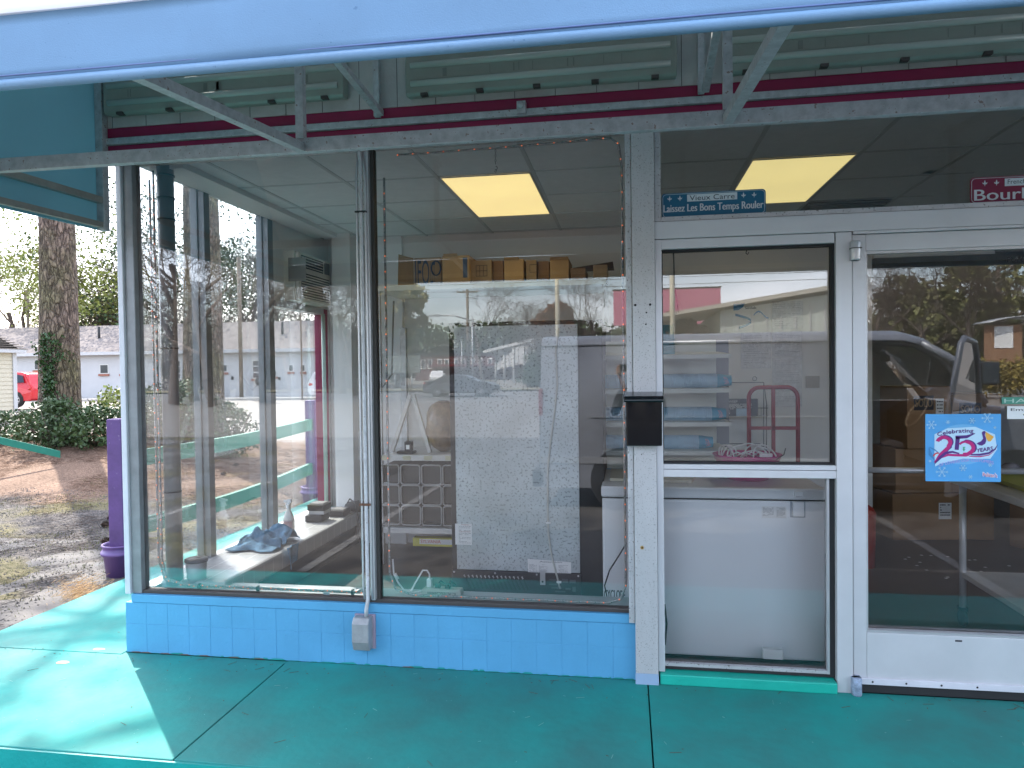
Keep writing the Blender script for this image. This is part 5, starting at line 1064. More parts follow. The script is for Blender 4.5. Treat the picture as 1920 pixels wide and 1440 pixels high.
def rail(a, b, h, lab, sag=.0, w=.05):
    m = MB(); n = 10; a = Vector(a); b = Vector(b); d = (b - a).normalized(); s_ = Vector((d.y, -d.x, 0)).normalized() * w / 2
    P = [a.lerp(b, k / n) + Vector((0, 0, -sag * math.sin(math.pi * k / n))) for k in range(n + 1)]; bb = len(m.v)
    for q in P:
        for sx, dz in ((-1, -h / 2), (1, -h / 2), (1, h / 2), (-1, h / 2)): m.v.append(tuple(q + s_ * sx + Vector((0, 0, dz))))
    for k in range(n):
        for i in range(4): m.face([bb + k * 4 + i, bb + k * 4 + (i + 1) % 4, bb + (k + 1) * 4 + (i + 1) % 4, bb + (k + 1) * 4 + i])
    m.face([bb, bb + 3, bb + 2, bb + 1]); m.face([bb + n * 4 + i for i in range(4)])
    return tag(m.build('fence_rail', GRN, None, loc=tuple(a)), lab, 'rail', 'green rails of the low fence beside the shop')
rail((-4.15, 1.96, .86), (-3.96, 4.9, .92), .14, 'upper green rail running between the two purple posts', .03)
rail((-4.15, 1.96, .27), (-3.97, 4.9, .36), .14, 'lower green rail running between the two purple posts', .05)
p = PY(113, 852, 7.2); q = PY(-120, 798, 6.0); rail((q.x, q.y, q.z), (p.x, p.y, p.z), .12, 'green rail with its end dropped to the ground at the far left', 0)

# ================================================================ VEGETATION GENERATORS
def bare_tree(seed, H=14, r0=.22, levels=5, spread=.55, lean=0, twigs=True, up=.25, maxseg=9000, split0=.28, minr=.012):
    rg = random.Random(seed); segs = []
    def grow(p, d, ln, r, lv):
        n = 4 if lv < 2 else 3; q = p
        for k in range(n):
            nd = (d + Vector((rg.gauss(0, 1), rg.gauss(0, 1), rg.gauss(0, .6))) * (.10 + .05 * lv) + Vector((0, 0, up * .12))).normalized(); e = q + nd * ln / n; r1 = r * (1 - .13)
            segs.append((q, e, r, r1)); q = e; d = nd; r = r1
            if len(segs) > maxseg: return
            if lv < levels and (k >= 1 or lv > 0) and rg.random() < .85:
                a = rg.random() * 6.283; o = d.orthogonal().normalized(); o.rotate(Matrix.Rotation(a, 3, d)); bd = (d * (1 - spread) + o * spread * 1.3 + Vector((0, 0, up * .35))).normalized()
                grow(q, bd, ln * rg.uniform(.5, .75), max(minr, r * rg.uniform(.45, .65)), lv + 1)
        if lv < levels:
            for _ in range(2):
                a = rg.random() * 6.283; o = d.orthogonal().normalized(); o.rotate(Matrix.Rotation(a, 3, d)); grow(q, (d + o * spread).normalized(), ln * .68, max(minr, r * .7), lv + 1)
    grow(Vector((0, 0, 0)), Vector((lean, 0, 1)).normalized(), H * split0, r0, 0)
    m = MB(); m.smooth = True
    for a, b, ra, rb in segs:
        d = (b - a).normalized(); u = d.orthogonal().normalized(); w = d.cross(u); n = 6 if ra > .06 else 3; bb = len(m.v)
        for p, r in ((a, ra), (b, rb)):
            for k in range(n): t_ = 2 * math.pi * k / n; m.v.append(tuple(p + (u * math.cos(t_) + w * math.sin(t_)) * r))
        for k in range(n): m.face([bb + k, bb + (k + 1) % n, bb + n + (k + 1) % n, bb + n + k])
    ends = [b for a, b, ra, rb in segs if rb < r0 * .22]
    return m, ends, segs
def leaves(m, centres, per, size, sp, rg=rnd, elong=1.6, flat=.0):
    for c in centres:
        for _ in range(per):
            p = Vector(c) + Vector((rg.gauss(0, sp), rg.gauss(0, sp), rg.gauss(0, sp * .8))); a = Vector((rg.gauss(0, 1), rg.gauss(0, 1), rg.gauss(0, 1) * (1 - flat))).normalized(); b = a.orthogonal().normalized(); b.rotate(Matrix.Rotation(rg.random() * 6.28, 3, a)); s_ = size * rg.uniform(.6, 1.3)
            c2 = a.cross(b) * s_ * .5; b = b * s_ * elong * .5
            m.v += [tuple(p - b), tuple(p + c2), tuple(p + b), tuple(p - c2)]; n = len(m.v); m.face([n - 4, n - 3, n - 2, n - 1])
    return m
def tree_thing(name, lab, loc, crown_mb, trunk_mb, crown_m, trunk_m, group, cat='tree'):
    t = thing(name, lab, cat, loc, group)
    for mb_, nm, mm in ((trunk_mb, 'trunk', trunk_m), (crown_mb, 'crown', crown_m)):
        if mb_ is None: continue
        me = mb_.build(nm, mm, None); me.parent = t; me.location = (0, 0, 0)
    return t

# --- two big pines beside the shop
def big_pine(px, py, y, width, lab, ivy, seed):
    c = PY(px, py, y); rg = random.Random(seed); x = c.x; t = thing('pine_tree', lab, 'tree', (x, y, .15), 'tall pines beside the parking lot'); m = MB(); n = 40; H = 22; R0 = width / 2; m.smooth = True; ring = []
    zs = [0, .15, .35, .6, .9] + [1.2 + .35 * k for k in range(26)] + [11, 13, 16, 19, H]
    for j, z in enumerate(zs):
        f = 1 + .55 * math.exp(-z * 3.2) ; r = R0 * f * (1 - z / (H * 1.25))
        for k in range(n):
            a = 2 * math.pi * k / n; p = Vector((math.cos(a), math.sin(a), 0)); rr = r * (1 + .035 * mnoise.noise(Vector((math.cos(a) * 5, math.sin(a) * 5, z * 1.5))) + .02 * mnoise.noise(Vector((math.cos(a) * 14, math.sin(a) * 14, z * 3)))); m.v.append((p.x * rr + .06 * math.sin(z * .35), p.y * rr, z - .15))
    for j in range(len(zs) - 1):
        for k in range(n): m.face([j * n + k, j * n + (k + 1) % n, (j + 1) * n + (k + 1) % n, (j + 1) * n + k])
    me = m.build('trunk', BARKP, None); me.parent = t
    m = MB(); cl = []
    for k in range(26):
        z = rg.uniform(11, H); a = rg.random() * 6.28; L_ = (H - z) * .28 + 1.6; d = Vector((math.cos(a), math.sin(a), .12)); p0 = Vector((0, 0, z)); pts = [p0 + d * L_ * s_ + Vector((0, 0, -.25 * s_ * s_ * L_ * .3)) for s_ in (0, .33, .66, 1)]
        m.tube(pts, [.07, .05, .03, .015], 5)
        for s_ in (.45, .6, .75, .9, 1.0): cl.append(p0 + d * L_ * s_ + Vector((rg.gauss(0, .35), rg.gauss(0, .35), rg.gauss(0, .3))))
    me = m.build('limbs', TWIG, None); me.parent = t
    m = MB(); leaves(m, cl, 13, .10, .36, rg, 2.6); me = m.build('crown', NEED, None); me.parent = t
    if ivy:
        m = MB(); cs = []
        for k in range(520):
            z = rg.uniform(-.1, 2.3); w = .30 + .75 * max(0, 1 - abs(z - 1.95) * 2.2) + .35 * math.exp(-((z + .1) * 2) ** 2); a = R_(-72) + rg.gauss(0, w * .42); r = R0 * (1.03 + .5 * math.exp(-(z + .15) * 3.2)) + .02; cs.append((r * math.cos(a), r * math.sin(a), z))
        leaves(m, cs, 3, .05, .035, rg, 1.2); me = m.build('ivy', IVY, None, label='green ivy climbing the trunk'); me.parent = t
    return t
def barkmat():
    m = bpy.data.materials.new('plated_bark'); m.use_nodes = True; t = m.node_tree; b = t.nodes['Principled BSDF']; b.inputs['Roughness'].default_value = .95; lk = t.links
    co = t.nodes.new('ShaderNodeTexCoord'); mp_ = t.nodes.new('ShaderNodeMapping'); mp_.inputs['Scale'].default_value = (1, 1, .33); lk.new(co.outputs['Object'], mp_.inputs[0])
    nd = t.nodes.new('ShaderNodeTexNoise'); nd.inputs['Scale'].default_value = 5; nd.inputs['Detail'].default_value = 4; lk.new(mp_.outputs[0], nd.inputs['Vector'])
    vm = t.nodes.new('ShaderNodeVectorMath'); vm.operation = 'MULTIPLY_ADD'; vm.inputs[1].default_value = (.25, .25, .25); lk.new(nd.outputs['Color'], vm.inputs[0]); lk.new(mp_.outputs[0], vm.inputs[2])
    v = t.nodes.new('ShaderNodeTexVoronoi'); v.feature = 'DISTANCE_TO_EDGE'; v.inputs['Scale'].default_value = 13; lk.new(vm.outputs[0], v.inputs['Vector'])
    r = t.nodes.new('ShaderNodeValToRGB'); r.color_ramp.elements[0].position = .0; r.color_ramp.elements[0].color = (.13, .10, .085, 1); r.color_ramp.elements[1].position = .10; r.color_ramp.elements[1].color = (.22, .175, .145, 1); lk.new(v.outputs['Distance'], r.inputs[0])
    n = t.nodes.new('ShaderNodeTexNoise'); n.inputs['Scale'].default_value = 1.6; n.inputs['Detail'].default_value = 6; lk.new(co.outputs['Object'], n.inputs['Vector'])
    r2 = t.nodes.new('ShaderNodeValToRGB'); r2.color_ramp.elements[0].position = .4; r2.color_ramp.elements[0].color = (1, .93, .9, 1); r2.color_ramp.elements[1].position = .62; r2.color_ramp.elements[1].color = (.82, .92, .62, 1); lk.new(n.outputs[0], r2.inputs[0])
    mm = t.nodes.new('ShaderNodeMix'); mm.data_type = 'RGBA'; mm.blend_type = 'MULTIPLY'; mm.inputs['Factor'].default_value = 1; lk.new(r.outputs[0], mm.inputs[6]); lk.new(r2.outputs[0], mm.inputs[7])
    n4 = t.nodes.new('ShaderNodeTexNoise'); n4.inputs['Scale'].default_value = 16; n4.inputs['Detail'].default_value = 8; n4.inputs['Roughness'].default_value = .7; n4.inputs['Distortion'].default_value = .6; lk.new(mp_.outputs[0], n4.inputs['Vector'])
    r4 = t.nodes.new('ShaderNodeValToRGB'); r4.color_ramp.elements[0].position = .40; r4.color_ramp.elements[0].color = (.35, .32, .30, 1); r4.color_ramp.elements[1].position = .60; r4.color_ramp.elements[1].color = (1.15, 1.12, 1.1, 1); lk.new(n4.outputs[0], r4.inputs[0])
    m5 = t.nodes.new('ShaderNodeMix'); m5.data_type = 'RGBA'; m5.blend_type = 'MULTIPLY'; m5.inputs['Factor'].default_value = 1; lk.new(mm.outputs[2], m5.inputs[6]); lk.new(r4.outputs[0], m5.inputs[7]); lk.new(m5.outputs[2], b.inputs['Base Color'])
    bp = t.nodes.new('ShaderNodeBump'); bp.inputs['Strength'].default_value = 1; bp.inputs['Distance'].default_value = .05; mr = t.nodes.new('ShaderNodeMapRange'); mr.inputs['From Max'].default_value = .2; lk.new(v.outputs['Distance'], mr.inputs[0]); lk.new(mr.outputs[0], bp.inputs['Height']); lk.new(bp.outputs[0], b.inputs['Normal']); return m
BARKP = barkmat()
big_pine(107, 600, 10, .82, 'big pine trunk with a patch of ivy at the left, behind the evergreen shrubs', True, 3)
big_pine(378, 650, 10.4, .86, 'big pine trunk seen through the first side window panes', False, 5)
for x_, y_, sd2, lb2 in ((-18.5, 13.0, 71, 'unseen pine added outside the left picture edge to shade the yard, nearer the motel'), (-21.5, 8.5, 72, 'unseen pine added outside the left picture edge to shade the yard, nearer the street')):  # two pines added out of view so their crowns shade the gravel yard
    q = big_pine(107, 600, 10, .7, lb2, False, sd2); q.location = (x_, y_, .0)
# --- shrubs round the trunks
def shrub(px, py, y, w, h, lab, seed, mm=LEAF, n=190, name='evergreen_shrub', group='evergreen shrubs round the pine trunks', stems=True):
    rg = random.Random(seed); c = PY(px, py, y); z0 = yard_h(c.x, y) if y < 13 else -.1
    t = thing(name, lab, 'shrub', (c.x, y, z0), group); m = MB(); cs = []
    for k in range(9): a = rg.random() * 6.28; m.tube([(0, 0, 0), (w * .25 * math.cos(a), w * .25 * math.sin(a), h * .4), (w * .42 * math.cos(a), w * .42 * math.sin(a), h * .85)], [.015, .01, .005], 4)
    me = m.build('stems', TWIG, None); me.parent = t
    for k in range(n):
        a = rg.random() * 6.28; u = rg.random() ** .5; zz = rg.random(); lim = (math.sin(math.pi * min(1, zz * .85 + .12)) ** .6) * (1 + .35 * mnoise.noise(Vector((math.cos(a) * 2 + seed, math.sin(a) * 2, zz * 3)))); cs.append((w * .5 * u * lim * math.cos(a), w * .5 * u * lim * math.sin(a), zz * h * (1 + .2 * mnoise.noise(Vector((math.cos(a) * 3, math.sin(a) * 3, seed))))))
    m = MB(); leaves(m, cs, 9, .055, .07, rg, 1.5); me = m.build('crown', mm, None); me.parent = t; return t
shrub(25, 810, 9.2, 2.2, .55, 'low dark evergreen shrub at the far left edge under the cream building', 11)
shrub(105, 800, 8.7, 1.6, .85, 'dark evergreen shrub in front of the ivy covered pine trunk', 12, n=260)
shrub(180, 805, 8.6, 1.4, .72, 'dark evergreen shrub just right of the ivy covered pine trunk', 13)
shrub(225, 790, 9.6, 1.4, 1.0, 'sunlit yellow green shrub left of the purple post', 14, LEAFY)
shrub(300, 800, 9.4, 1.8, 1.0, 'bright evergreen shrub seen through the glass corner beside the grey pipe', 15, LEAF, 330)
shrub(350, 790, 9.3, 1.2, 1.25, 'tall evergreen shrub leaning on the left of the glazed-in pine trunk', 16)
shrub(425, 775, 9.6, 1.1, 1.0, 'evergreen shrub right of the pine trunk seen through the middle pane', 17)

# --- bare trees: templates then copies
TB = []
for k, (sd_, H, r0, sp_) in enumerate(((21, 15, .24, .5), (22, 18, .28, .42), (23, 12, .2, .62), (24, 16, .22, .5))):
    mb_, ends, _ = bare_tree(sd_, H, r0, 5, sp_, 0, maxseg=5200); TB.append((mb_, ends))
_proto = [None] * 4
def place_bare(i, loc, rz, sc, lab, group, crown=None):
    if _proto[i] is None and crown is None:
        t = thing('bare_tree', lab, 'tree', loc, group); me = TB[i][0].build('branches', TWIG, None); me.parent = t; me.name = 'trunk'; _proto[i] = t; t.rotation_euler = (0, 0, rz); t.scale = (sc,) * 3; return t
    if crown is None: return copy_tree(_proto[i], loc, rz, sc, lab, group)
SIDEG = 'bare trees behind the white motel'
spots = [(20, 55, 1), (75, 62, 0), (140, 58, 3), (170, 48, 2), (205, 54, 1), (255, 60, 0), (300, 50, 3), (345, 58, 1), (400, 52, 2), (440, 60, 0), (480, 50, 3), (520, 56, 1), (560, 52, 0), (590, 60, 2), (635, 58, 3)]
near = {20: 'the left picture edge', 75: 'the gap left of the ivy pine', 140: 'the right side of the ivy pine', 170: 'the awning corner, smallest there', 205: 'the ivy clad tree', 255: 'the glass corner post', 300: 'the grey vertical pipe', 345: 'the glazed pine trunk, left side', 400: 'the first side mullion', 440: 'the second side pane centre', 480: 'the second side mullion', 520: 'the third side pane left part', 560: 'the third side pane centre', 590: 'the third side pane right part', 635: 'the middle window conduit'}
for (px, Y, i) in spots:
    c = PY(px, 700, Y); place_bare(i, (c.x, Y, 0), rnd.random() * 6.28, rnd.uniform(.95, 1.35), 'leafless tree behind the white motel, in line with ' + near[px], SIDEG)
# ivy-clad tree and holly boughs at the left
mb_, ends, segs = bare_tree(31, 22, .5, 4, .45, 0, maxseg=2500)
m = MB(); rg = random.Random(4); cs = [a.lerp(b, rg.random()) + Vector((rg.gauss(0, .55), rg.gauss(0, .55), 0)) for a, b, ra, rb in segs if ra > .16 and b.z < 15 for _ in range(60)]; leaves(m, cs, 8, .30, .4, rg, 1.2)
c = PY(214, 640, 56); t = tree_thing('ivy_clad_tree', 'tree wrapped in dark green ivy behind the motel roof left of the shop corner', (c.x, 56, 0), m, mb_, IVY, TWIG, None)
def holly(px, py, Y, seed, lab, H=7, mm=LEAFY):
    Y = 50 + seed % 5; H *= 2.6; mb_, ends, segs = bare_tree(seed, H, .22, 4, .6, 0, maxseg=1500, split0=.4); m = MB(); rg = random.Random(seed); cs = [e for e in ends if e.z > H * .3 and rg.random() < .45]; leaves(m, cs, 8, .17, .5, rg, 1.7); c = PY(px, 760, Y); return tree_thing('holly_tree', lab, (c.x, Y, 0), m, mb_, mm, TWIG, 'yellow green small leaved trees')
holly(215, 450, 16, 41, 'yellow green leaved tree between the awning corner and the glass corner', 6.4); holly(45, 450, 15, 42, 'yellow green leaved tree left of the ivy pine', 6.6); holly(300, 450, 17, 43, 'green leaved tree seen through the glass corner', 6.6, LEAF); holly(460, 420, 15, 45, 'green leaved tree with silvery gaps behind the upper middle side pane', 7.4, LEAF); holly(375, 420, 19, 46, 'green leaved tree behind the glazed pine trunk', 8, LEAF)
# brush band behind motel
def brush(x0, x1, y0, y1, h, n, mm, lab, z0=-.15, mirror=False, w=.02, leaf=0):
    m = MB()
    for k in range(n):
        x = rnd.uniform(x0, x1); y = rnd.uniform(y0, y1); hh = h * rnd.uniform(.5, 1) * (1 + .25 * mnoise.noise(Vector((x * .15, y * .1, 0)))); z = z0 + hh * rnd.random(); a = rnd.random() * 6.28; e = rnd.uniform(.2, 1.4); l = rnd.uniform(.5, 1.4)
        d = Vector((math.cos(a) * math.cos(e), math.sin(a) * math.cos(e), math.sin(e))) * l; s_ = d.orthogonal().normalized() * w
        m.v += [(x - s_.x, y - s_.y, z - s_.z), (x + s_.x, y + s_.y, z + s_.z), (x + d.x, y + d.y, z + d.z)]; q = len(m.v); m.face([q - 3, q - 2, q - 1])
    return tag(m.build('brush_thicket', mm, None), lab, 'thicket', kind='stuff')
brush(-75, -8, 52, 66, 7.5, 26000, mat('pinkish_brush', (.24, .16, .13), .95, 0, .3, .3), 'mass of bare pinkish brush behind the white motel', w=.035)
m = MB()
for k in range(1500):
    x = rnd.uniform(-62, -18); y = 50 + rnd.random() * 2; leaves(m, [(x, y, rnd.uniform(2, 4.6) + .4 * mnoise.noise(Vector((x * .3, 0, 0))))], 5, .25, .3)
tag(m.build('russet_hedge', mat('russet_leaf', (.30, .13, .05), .8, 0, .5, .3), None, loc=(-40, 51, 0)), 'russet leaved hedge showing above the motel roof', 'hedge', kind='stuff')

# ================================================================ MOTEL
MY = 38.0
t = thing('white_motel', 'long low white motel with a grey shingle roof across the side parking lot', 'motel', (-35, MY, .1))
B(-75, -6, MY, MY + 9, -.1, 2.95).build('wall', MOTW, t)
m = MB(); ya, yb, yc = MY - .45, MY + 5.5, MY + 11.5
m.hexa([(-76, ya, 2.90), (-5, ya, 2.90), (-5, yb, 5.05), (-76, yb, 5.05), (-76, ya, 3.05), (-5, ya, 3.05), (-5, yb, 5.20), (-76, yb, 5.20)]); m.poly([(-76, yb, 5.2), (-5, yb, 5.2), (-5, yc, 3), (-76, yc, 3)]); rf = m.build('roof', ROOF, t)
B(-76, -5, ya - .03, ya - .002, 2.86, 3.06).build('fascia', MOTW, rf)
for px in (186, 530): c = PY(px, 640, MY + 2.5); m = MB(); m.tube([(c.x, MY + 2.5, 3.9), (c.x, MY + 2.5, 4.9)], .08, 8); m.build('vent_pipe', BLKM, rf)
WING = mat('dark_window_glass', (.05, .06, .07), .1, 0, .3, 1); BRK = mat('brick_sill', (.30, .12, .08), .9)
def mwin(px0, px1, py0, py1, kind=0):
    a = PY(px0, py0, MY); b = PY(px1, py1, MY); B(a.x, b.x, MY - .02, MY + .05, b.z, a.z).build('window', mat('pale_window_frame', (.55, .55, .52), .6), t)
    w = bpy.data.objects[-1] if False else None
    e = .06; g_ = B(a.x + e, b.x - e, MY - .03, MY - .021, b.z + e, a.z - e).build('window_pane', WING, t); B(a.x - .05, b.x + .05, MY - .1, MY, b.z - .13, b.z - .005).build('window_sill', BRK, t)
    if kind:
        m = MB()
        for k in range(1, 3): z = b.z + (a.z - b.z) * k / 3; m.box(a.x, b.x, MY - .045, MY - .031, z - .035, z + .035)
        m.build('sash_bar', MOTW, t)
for q in ((187, 204, 683, 701), (226, 240, 683, 701), (64, 74, 674, 694), (145, 150, 698, 712), (415, 427, 683, 698), (541, 551, 683, 697), (565, 573, 683, 697), (592, 600, 694, 706), (515, 520, 694, 706)): mwin(*q)
for q in ((319, 340, 675, 713), (473, 491, 675, 710)): mwin(*q, 1)
for (px0, px1, py0, py1) in ((323, 341, 709, 729), (478, 492, 708, 722)):
    a = PY(px0, py0, MY - .4); b = PY(px1, py1, MY - .4); m = MB(); m.box(a.x, b.x, MY - .45, MY - .03, b.z, a.z); u_ = m.build('window_air_conditioner', mat('ac_beige', (.5, .48, .42), .6), t, bev=.02); m = MB(); m.lathe([(0, -.01), (.28, -.01), (.3, 0)], ((a.x + b.x) / 2 + .1, MY - .47, (a.z + b.z) / 2), 16, 'y'); m.build('fan_grille', BLKM, u_)
for q in ((434, 438, 706, 712), (522, 526, 707, 712)): a = PY(q[0], q[2], MY); b = PY(q[1], q[3], MY); B(a.x, b.x, MY - .06, MY, b.z, a.z).build('wall_box', BLKM, t)
struct(B(-60, -5, MY - 3, MY - .02, -.1, .11).build('motel_walk', mat('pale_concrete', (.42, .40, .36), .9)))
# utility poles and wire on the side
for px, Y, zt, lb in ((55, 49, 9.0, 'wooden utility pole behind the motel roof left of the ivy pine'), (452, 36.5, 8.6, 'wooden utility pole in front of the motel seen through the middle side pane'), (566, 35, 7.6, 'thin pole in front of the motel seen through the third side pane')):
    c = PY(px, 700, Y); m = MB(); m.tube([(c.x, Y, 0), (c.x, Y, zt)], .12 if px < 560 else .05, 8); tag(m.build('utility_pole', mat('pole_wood', (.20, .16, .12), .9, 0, .3, 4), None, loc=(c.x, Y, 0)), lb, 'pole')
# cream building at the left edge: its long side wall runs away from the camera and ends at the corner board
t = thing('cream_building', 'corner of a cream clapboard building with brown shingles at the left picture edge', 'building', (-24, 18, 0)); a = PY(27, 662, 20)
CRE = mat('cream_clapboard', (.50, .45, .34), .7, 0, .05); bx_ = a.x
B(bx_ - 8, bx_ - .03, 10, 19.98, -.1, 2.45).build('wall', CRE, t)
m = MB()
for k in range(16): z = .0 + k * .155; m.hexa([(bx_ - .03, 10, z), (bx_, 10, z), (bx_, 19.98, z), (bx_ - .03, 19.98, z), (bx_ - .03, 10, z + .15), (bx_ - .022, 10, z + .15), (bx_ - .022, 19.98, z + .15), (bx_ - .03, 19.98, z + .15)])
m.build('clapboards', CRE, t); B(bx_ - .1, bx_ + .03, 19.9, 20.06, -.1, 2.45).build('corner_board', MOTW, t)
B(bx_ - 8, bx_ + .28, 9.8, 20.25, 2.45, 2.58).build('eave', MOTW, t)
m = MB()
for k in range(22): z = 2.585 + k * .085; m.hexa([(bx_ - 6, 9.8, z), (bx_ + .3 - k * .17, 9.8, z), (bx_ + .3 - k * .17, 20.3 - k * .02, z), (bx_ - 6, 20.3 - k * .02, z), (bx_ - 6, 9.8, z + .03), (bx_ + .3 - k * .17, 9.8, z + .03), (bx_ + .3 - k * .17, 20.3 - k * .02, z + .03), (bx_ - 6, 20.3 - k * .02, z + .03)])
m.build('roof_shingles', mat('brown_shingle', (.17, .145, .12), .9, 0, .3, 6), t); m = MB(); m.prism([(bx_ + .15, 2.585), (bx_ - 3.3, 4.4), (bx_ - 6, 4.4), (bx_ - 6, 2.585)], 9.9, 20.1); m.build('roof_core', mat('dark_shingle_gap', (.05, .045, .04), .9), t)

# ================================================================ VEHICLES
def wheel(m_parent, x, y, z, r=.33, w=.2, side=1, rim=None):
    m = MB(); m.lathe([(r * .62, -w / 2), (r * .95, -w / 2), (r, -w / 2 + .03), (r, w / 2 - .03), (r * .95, w / 2), (r * .62, w / 2)], (x, y, z), 28, 'y'); ty = m.build('wheel', RUB, m_parent)
    m = MB(); yy = w / 2 * side; m.lathe([(0, yy * .55), (r * .6, yy * .5), (r * .63, yy * .98), (r * .55, yy * .9)], (x, y, z), 24, 'y')
    for k in range(7): a = k * 6.283 / 7; m.bar((x, y + yy * .85, z), (x + r * .58 * math.cos(a), y + yy * .8, z + r * .58 * math.sin(a)), .045, .03, up=(0, 1, 0))
    m.lathe([(0, yy * .95), (.05, yy * .95), (.06, yy * .8)], (x, y, z), 12, 'y'); m.build('rim', rim or mat('silver_rim', (.5, .5, .52), .3, .6), ty)
def car(lab, cat, loc, rz, L_, W, prof, glassprof, paint, group=None, wheels=(.85, None), r=.33, front=1, name='parked_car'):
    """prof: outline (x,z) of the body side; glassprof: outline of side glass; x grows towards the front"""
    t = thing(name, lab, cat, (0, 0, 0), group)
    belt = min(q[1] for q in glassprof) - .04; zt = max(q[1] for q in prof)
    def hw(z): return W / 2 - (.0 if z <= belt else .20 * ((z - belt) / (zt - belt)) ** 1.3) - (.04 * max(0, (.35 - z) / .2) if z < .35 else 0)
    P = []; n = len(prof)
    for i in range(n):
        a = prof[i]; b = prof[(i + 1) % n]; k = max(1, int(math.hypot(b[0] - a[0], b[1] - a[1]) / .16))
        for j in range(k): P.append((a[0] + (b[0] - a[0]) * j / k, a[1] + (b[1] - a[1]) * j / k))
    m = MB(); m.smooth = True; N = len(P); yt = [(-1, 1), (-.86, .0), (-.5, .0), (0, 0), (.5, 0), (.86, 0), (1, 1)]; cx = sum(p[0] for p in P) / N
    for (f, _) in yt:
        for (x, z) in P: m.v.append((x, f * hw(z), z - (.05 * (abs(f) - .86) / .14 if abs(f) > .86 and z > belt - .05 and False else 0)))
    for s_ in range(len(yt) - 1):
        for i in range(N): j = (i + 1) % N; m.face([s_ * N + i, (s_ + 1) * N + i, (s_ + 1) * N + j, s_ * N + j])
    m.smooth = False
    wr = r * 1.12
    m.face(list(range(N))); m.face([(len(yt) - 1) * N + i for i in range(N)][::-1])
    body = m.build('body', paint, None, bev=.03); body.parent = t
    for sd_ in (-1, 1):
        m = MB(); y = lambda z, o=.006: sd_ * (hw(z) + o); m.poly([(x, y(z), z) for x, z in glassprof]); g_ = m.build('side_window', mat('car_window_dark', (.02, .025, .03), .05), None); g_.parent = t
        m = MB(); xs = sorted(q[0] for q in glassprof); xm = xs[0] + (xs[-1] - xs[0]) * .50; m.hexa([(xm - .04, y(belt, .004), belt), (xm + .04, y(belt, .004), belt), (xm + .04, y(belt, .012), belt), (xm - .04, y(belt, .012), belt), (xm - .04, y(zt - .1, .004), zt - .1), (xm + .04, y(zt - .1, .004), zt - .1), (xm + .04, y(zt - .1, .012), zt - .1), (xm - .04, y(zt - .1, .012), zt - .1)]); p_ = m.build('door_pillar', BLK, None); p_.parent = t
        m = MB(); m.box(-.02, .0, sd_ * (W / 2 - .002), sd_ * (W / 2 + .001), .3, belt).box(L_ * .2, L_ * .2 + .02, sd_ * (W / 2 - .002), sd_ * (W / 2 + .001), .3, belt); p_ = m.build('door_seam', BLKM, None); p_.parent = t
        for x in (-.35, .55): m = MB(); m.box(x, x + .16, sd_ * (W / 2), sd_ * (W / 2 + .03), belt - .14, belt - .10); p_ = m.build('door_handle', paint, None, bev=.008); p_.parent = t
        m = MB(); m.box(L_ * .18, L_ * .18 + .12, sd_ * (W / 2), sd_ * (W / 2 + .2), belt, belt + .14); p_ = m.build('wing_mirror', paint, None, bev=.03); p_.parent = t
        m = MB(); xf = max(q[0] for q in prof); m.ball((xf - .22, sd_ * (W / 2 - .18), .66), .2, 10, (.9, .9, .4)); p_ = m.build('headlight', mat('lamp_glass', (.6, .62, .65), .1), None); p_.parent = t
        m = MB(); xr = min(q[0] for q in prof); m.ball((xr + .16, sd_ * (W / 2 - .14), .88), .2, 10, (.9, .85, .5)); p_ = m.build('tail_light', mat('tail_red', (.5, .01, .01), .2), None); p_.parent = t
        for xw in wheels:
            m = MB(); m.lathe([(0, 0), (wr, 0)], (xw, sd_ * (W / 2 + .003), r), 24, 'y'); p_ = m.build('wheel_arch', BLKM, None); p_.parent = t
            ORG[t.name] = Vector((0, 0, 0)); wheel(t, xw, sd_ * (W / 2 - .07), r, r, .2, sd_)
    # screens
    t.location = loc; t.rotation_euler = (0, 0, rz); return t
sedan_prof = [(-2.4, .35), (-2.42, .75), (-2.3, 1.0), (-1.75, 1.06), (-1.05, 1.38), (-.3, 1.45), (.35, 1.40), (1.15, 1.02), (1.9, .92), (2.35, .72), (2.4, .4), (2.2, .25), (-2.25, .25)]
sedan_glass = [(-1.55, 1.03), (-1.0, 1.32), (-.3, 1.38), (.32, 1.33), (.95, 1.03)]
suv_prof = [(-2.25, .4), (-2.3, .9), (-2.15, 1.15), (-1.95, 1.58), (-1.5, 1.68), (.1, 1.68), (.5, 1.6), (1.15, 1.12), (2.05, 1.0), (2.3, .75), (2.28, .35), (-2.1, .3)]
suv_glass = [(-1.85, 1.18), (-1.7, 1.5), (-1.3, 1.58), (.15, 1.58), (.95, 1.16)]
REDP = mat('red_car_paint', (.55, .02, .03), .2, 0, .04); GRYP = mat('dark_grey_paint', (.09, .09, .10), .2, .3, .04); WHP = mat('white_car_paint', (.7, .7, .7), .3, 0, .03)
c = PY(47, 765, 27); car('red suv parked nose out between the cream building and the ivy pine', 'car', (c.x - 1.0, 27.0, .08), math.pi, 4.6, 1.85, suv_prof, suv_glass, REDP, 'cars on the side parking lot', (-1.4, 1.4), .36)
c = PY(606, 735, 36); car('small white suv parked by the motel, seen through the third side pane', 'car', (c.x + 2.2, 35, .0), 0, 4.4, 1.8, suv_prof, suv_glass, WHP, 'cars on the side parking lot', (-1.4, 1.4), .36)
c = VY(866, 742, 42); car('dark grey sedan driving along the road, mirrored in the right front pane', 'car', (c.x, -42, -.14), 0, 4.8, 1.85, sedan_prof, sedan_glass, GRYP, 'cars mirrored in the front glass', (-1.45, 1.42), .34)
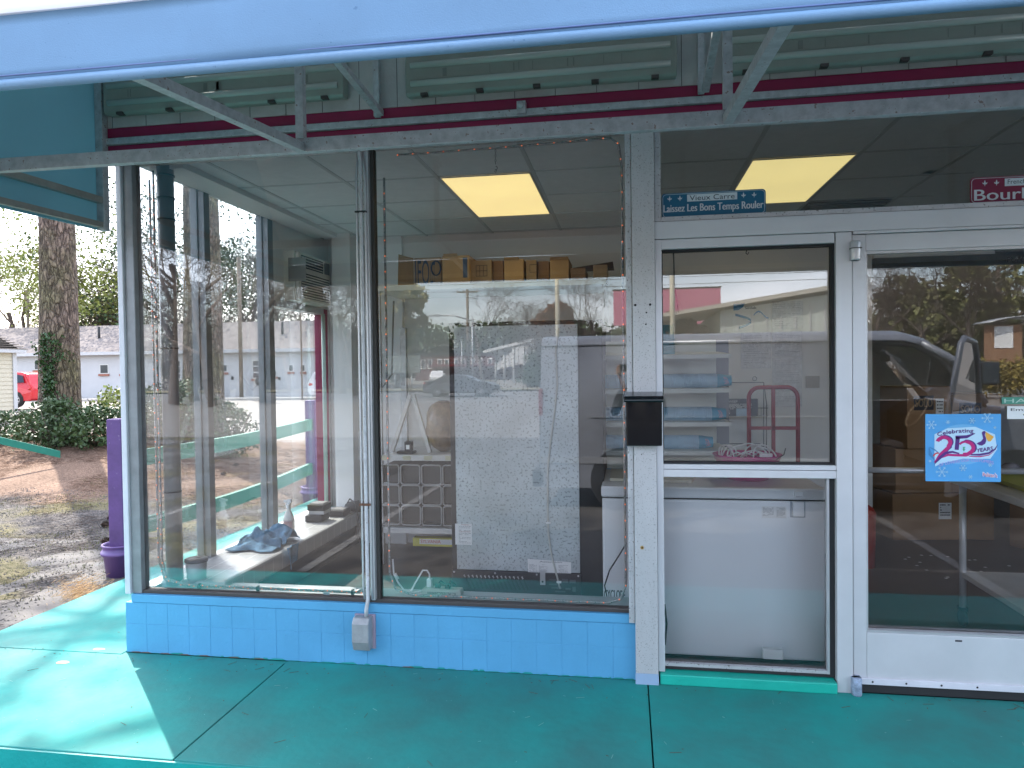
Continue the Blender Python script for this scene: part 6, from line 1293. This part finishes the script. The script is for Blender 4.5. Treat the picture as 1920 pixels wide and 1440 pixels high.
c = VY(672, 720, 60); car('black suv standing across the road, mirrored left of the middle conduit', 'car', (c.x, -60, -.12), .2, 4.6, 1.85, suv_prof, suv_glass, GRYP, 'cars mirrored in the front glass', (-1.4, 1.4), .36)
c = VY(820, 695, 95); car('white van far away in front of the brick building, mirrored left of the fridge', 'van', (c.x, -95, -.12), 1.4, 4.6, 1.9, suv_prof, suv_glass, WHP, 'cars mirrored in the front glass', (-1.4, 1.4), .36)

# --- silver cargo van behind the photographer, left front door open
vy = -5.0; W2 = 1.95; XR, XB, XA, XF = -1.05, 2.66, 3.9, 5.0; ZB0, ZR = .12, 1.93
t = thing('cargo_van', 'silver cargo van with its front door open, mirrored in the side light and door', 'van', (1.9, vy - W2 / 2, -.15))
def tumble(z): return 0 if z < 1.05 else .16 * ((z - 1.05) / .88) ** 1.5
def side_sheet(x0, x1, z0, z1, yside, nseg=8, th=.05, round_top=True):
    m = MB(); m.smooth = True; s_ = 1 if yside > vy - 1 else -1
    zs = [z0 + (z1 - z0) * k / nseg for k in range(nseg + 1)]
    for k, z in enumerate(zs):
        y = yside - s_ * tumble(z)
        for xx in (x0, x1): m.v += [(xx, y, z), (xx, y - s_ * th, z)]
    for k in range(nseg):
        a = k * 4; m.face([a, a + 2, a + 6, a + 4]); m.face([a + 1, a + 5, a + 7, a + 3]); m.face([a, a + 4, a + 5, a + 1]); m.face([a + 2, a + 3, a + 7, a + 6])
    return m
yn = vy; yf = vy - W2
side_sheet(XR, XB, ZB0, ZR - .06, yn).build('side_panel', VANP, t); side_sheet(XR, XF - .2, ZB0, 1.08, yf).build('side_panel', VANP, t); side_sheet(XR, XB, 1.08, ZR - .06, yf).build('side_panel', VANP, t)
m = MB(); m.smooth = True; pr = [(yn - .16 + .02, ZR - .08), (yn - .22, ZR - .015), (yn - .4, ZR + .03), (vy - W2 / 2, ZR + .06), (yf + .4, ZR + .03), (yf + .22, ZR - .015), (yf + .14, ZR - .08)]
xs = [XR, XB, XB + .5, XA - .45]; zd = [0, 0, -.01, -.10]
for i, x in enumerate(xs):
    for (y, z) in pr: m.v.append((x, y, z + zd[i]))
for i in range(3):
    for k in range(6): a = i * 7 + k; m.face([a, a + 7, a + 8, a + 1])
o = m.build('roof', VANP, t); so = o.modifiers.new('solid', 'SOLIDIFY'); so.thickness = .03
m = MB(); m.box(XR - .02, XR + .02, yf + .02, yn - .02, ZB0, 1.3).hexa([(XR - .02, yf + .05, 1.3), (XR + .02, yf + .05, 1.3), (XR + .02, yn - .05, 1.3), (XR - .02, yn - .05, 1.3), (XR + .03, yf + .16, ZR), (XR + .06, yf + .16, ZR), (XR + .06, yn - .16, ZR), (XR + .03, yn - .16, ZR)]); m.build('rear_doors', VANP, t)
m = MB(); m.box(XR - .03, XR + .03, yn - .06, yn + .004, 1.0, 1.34); m.build('tail_light', mat('dull_tail_red', (.22, .01, .01), .2), t, bev=.02)
m = MB(); m.box(XR - .12, XR + .05, yf, yn, .12, .34); m.build('rear_bumper', BLKM, t, bev=.03)
m = MB(); m.smooth = False; hood = [(XA - .05, .2), (XA - .05, 1.12), (4.3, 1.08), (4.75, .98), (XF, .80), (XF + .03, .3), (XF, .2)]; m.prism(hood, yf + .02, yn - .0); m.build('front_end', VANP, t, bev=.04)
for yy in (yn - .16, yf + .10): m = MB(); m.tube([(XA - .55, yy, ZR - .10), (XA - .2, yy, 1.62), (XA + .12, yy + .02, 1.12)], .045, 8); m.build('windscreen_pillar', VANP, t)
m = MB(); m.poly([(XA - .48, yf + .14, ZR - .1), (XA - .48, yn - .2, ZR - .1), (XA + .14, yn - .12, 1.12), (XA + .14, yf + .06, 1.12)]); m.build('windscreen', GC, t)
m = MB(); m.hexa([(XB, yf, 1.09), (XA + .05, yf, 1.09), (XA + .05, yf + .01, 1.09), (XB, yf + .01, 1.09), (XB, yf + .13, 1.84), (XA - .55, yf + .13, 1.84), (XA - .55, yf + .14, 1.84), (XB, yf + .14, 1.84)]); m.build('far_window', GC, t)
for yy in (yn - .01, yn - .17): pass
m = MB(); m.smooth = True; m.tube([(XB + .04, yn - .02, .2), (XB + .04, yn - .02, 1.05), (XB + .05, yn - .14, 1.76), (XB + .14, yn - .17, 1.84), (XA - .62, yn - .17, 1.80), (XA - .35, yn - .14, 1.62), (XA + .06, yn - .03, 1.1), (XA + .06, yn - .02, .45), (XA - .1, yn - .02, .2), (XB + .04, yn - .02, .2)], .028, 8, False); m.build('door_seal', BLKM, t)
DK = mat('dark_interior', (.025, .024, .024), .8)
B(XB - .04, XB, yf + .06, yn - .06, .2, 1.8).build('bulkhead', DK, t); B(XB, XA + .1, yf + .05, yn - .03, .14, .30).build('cab_floor', DK, t)
m = MB(); m.box(2.75, 3.2, yn - .72, yn - .22, .30, .68).hexa([(2.75, yn - .7, .68), (2.95, yn - .7, .68), (2.95, yn - .24, .68), (2.75, yn - .24, .68), (2.68, yn - .66, 1.42), (2.80, yn - .66, 1.42), (2.80, yn - .28, 1.42), (2.68, yn - .28, 1.42)]); m.build('seat', mat('grey_seat', (.05, .05, .055), .9), t, bev=.05)
m = MB(); cx_, cz_ = 3.42, 1.0; m.tube([(cx_ + .10 * math.cos(a), yn - .47 + .19 * math.sin(a), cz_ + .16 * math.cos(a)) for a in [k * 6.283 / 20 for k in range(21)]], .016, 8, False).tube([(cx_ - .0, yn - .47, cz_), (3.8, yn - .47, .85)], .03, 8).bar((cx_, yn - .64, cz_), (cx_, yn - .3, cz_), .03); m.build('steering_wheel', mat('tan_wheel', (.12, .09, .06), .5), t)
m = MB(); m.prism([(3.55, .4), (3.55, .95), (3.75, 1.08), (3.95, 1.08), (3.95, .4)], yf + .1, yn - .1); m.build('dashboard', DK, t)
m = MB(); m.box(3.2, 3.24, yn - 1.05, yn - .8, 1.62, 1.70); m.build('inner_mirror', BLK, t, bev=.01)
for xw in (-.05, 4.28): ORG[t.name] = Vector((1.9, vy - W2 / 2, -.15)); [wheel(t, xw, yy, .20, .35, .24, 1 if yy > -5.5 else -1) for yy in (yn - .12, yf + .12)]
for xw in (-.05, 4.28): m = MB(); m.lathe([(0, 0), (.40, 0)], (xw, yn + .003 if xw > 4 else yn + .004, .22), 24, 'y'); m.build('wheel_arch', BLKM, t)
m = MB(); m.box(XR + .6, XB, yn, yn + .012, .98, .995).box(XR, XB, yn, yn + .01, .42, .50); m.build('side_moulding', mat('moulding_grey', (.3, .31, .33), .4), t)
# open door, hinged at XA
hx, hy = XA + .0, yn - .01; ang = R_(180 - 52); dv = Vector((math.cos(ang), math.sin(ang), 0)); nv = Vector((-dv.y, dv.x, 0)) * .035
def DP(u, z, s_=0): tz = -tumble(z) ; return Vector((hx, hy, z)) + dv * u + nv * s_ - Vector((math.sin(ang), -math.cos(ang), 0)) * (-tumble(z) * .9)
m = MB(); lo = [(.0, .22), (.0, 1.08), (1.1, 1.08), (1.1, .22)]
m.hexa([DP(.0, .22, -1), DP(1.1, .22, -1), DP(1.1, .22, 1), DP(.0, .22, 1), DP(.0, 1.08, -1), DP(1.1, 1.08, -1), DP(1.1, 1.08, 1), DP(.0, 1.08, 1)]); dr = m.build('open_door', VANP, t, bev=.01)
m = MB(); m.tube([DP(.0, 1.08), DP(.38, 1.62), DP(.62, 1.80), DP(1.02, 1.84), DP(1.08, 1.78), DP(1.1, 1.08)], .03, 8, False); m.build('window_frame', VANP, dr); m = MB(); m.poly([DP(.05, 1.08), DP(.38, 1.6), DP(.62, 1.78), DP(1.02, 1.81), DP(1.08, 1.1)]); m.build('door_window', GC, dr)
c = VY(1860, 700, 4.95); m = MB(); m.box(c.x - .10, c.x + .10, c.y - .05, c.y + .06, c.z - .13, c.z + .13); mr_ = m.build('wing_mirror', BLK, t, bev=.03); B(c.x - .08, c.x + .08, c.y + .0605, c.y + .063, c.z - .11, c.z + .11).build('mirror_glass', mat('dull_mirror_glass', (.05, .06, .07), .1), mr_); m = MB(); m.bar((c.x - .1, c.y, c.z - .12), (hx, hy, 1.2), .06, .05); m.build('mirror_arm', BLK, mr_)
m = MB(); m.box(XF + .02, XF + .12, yf, yn, .12, .42); m.build('front_bumper', BLKM, t, bev=.03)
for yy in (yn - .2, yf + .2): m = MB(); m.box(XF - .02, XF + .05, yy - .12, yy + .12, .5, .72); m.build('headlight', mat('lamp_glass', (.6, .62, .65), .1), t, bev=.02)
# ================================================================ MIRRORED SURROUNDINGS
def vp(px, py, Y): return VY(px, py, Y)
# kerb and verge
struct(grid_sheet(-200, 200, -56, -52.05, 2, 2, lambda x, y: -.02).build('verge', mat('dry_grass', (.24, .21, .11), .9, 0, .3, .6)))
struct(grid_sheet(-200, 200, -200, -56.05, 4, 4, lambda x, y: -.06).build('far_lot', mat('far_lot_ground', (.26, .24, .20), .9, 0, .25, .08)))
MG = 'bare trees mirrored in the front glass'
mspots = [(325, 32, 1, 'left of the glazed pine trunk'), (362, 36, 0, 'over the glazed pine trunk'), (395, 30, 3, 'over the first side mullion'), (445, 38, 2, 'in the second side pane'), (485, 34, 1, 'over the second side mullion'), (340, 44, 2, 'between the grey pipe and the glazed pine trunk'), (420, 42, 1, 'between the two side mullions, left one'), (465, 46, 3, 'between the two side mullions, right one'), (520, 60, 0, 'in the third side pane left part'), (545, 55, 3, 'beside the mirrored conifer'), (640, 48, 1, 'left of the middle conduit, tallest there'), (665, 44, 3, 'close to the middle conduit'), (755, 75, 2, 'under the mirrored round pine'), (905, 100, 3, 'just right of the wooden pole'), (985, 105, 0, 'left of the pale sign pole, low one'), (1022, 62, 2, 'immediately left of the pale sign pole'), (1062, 66, 0, 'immediately right of the pale sign pole'), (1105, 58, 3, 'with broad tawny crown right of the sign pole'), (1250, 60, 2, 'above the cup shelves')]
for px, Y, i, w_ in mspots:
    c = vp(px, 700, Y); top = {True: 1.0}.get(True); place_bare(i, (c.x, -Y, -.1), rnd.random() * 6.28, (.62 if Y > 70 else (.75 if px > 700 or px in (640, 665) else .62)) * rnd.uniform(.9, 1.1) * (Y / 55 if px > 500 else 1) * (2.0 if px < 600 else 1.5 if px < 700 else 1.2), 'mirrored leafless tree ' + w_, MG)
brush(vp(240, 700, 62).x, vp(700, 700, 62).x, -74, -58, 8.0, 24000, mat('grey_brown_brush', (.065, .055, .045), .95, 0, .3, .3), 'mass of bare grey brush mirrored across the left front pane', w=.035)
# round pine and conifer
rg = random.Random(9)
def clump_tree(px, Y, z0, z1, w, lab, mm, seed, cone=False, n=260, per=26, leaf=.28, name='evergreen_tree'):
    rg = random.Random(seed); c = vp(px, 700, Y); m = MB(); cs = []
    for k in range(n):
        v = rg.random(); prof_ = (1 - v) ** .8 if cone else math.sin(math.pi * (v * .86 + .10)) ** .55; a = rg.random() * 6.28; u = rg.random() ** .45; lump = 1 + .45 * mnoise.noise(Vector((math.cos(a) * 1.6 + seed, math.sin(a) * 1.6, v * 4))); cs.append((w * .5 * u * prof_ * lump * math.cos(a), w * .5 * u * prof_ * lump * math.sin(a), z0 + (z1 - z0) * v))
    leaves(m, cs, per, leaf, w * .045, rg, 1.8); tr = MB(); tr.tube([(0, 0, 0), (.1, 0, z0 + (z1 - z0) * .4), (0, .1, z1 * .95)], [.32, .22, .04], 8)
    for k in range(16): a = rg.random() * 6.28; z = z0 + (z1 - z0) * rg.random() * .85; l = w * .4; tr.tube([(0, 0, z), (l * math.cos(a), l * math.sin(a), z + l * .25)], [.08, .02], 5)
    return tree_thing(name, lab, (c.x, -Y, -.1), m, tr, mm, BARK, None)
clump_tree(745, 62, 5.2, 10.6, 5.2, 'round crowned pine mirrored just right of the middle conduit', mat('olive_needle', (.34, .29, .11), .8, 0, .4, .6), 51, per=30)
clump_tree(592, 62, 2.5, 10.2, 4.6, 'dark conical evergreen mirrored in the left pane below the air conditioner', LEAF, 52, True, 300)
clump_tree(1045, 70, 3.5, 8.2, 4.5, 'russet leaved tree mirrored behind the pale sign pole', mat('russet_leaf2', (.26, .12, .05), .9, 0, .4, .5), 53, n=160)
clump_tree(1265, 30, 1.8, 4.0, 2.6, 'russet bush mirrored above the cup shelves', mat('russet_leaf2', (.26, .12, .05), .9), 54, n=150, leaf=.16)
m = MB()
for k in range(1500):
    x = rnd.uniform(-110, 20); y = -150 - rnd.random() * 12; top = 11 + 2.5 * mnoise.noise(Vector((x * .12, 0, 0))) + 1.2 * mnoise.noise(Vector((x * .5, 3, 0))); leaves(m, [(x, y, rnd.uniform(0, top))], 14, .9, .9)
tag(m.build('distant_pine_wood', NEED, None, loc=(-45, -155, 0)), 'distant dark line of pines mirrored behind the brick building', 'wood', kind='stuff')
# brick building
a = vp(778, 668, 110); b = vp(852, 697, 110); t = thing('brick_building', 'low dark brick building with pale windows mirrored left of the fridge panel', 'building', ((a.x + b.x) / 2, -112, 0))
B(a.x, b.x + 12, -122, -110, -.1, a.z).build('wall', mat('dark_red_brick', (.12, .045, .04), .9), t); B(a.x - .4, b.x + 12.4, -110.6, -109.9, a.z, a.z + .4).build('parapet', BLKM, t); B(a.x + 3, b.x + 11, -109.9, -107.8, 2.2, 2.5).build('canopy', mat('maroon_canopy', (.18, .02, .03), .7), t)
for k in range(9):
    x = a.x + 1.0 + k * 1.15 + (k // 2) * .5; m = MB(); m.box(x, x + .75, -109.98, -109.9, a.z - 2.1, a.z - .5); w_ = m.build('window', PAP, t); B(x + .14, x + .61, -109.89, -109.85, a.z - 1.95, a.z - .65).build('pane', WING, w_)
# box signs on posts
def board(px0, px1, py0, py1, Y, lab, mm, name='sign_board', posts=2, th=.4, cat='sign'):
    a = vp(px0, py0, Y); b = vp(px1, py1, Y); t = thing(name, lab, cat, ((a.x + b.x) / 2, -Y, -.1)); B(a.x, b.x, -Y - th, -Y, b.z, a.z).build('panel', mm, t)
    for k in range(posts): x = a.x + (b.x - a.x) * (k + .5) / posts; m = MB(); m.tube([(x, -Y - th / 2, -.15), (x, -Y - th / 2, b.z)], .09, 8); m.build('post', GALV, t)
    m = MB(); m.box(a.x - .05, b.x + .05, -Y - th - .02, -Y + .02, a.z, a.z + .08); m.build('cap', BLKM, t); return t, a, b
GGR = mat('grey_green_panel', (.20, .23, .21), .7, 0, .1, .3)
board(722, 786, 667, 699, 60, 'grey green board on posts mirrored in the right pane', GGR); board(711, 737, 628, 665, 62, 'dark stepped board above the grey green one in the mirror image', mat('dark_panel', (.12, .13, .13), .7), posts=1)
t, a, b = board(1150, 1352, 545, 606, 40, 'pink roadside sign board with white script mirrored above the cup shelves', mat('pink_sign', (.50, .16, .24), .6), posts=2)
m = MB(); text(m, 'Snow', lambda u, v: (u, -39.99, v), b.x - 2.9, b.x - 1.5, b.z + .4, b.z + 1.0); m.build('lettering', PAP, t) if False else None
# white canopy structure
t = thing('white_canopy_hall', 'white walled open sided hall mirrored in the fridge panel', 'building', (-8, -85, 0))
P_ = [vp(930, 662, 88), vp(1003, 640, 76)]; Q_ = [vp(930, 694, 88), vp(1003, 675, 76)]
for k in range(8):
    f = k / 8; g_ = (k + .9) / 8; a1 = P_[0].lerp(P_[1], f); a2 = P_[0].lerp(P_[1], g_); b1 = Q_[0].lerp(Q_[1], f); b2 = Q_[0].lerp(Q_[1], g_); m = MB(); m.hexa([b1, b2, b2 + Vector((0, -.2, 0)), b1 + Vector((0, -.2, 0)), a1, a2, a2 + Vector((0, -.2, 0)), a1 + Vector((0, -.2, 0))]); m.build('wall_panel', MOTW, t)
m = MB(); m.bar(P_[0] + Vector((-1, 0, .2)), P_[1] + Vector((2, 0, .5)), 1.6, .35); m.build('roof_edge', MOTW, t)
for k in range(5): q = Q_[0].lerp(Q_[1], k / 4); m = MB(); m.tube([(q.x, q.y + .3, -.1), (q.x, q.y + .3, P_[0].lerp(P_[1], k / 4).z)], .15, 8); m.build('column', MOTW, t)
# hedge bank
m = MB()
for k in range(420): x = rnd.uniform(vp(985, 700, 60).x, vp(1060, 700, 60).x + 6); leaves(m, [(x, -62 + rnd.gauss(0, .8), rnd.uniform(0, 2.6 + .6 * mnoise.noise(Vector((x * .4, 0, 0)))))], 14, .3, .35)
tag(m.build('evergreen_bank', LEAF, None, loc=(-5, -62, 0)), 'evergreen bank mirrored in the fridge panel below the white hall', 'hedge', kind='stuff')
# poles
def pole(px, Y, ztop_px, r, lab, mm, arm=None, name='utility_pole'):
    c = vp(px, 700, Y); zt = vp(px, ztop_px, Y).z; t = thing(name, lab, 'pole', (c.x, -Y, -.1)); m = MB(); m.tube([(c.x, -Y, -.12), (c.x, -Y, zt)], [r, r * .8], 10); m.build('shaft', mm, t)
    if arm == 'cross': m = MB(); m.box(c.x - 1.1, c.x + 1.1, -Y - .08, -Y + .08, zt - .35, zt - .2); m.build('crossarm', mm, t); [B(c.x + dx - .06, c.x + dx + .06, -Y - .06, -Y + .06, zt - .2, zt - .02).build('insulator', GALV, t) for dx in (-1, -.4, .4, 1)]
    if arm == 'lamp': m = MB(); m.tube([(c.x, -Y, zt - .4), (c.x - 1.4, -Y, zt + .05), (c.x - 2.8, -Y, zt + .1)], .06, 8); m.build('arm', mm, t); B(c.x - 3.5, c.x - 2.7, -Y - .15, -Y + .15, zt + .02, zt + .18).build('lamp_head', GALV, t)
    return t
WOOD = mat('pole_wood', (.20, .16, .12), .9); PALEP = mat('pale_pole', (.62, .58, .45), .5, 0, .05)
pole(878, 66, 542, .17, 'wooden utility pole with a crossarm mirrored above the fridge', WOOD, 'cross'); pole(886, 52, 592, .07, 'street lamp with a curved arm mirrored over the fridge panel', GALV, 'lamp', 'street_lamp')
pole(876, 75, 612, .06, 'thin pale pole mirrored over the fridge, right beside the street lamp', GALV, None, 'flag_pole'); pole(866, 80, 640, .06, 'shortest thin pale pole mirrored at the left edge of the fridge panel', GALV, None, 'flag_pole')
pole(1046, 20, 330, .085, 'thick pale sign pole mirrored in the right pane, passing behind the van', PALEP, None, 'sign_pole'); pole(1262, 20, 300, .09, 'pale pole mirrored at the left edge of the side light', PALEP, None, 'sign_pole')
for i, (y0_, z0_, y1_, z1_, lab) in enumerate(((-66, 9.9, -66, 10.4, 'upper overhead wire mirrored across the front glass'), (-66, 9.2, -66, 9.7, 'lower overhead wire mirrored across the front glass'))):
    m = MB(); m.tube([(-90 + k * 14, y0_, z0_ + (z1_ - z0_) * k / 12 + .02 * (k % 3 - 1)) for k in range(13)], .03, 4); tag(m.build('overhead_wire', BLKM, None, loc=(-14, -66, 9.5)), lab, 'wire', 'overhead wires along the road')
# maroon roofed shops with posts
a = vp(1180, 583, 48); b = vp(1352, 606, 48); t = thing('maroon_roofed_shops', 'row of shops with a maroon roof and posts mirrored above the cup shelves', 'building', (a.x + 3, -50, 0)); B(a.x, b.x + .2, -56, -48.6, -.1, b.z).build('wall', mat('shadowy_shop_wall', (.06, .07, .07), .8), t)
m = MB(); m.hexa([(a.x - .3, -47.6, b.z), (b.x + .3, -47.6, b.z), (b.x + .3, -50.5, a.z), (a.x - .3, -50.5, a.z), (a.x - .3, -47.6, b.z + .15), (b.x + .3, -47.6, b.z + .15), (b.x + .3, -50.5, a.z + .15), (a.x - .3, -50.5, a.z + .15)]); m.build('roof', mat('maroon_metal_roof', (.16, .02, .03), .6), t)
for k in range(6): x = a.x + (b.x - a.x) * k / 5; m = MB(); m.tube([(x, -47.9, -.1), (x, -47.9, b.z)], .07, 8); m.build('post', PALEP, t)
# metal clad building with sloping eave
a = vp(1243, 590, 26); b = vp(1600, 532, 26); t = thing('metal_clad_building', 'pale metal clad building with a rising eave line mirrored over the side light', 'building', (b.x, -28, 0)); c0 = vp(1352, 560, 26)
m = MB(); m.prism([(c0.x, -.1), (b.x, -.1), (b.x, b.z - .25), (c0.x, a.z + (b.z - a.z) * (c0.x - a.x) / (b.x - a.x) - .2)], -34, -26.2); m.build('wall', mat('pale_green_cladding', (.42, .46, .42), .6, 0, .08, 2, stretch=(3, 1, .2)), t)
for k in range(9): x = c0.x + .1 + k * (b.x - c0.x) / 9; B(x, x + .05, -26.2, -26.15, 0, c0.z - .3).build('cladding_rib', MOTW, t)
m = MB(); m.hexa([(a.x, -34, a.z - .1), (b.x, -34, b.z - .1), (b.x, -25.7, b.z - .1), (a.x, -25.7, a.z - .1), (a.x, -34, a.z + .05), (b.x, -34, b.z + .08), (b.x, -25.7, b.z + .08), (a.x, -25.7, a.z + .05)]); m.build('roof', mat('tan_roof_edge', (.45, .42, .36), .7), t)
# wood, kiosk and hedge mirrored in the door glass
for k, (px, Y, i, w_) in enumerate(((1650, 55, 1, 'at the left edge of the door glass'), (1690, 60, 3, 'left of the dark forked trunk'), (1735, 42, 0, 'with a dark forked trunk above the van roof'), (1775, 58, 2, 'right of the dark forked trunk'), (1815, 52, 1, 'above the open van door'), (1850, 60, 3, 'left of the mirrored kiosk'), (1885, 55, 0, 'above the mirrored kiosk'), (1915, 50, 2, 'at the right picture edge'))):
    c = vp(px, 700, Y); place_bare(i, (c.x, -Y, -.1), rnd.random() * 6.28, rnd.uniform(.8, 1.1), 'mirrored leafless tree ' + w_, MG)
for k, (px, Y, h_, w_) in enumerate(((1700, 62, 9, 'left part of the door glass'), (1760, 55, 7, 'middle of the door glass'), (1800, 62, 10, 'right of the middle of the door glass'), (1870, 58, 12, 'right part of the door glass, tallest'))): clump_tree(px, Y, 2.2, h_, 6, 'evergreen tree mirrored in the ' + w_, mat('dark_olive_leaf', (.19, .19, .08), .8, 0, .4, .5), 60 + k, False, 90, 22, .32)
o = brush(vp(1600, 700, 64).x, vp(1960, 700, 64).x + 12, -72, -60, 9, 17000, mat('brown_brush', (.24, .18, .13), .95, 0, .3, .3), 'mass of bare brown brush mirrored in the door glass', w=.04)
m = MB(); x0_ = vp(1812, 700, 34).x; hx0 = x0_
for k in range(700): leaves(m, [(rnd.uniform(x0_, x0_ + 9), -34 + rnd.gauss(0, .35), rnd.uniform(.75, 1.0) * rnd.uniform(.1, 1) + rnd.uniform(0, .85))], 14, .12, .16)
tag(m.build('mirrored_hedge', mat('bronze_hedge_leaf', (.26, .20, .05), .8, 0, .5, 1.2), None, loc=(x0_ + 4, -34, 0)), 'clipped bronze green hedge mirrored beside the open van door', 'hedge')
KY = 38; a = vp(1866, 612, KY); b = vp(1901, 652, KY); t = thing('notice_kiosk', 'wooden notice kiosk with a curved grey roof mirrored at the right', 'kiosk', (a.x + .4, -KY, 0)); B(a.x - .15, b.x + .45, -KY - .8, -KY - .02, .2, a.z + .08).build('cabinet', mat('brown_wood', (.30, .17, .10), .8), t); B(a.x, b.x, -KY - .015, -KY + .01, b.z, a.z).build('notice_panel', PAP, t)
m = MB(); m.smooth = True; n = 8
for i in range(n + 1): u = i / n; x = a.x - .5 + 2.4 * u; z = a.z + .22 + .30 * math.sin(math.pi * u * .7); m.v += [(x, -KY - 1.3, z), (x, -KY + .5, z)]
for i in range(n): m.face([2 * i, 2 * i + 2, 2 * i + 3, 2 * i + 1])
o = m.build('roof', GALV, t); so = o.modifiers.new('s', 'SOLIDIFY'); so.thickness = .06
for x in (a.x - .05, b.x + .2): B(x - .06, x + .06, -KY - .3, -KY - .2, -.1, .25).build('leg', WOOD, t)
# ================================================================ PHOTOGRAPHER
px0, py0 = .13, -4.02
t = thing('person', 'photographer in dark clothes holding a phone up, mirrored beside the black letter box', 'person', (px0, py0, -.115))
def skin_fig(name, verts, edges, mm, parent, sub=2, root=0):
    me = bpy.data.meshes.new(name); me.from_pydata([v[0] for v in verts], edges, []); o = bpy.data.objects.new(name, me); col.objects.link(o); o.parent = parent
    o.modifiers.new('skin', 'SKIN'); sk = me.skin_vertices[0].data
    for i, v in enumerate(verts): r = v[1]; sk[i].radius = r if isinstance(r, tuple) else (r, r); sk[i].use_root = (i == root)
    s_ = o.modifiers.new('sub', 'SUBSURF'); s_.levels = sub; s_.render_levels = sub; me.materials.append(mm); return o
SKIN_ = mat('skin', (.45, .25, .17), .55, 0, .06, 10); CLO = mat('dark_jacket', (.035, .04, .055), .85, 0, .15, 12); JEAN = mat('dark_jeans', (.03, .04, .07), .85, 0, .2, 15)
# local coordinates: x right, y forward to the shop, z up from the feet
V = [((0, 0, .95), (.15, .11)), ((0, 0, 1.15), (.14, .10)), ((0, 0, 1.38), (.17, .11)), ((0, 0, 1.50), (.07, .06)), ((0, .02, 1.60), .052),
     ((-.19, 0, 1.44), .058), ((-.27, .08, 1.20), .046), ((-.14, .30, 1.45), .036), ((.19, 0, 1.44), .058), ((.27, .08, 1.20), .046), ((.02, .30, 1.46), .036),
     ((-.09, 0, .90), .085), ((-.10, .01, .50), .06), ((-.11, 0, .12), .045), ((-.12, .12, .05), .04), ((.09, 0, .90), .085), ((.10, .01, .50), .06), ((.11, 0, .12), .045), ((.12, .12, .05), .04)]
E_ = [(0, 1), (1, 2), (2, 3), (3, 4), (2, 5), (5, 6), (6, 7), (2, 8), (8, 9), (9, 10), (0, 11), (11, 12), (12, 13), (13, 14), (0, 15), (15, 16), (16, 17), (17, 18)]
skin_fig('body', V, E_, CLO, t)
m = MB(); m.ball((0, .03, 1.71), .105, 20, (.82, .95, 1.18)); m.ball((0, .135, 1.70), .02, 8, (.7, 1, 1.3)); h_ = m.build('head', SKIN_, None); h_.parent = t
m = MB(); [m.ball((s_ * .035, .118, 1.725), .012, 8) for s_ in (-1, 1)]; o = m.build('eyes', PAP, None); o.parent = h_
m = MB(); m.ball((0, .008, 1.745), .112, 18, (.86, .95, 1.02)); o = m.build('hair', mat('dark_hair', (.03, .02, .015), .7), None); o.parent = h_
m = MB(); [m.ball((s_ * .088, .03, 1.70), .025, 8, (.4, .8, 1.2)) for s_ in (-1, 1)]; m.tube([(-.025, .125, 1.655), (0, .132, 1.652), (.025, .125, 1.655)], .006, 6); o = m.build('ears_and_mouth', SKIN_, None); o.parent = h_
# hands: palm + five curled fingers round the phone (phone centre at x=-.13, y=.345 ahead, z)
PHX, PHY, PHZ = -px0, -3.672 - py0, CAMH + .115
for s_, wx in ((-1, -.14), (1, .02)):
    hxp = PHX + s_ * .068; vv = [((wx, .30, 1.455), .028), ((hxp + s_ * .012, PHY - .03, PHZ - .07), (.030, .016)), ((hxp + s_ * .016, PHY - .022, PHZ - .015), (.030, .014))]; ed = [(0, 1), (1, 2)]
    for k in range(4):
        b = len(vv); z = PHZ - .045 + k * .022; l = (.8, 1.0, 1.05, .9)[k]
        vv += [((hxp + s_ * .022, PHY - .005, z), .0085), ((hxp + s_ * .018, PHY + .018 * l, z + .002), .008), ((hxp - s_ * .004, PHY + .022, z + .004), .0068)]; ed += [(2, b), (b, b + 1), (b + 1, b + 2)]
    b = len(vv); vv += [((hxp + s_ * .008, PHY - .035, PHZ - .02), .010), ((hxp - s_ * .012, PHY - .026, PHZ + .004), .0085)]; ed += [(1, b), (b, b + 1)]
    o = skin_fig('hand', vv, ed, SKIN_, t, 1)
ph = thing('phone', 'black phone held up in landscape by the mirrored photographer', 'phone', (0, -3.672, CAMH)); m = MB(); m.box(-.08, .08, -3.676, -3.668, CAMH - .037, CAMH + .037); m.build('phone_body', BLK, ph, bev=.003)
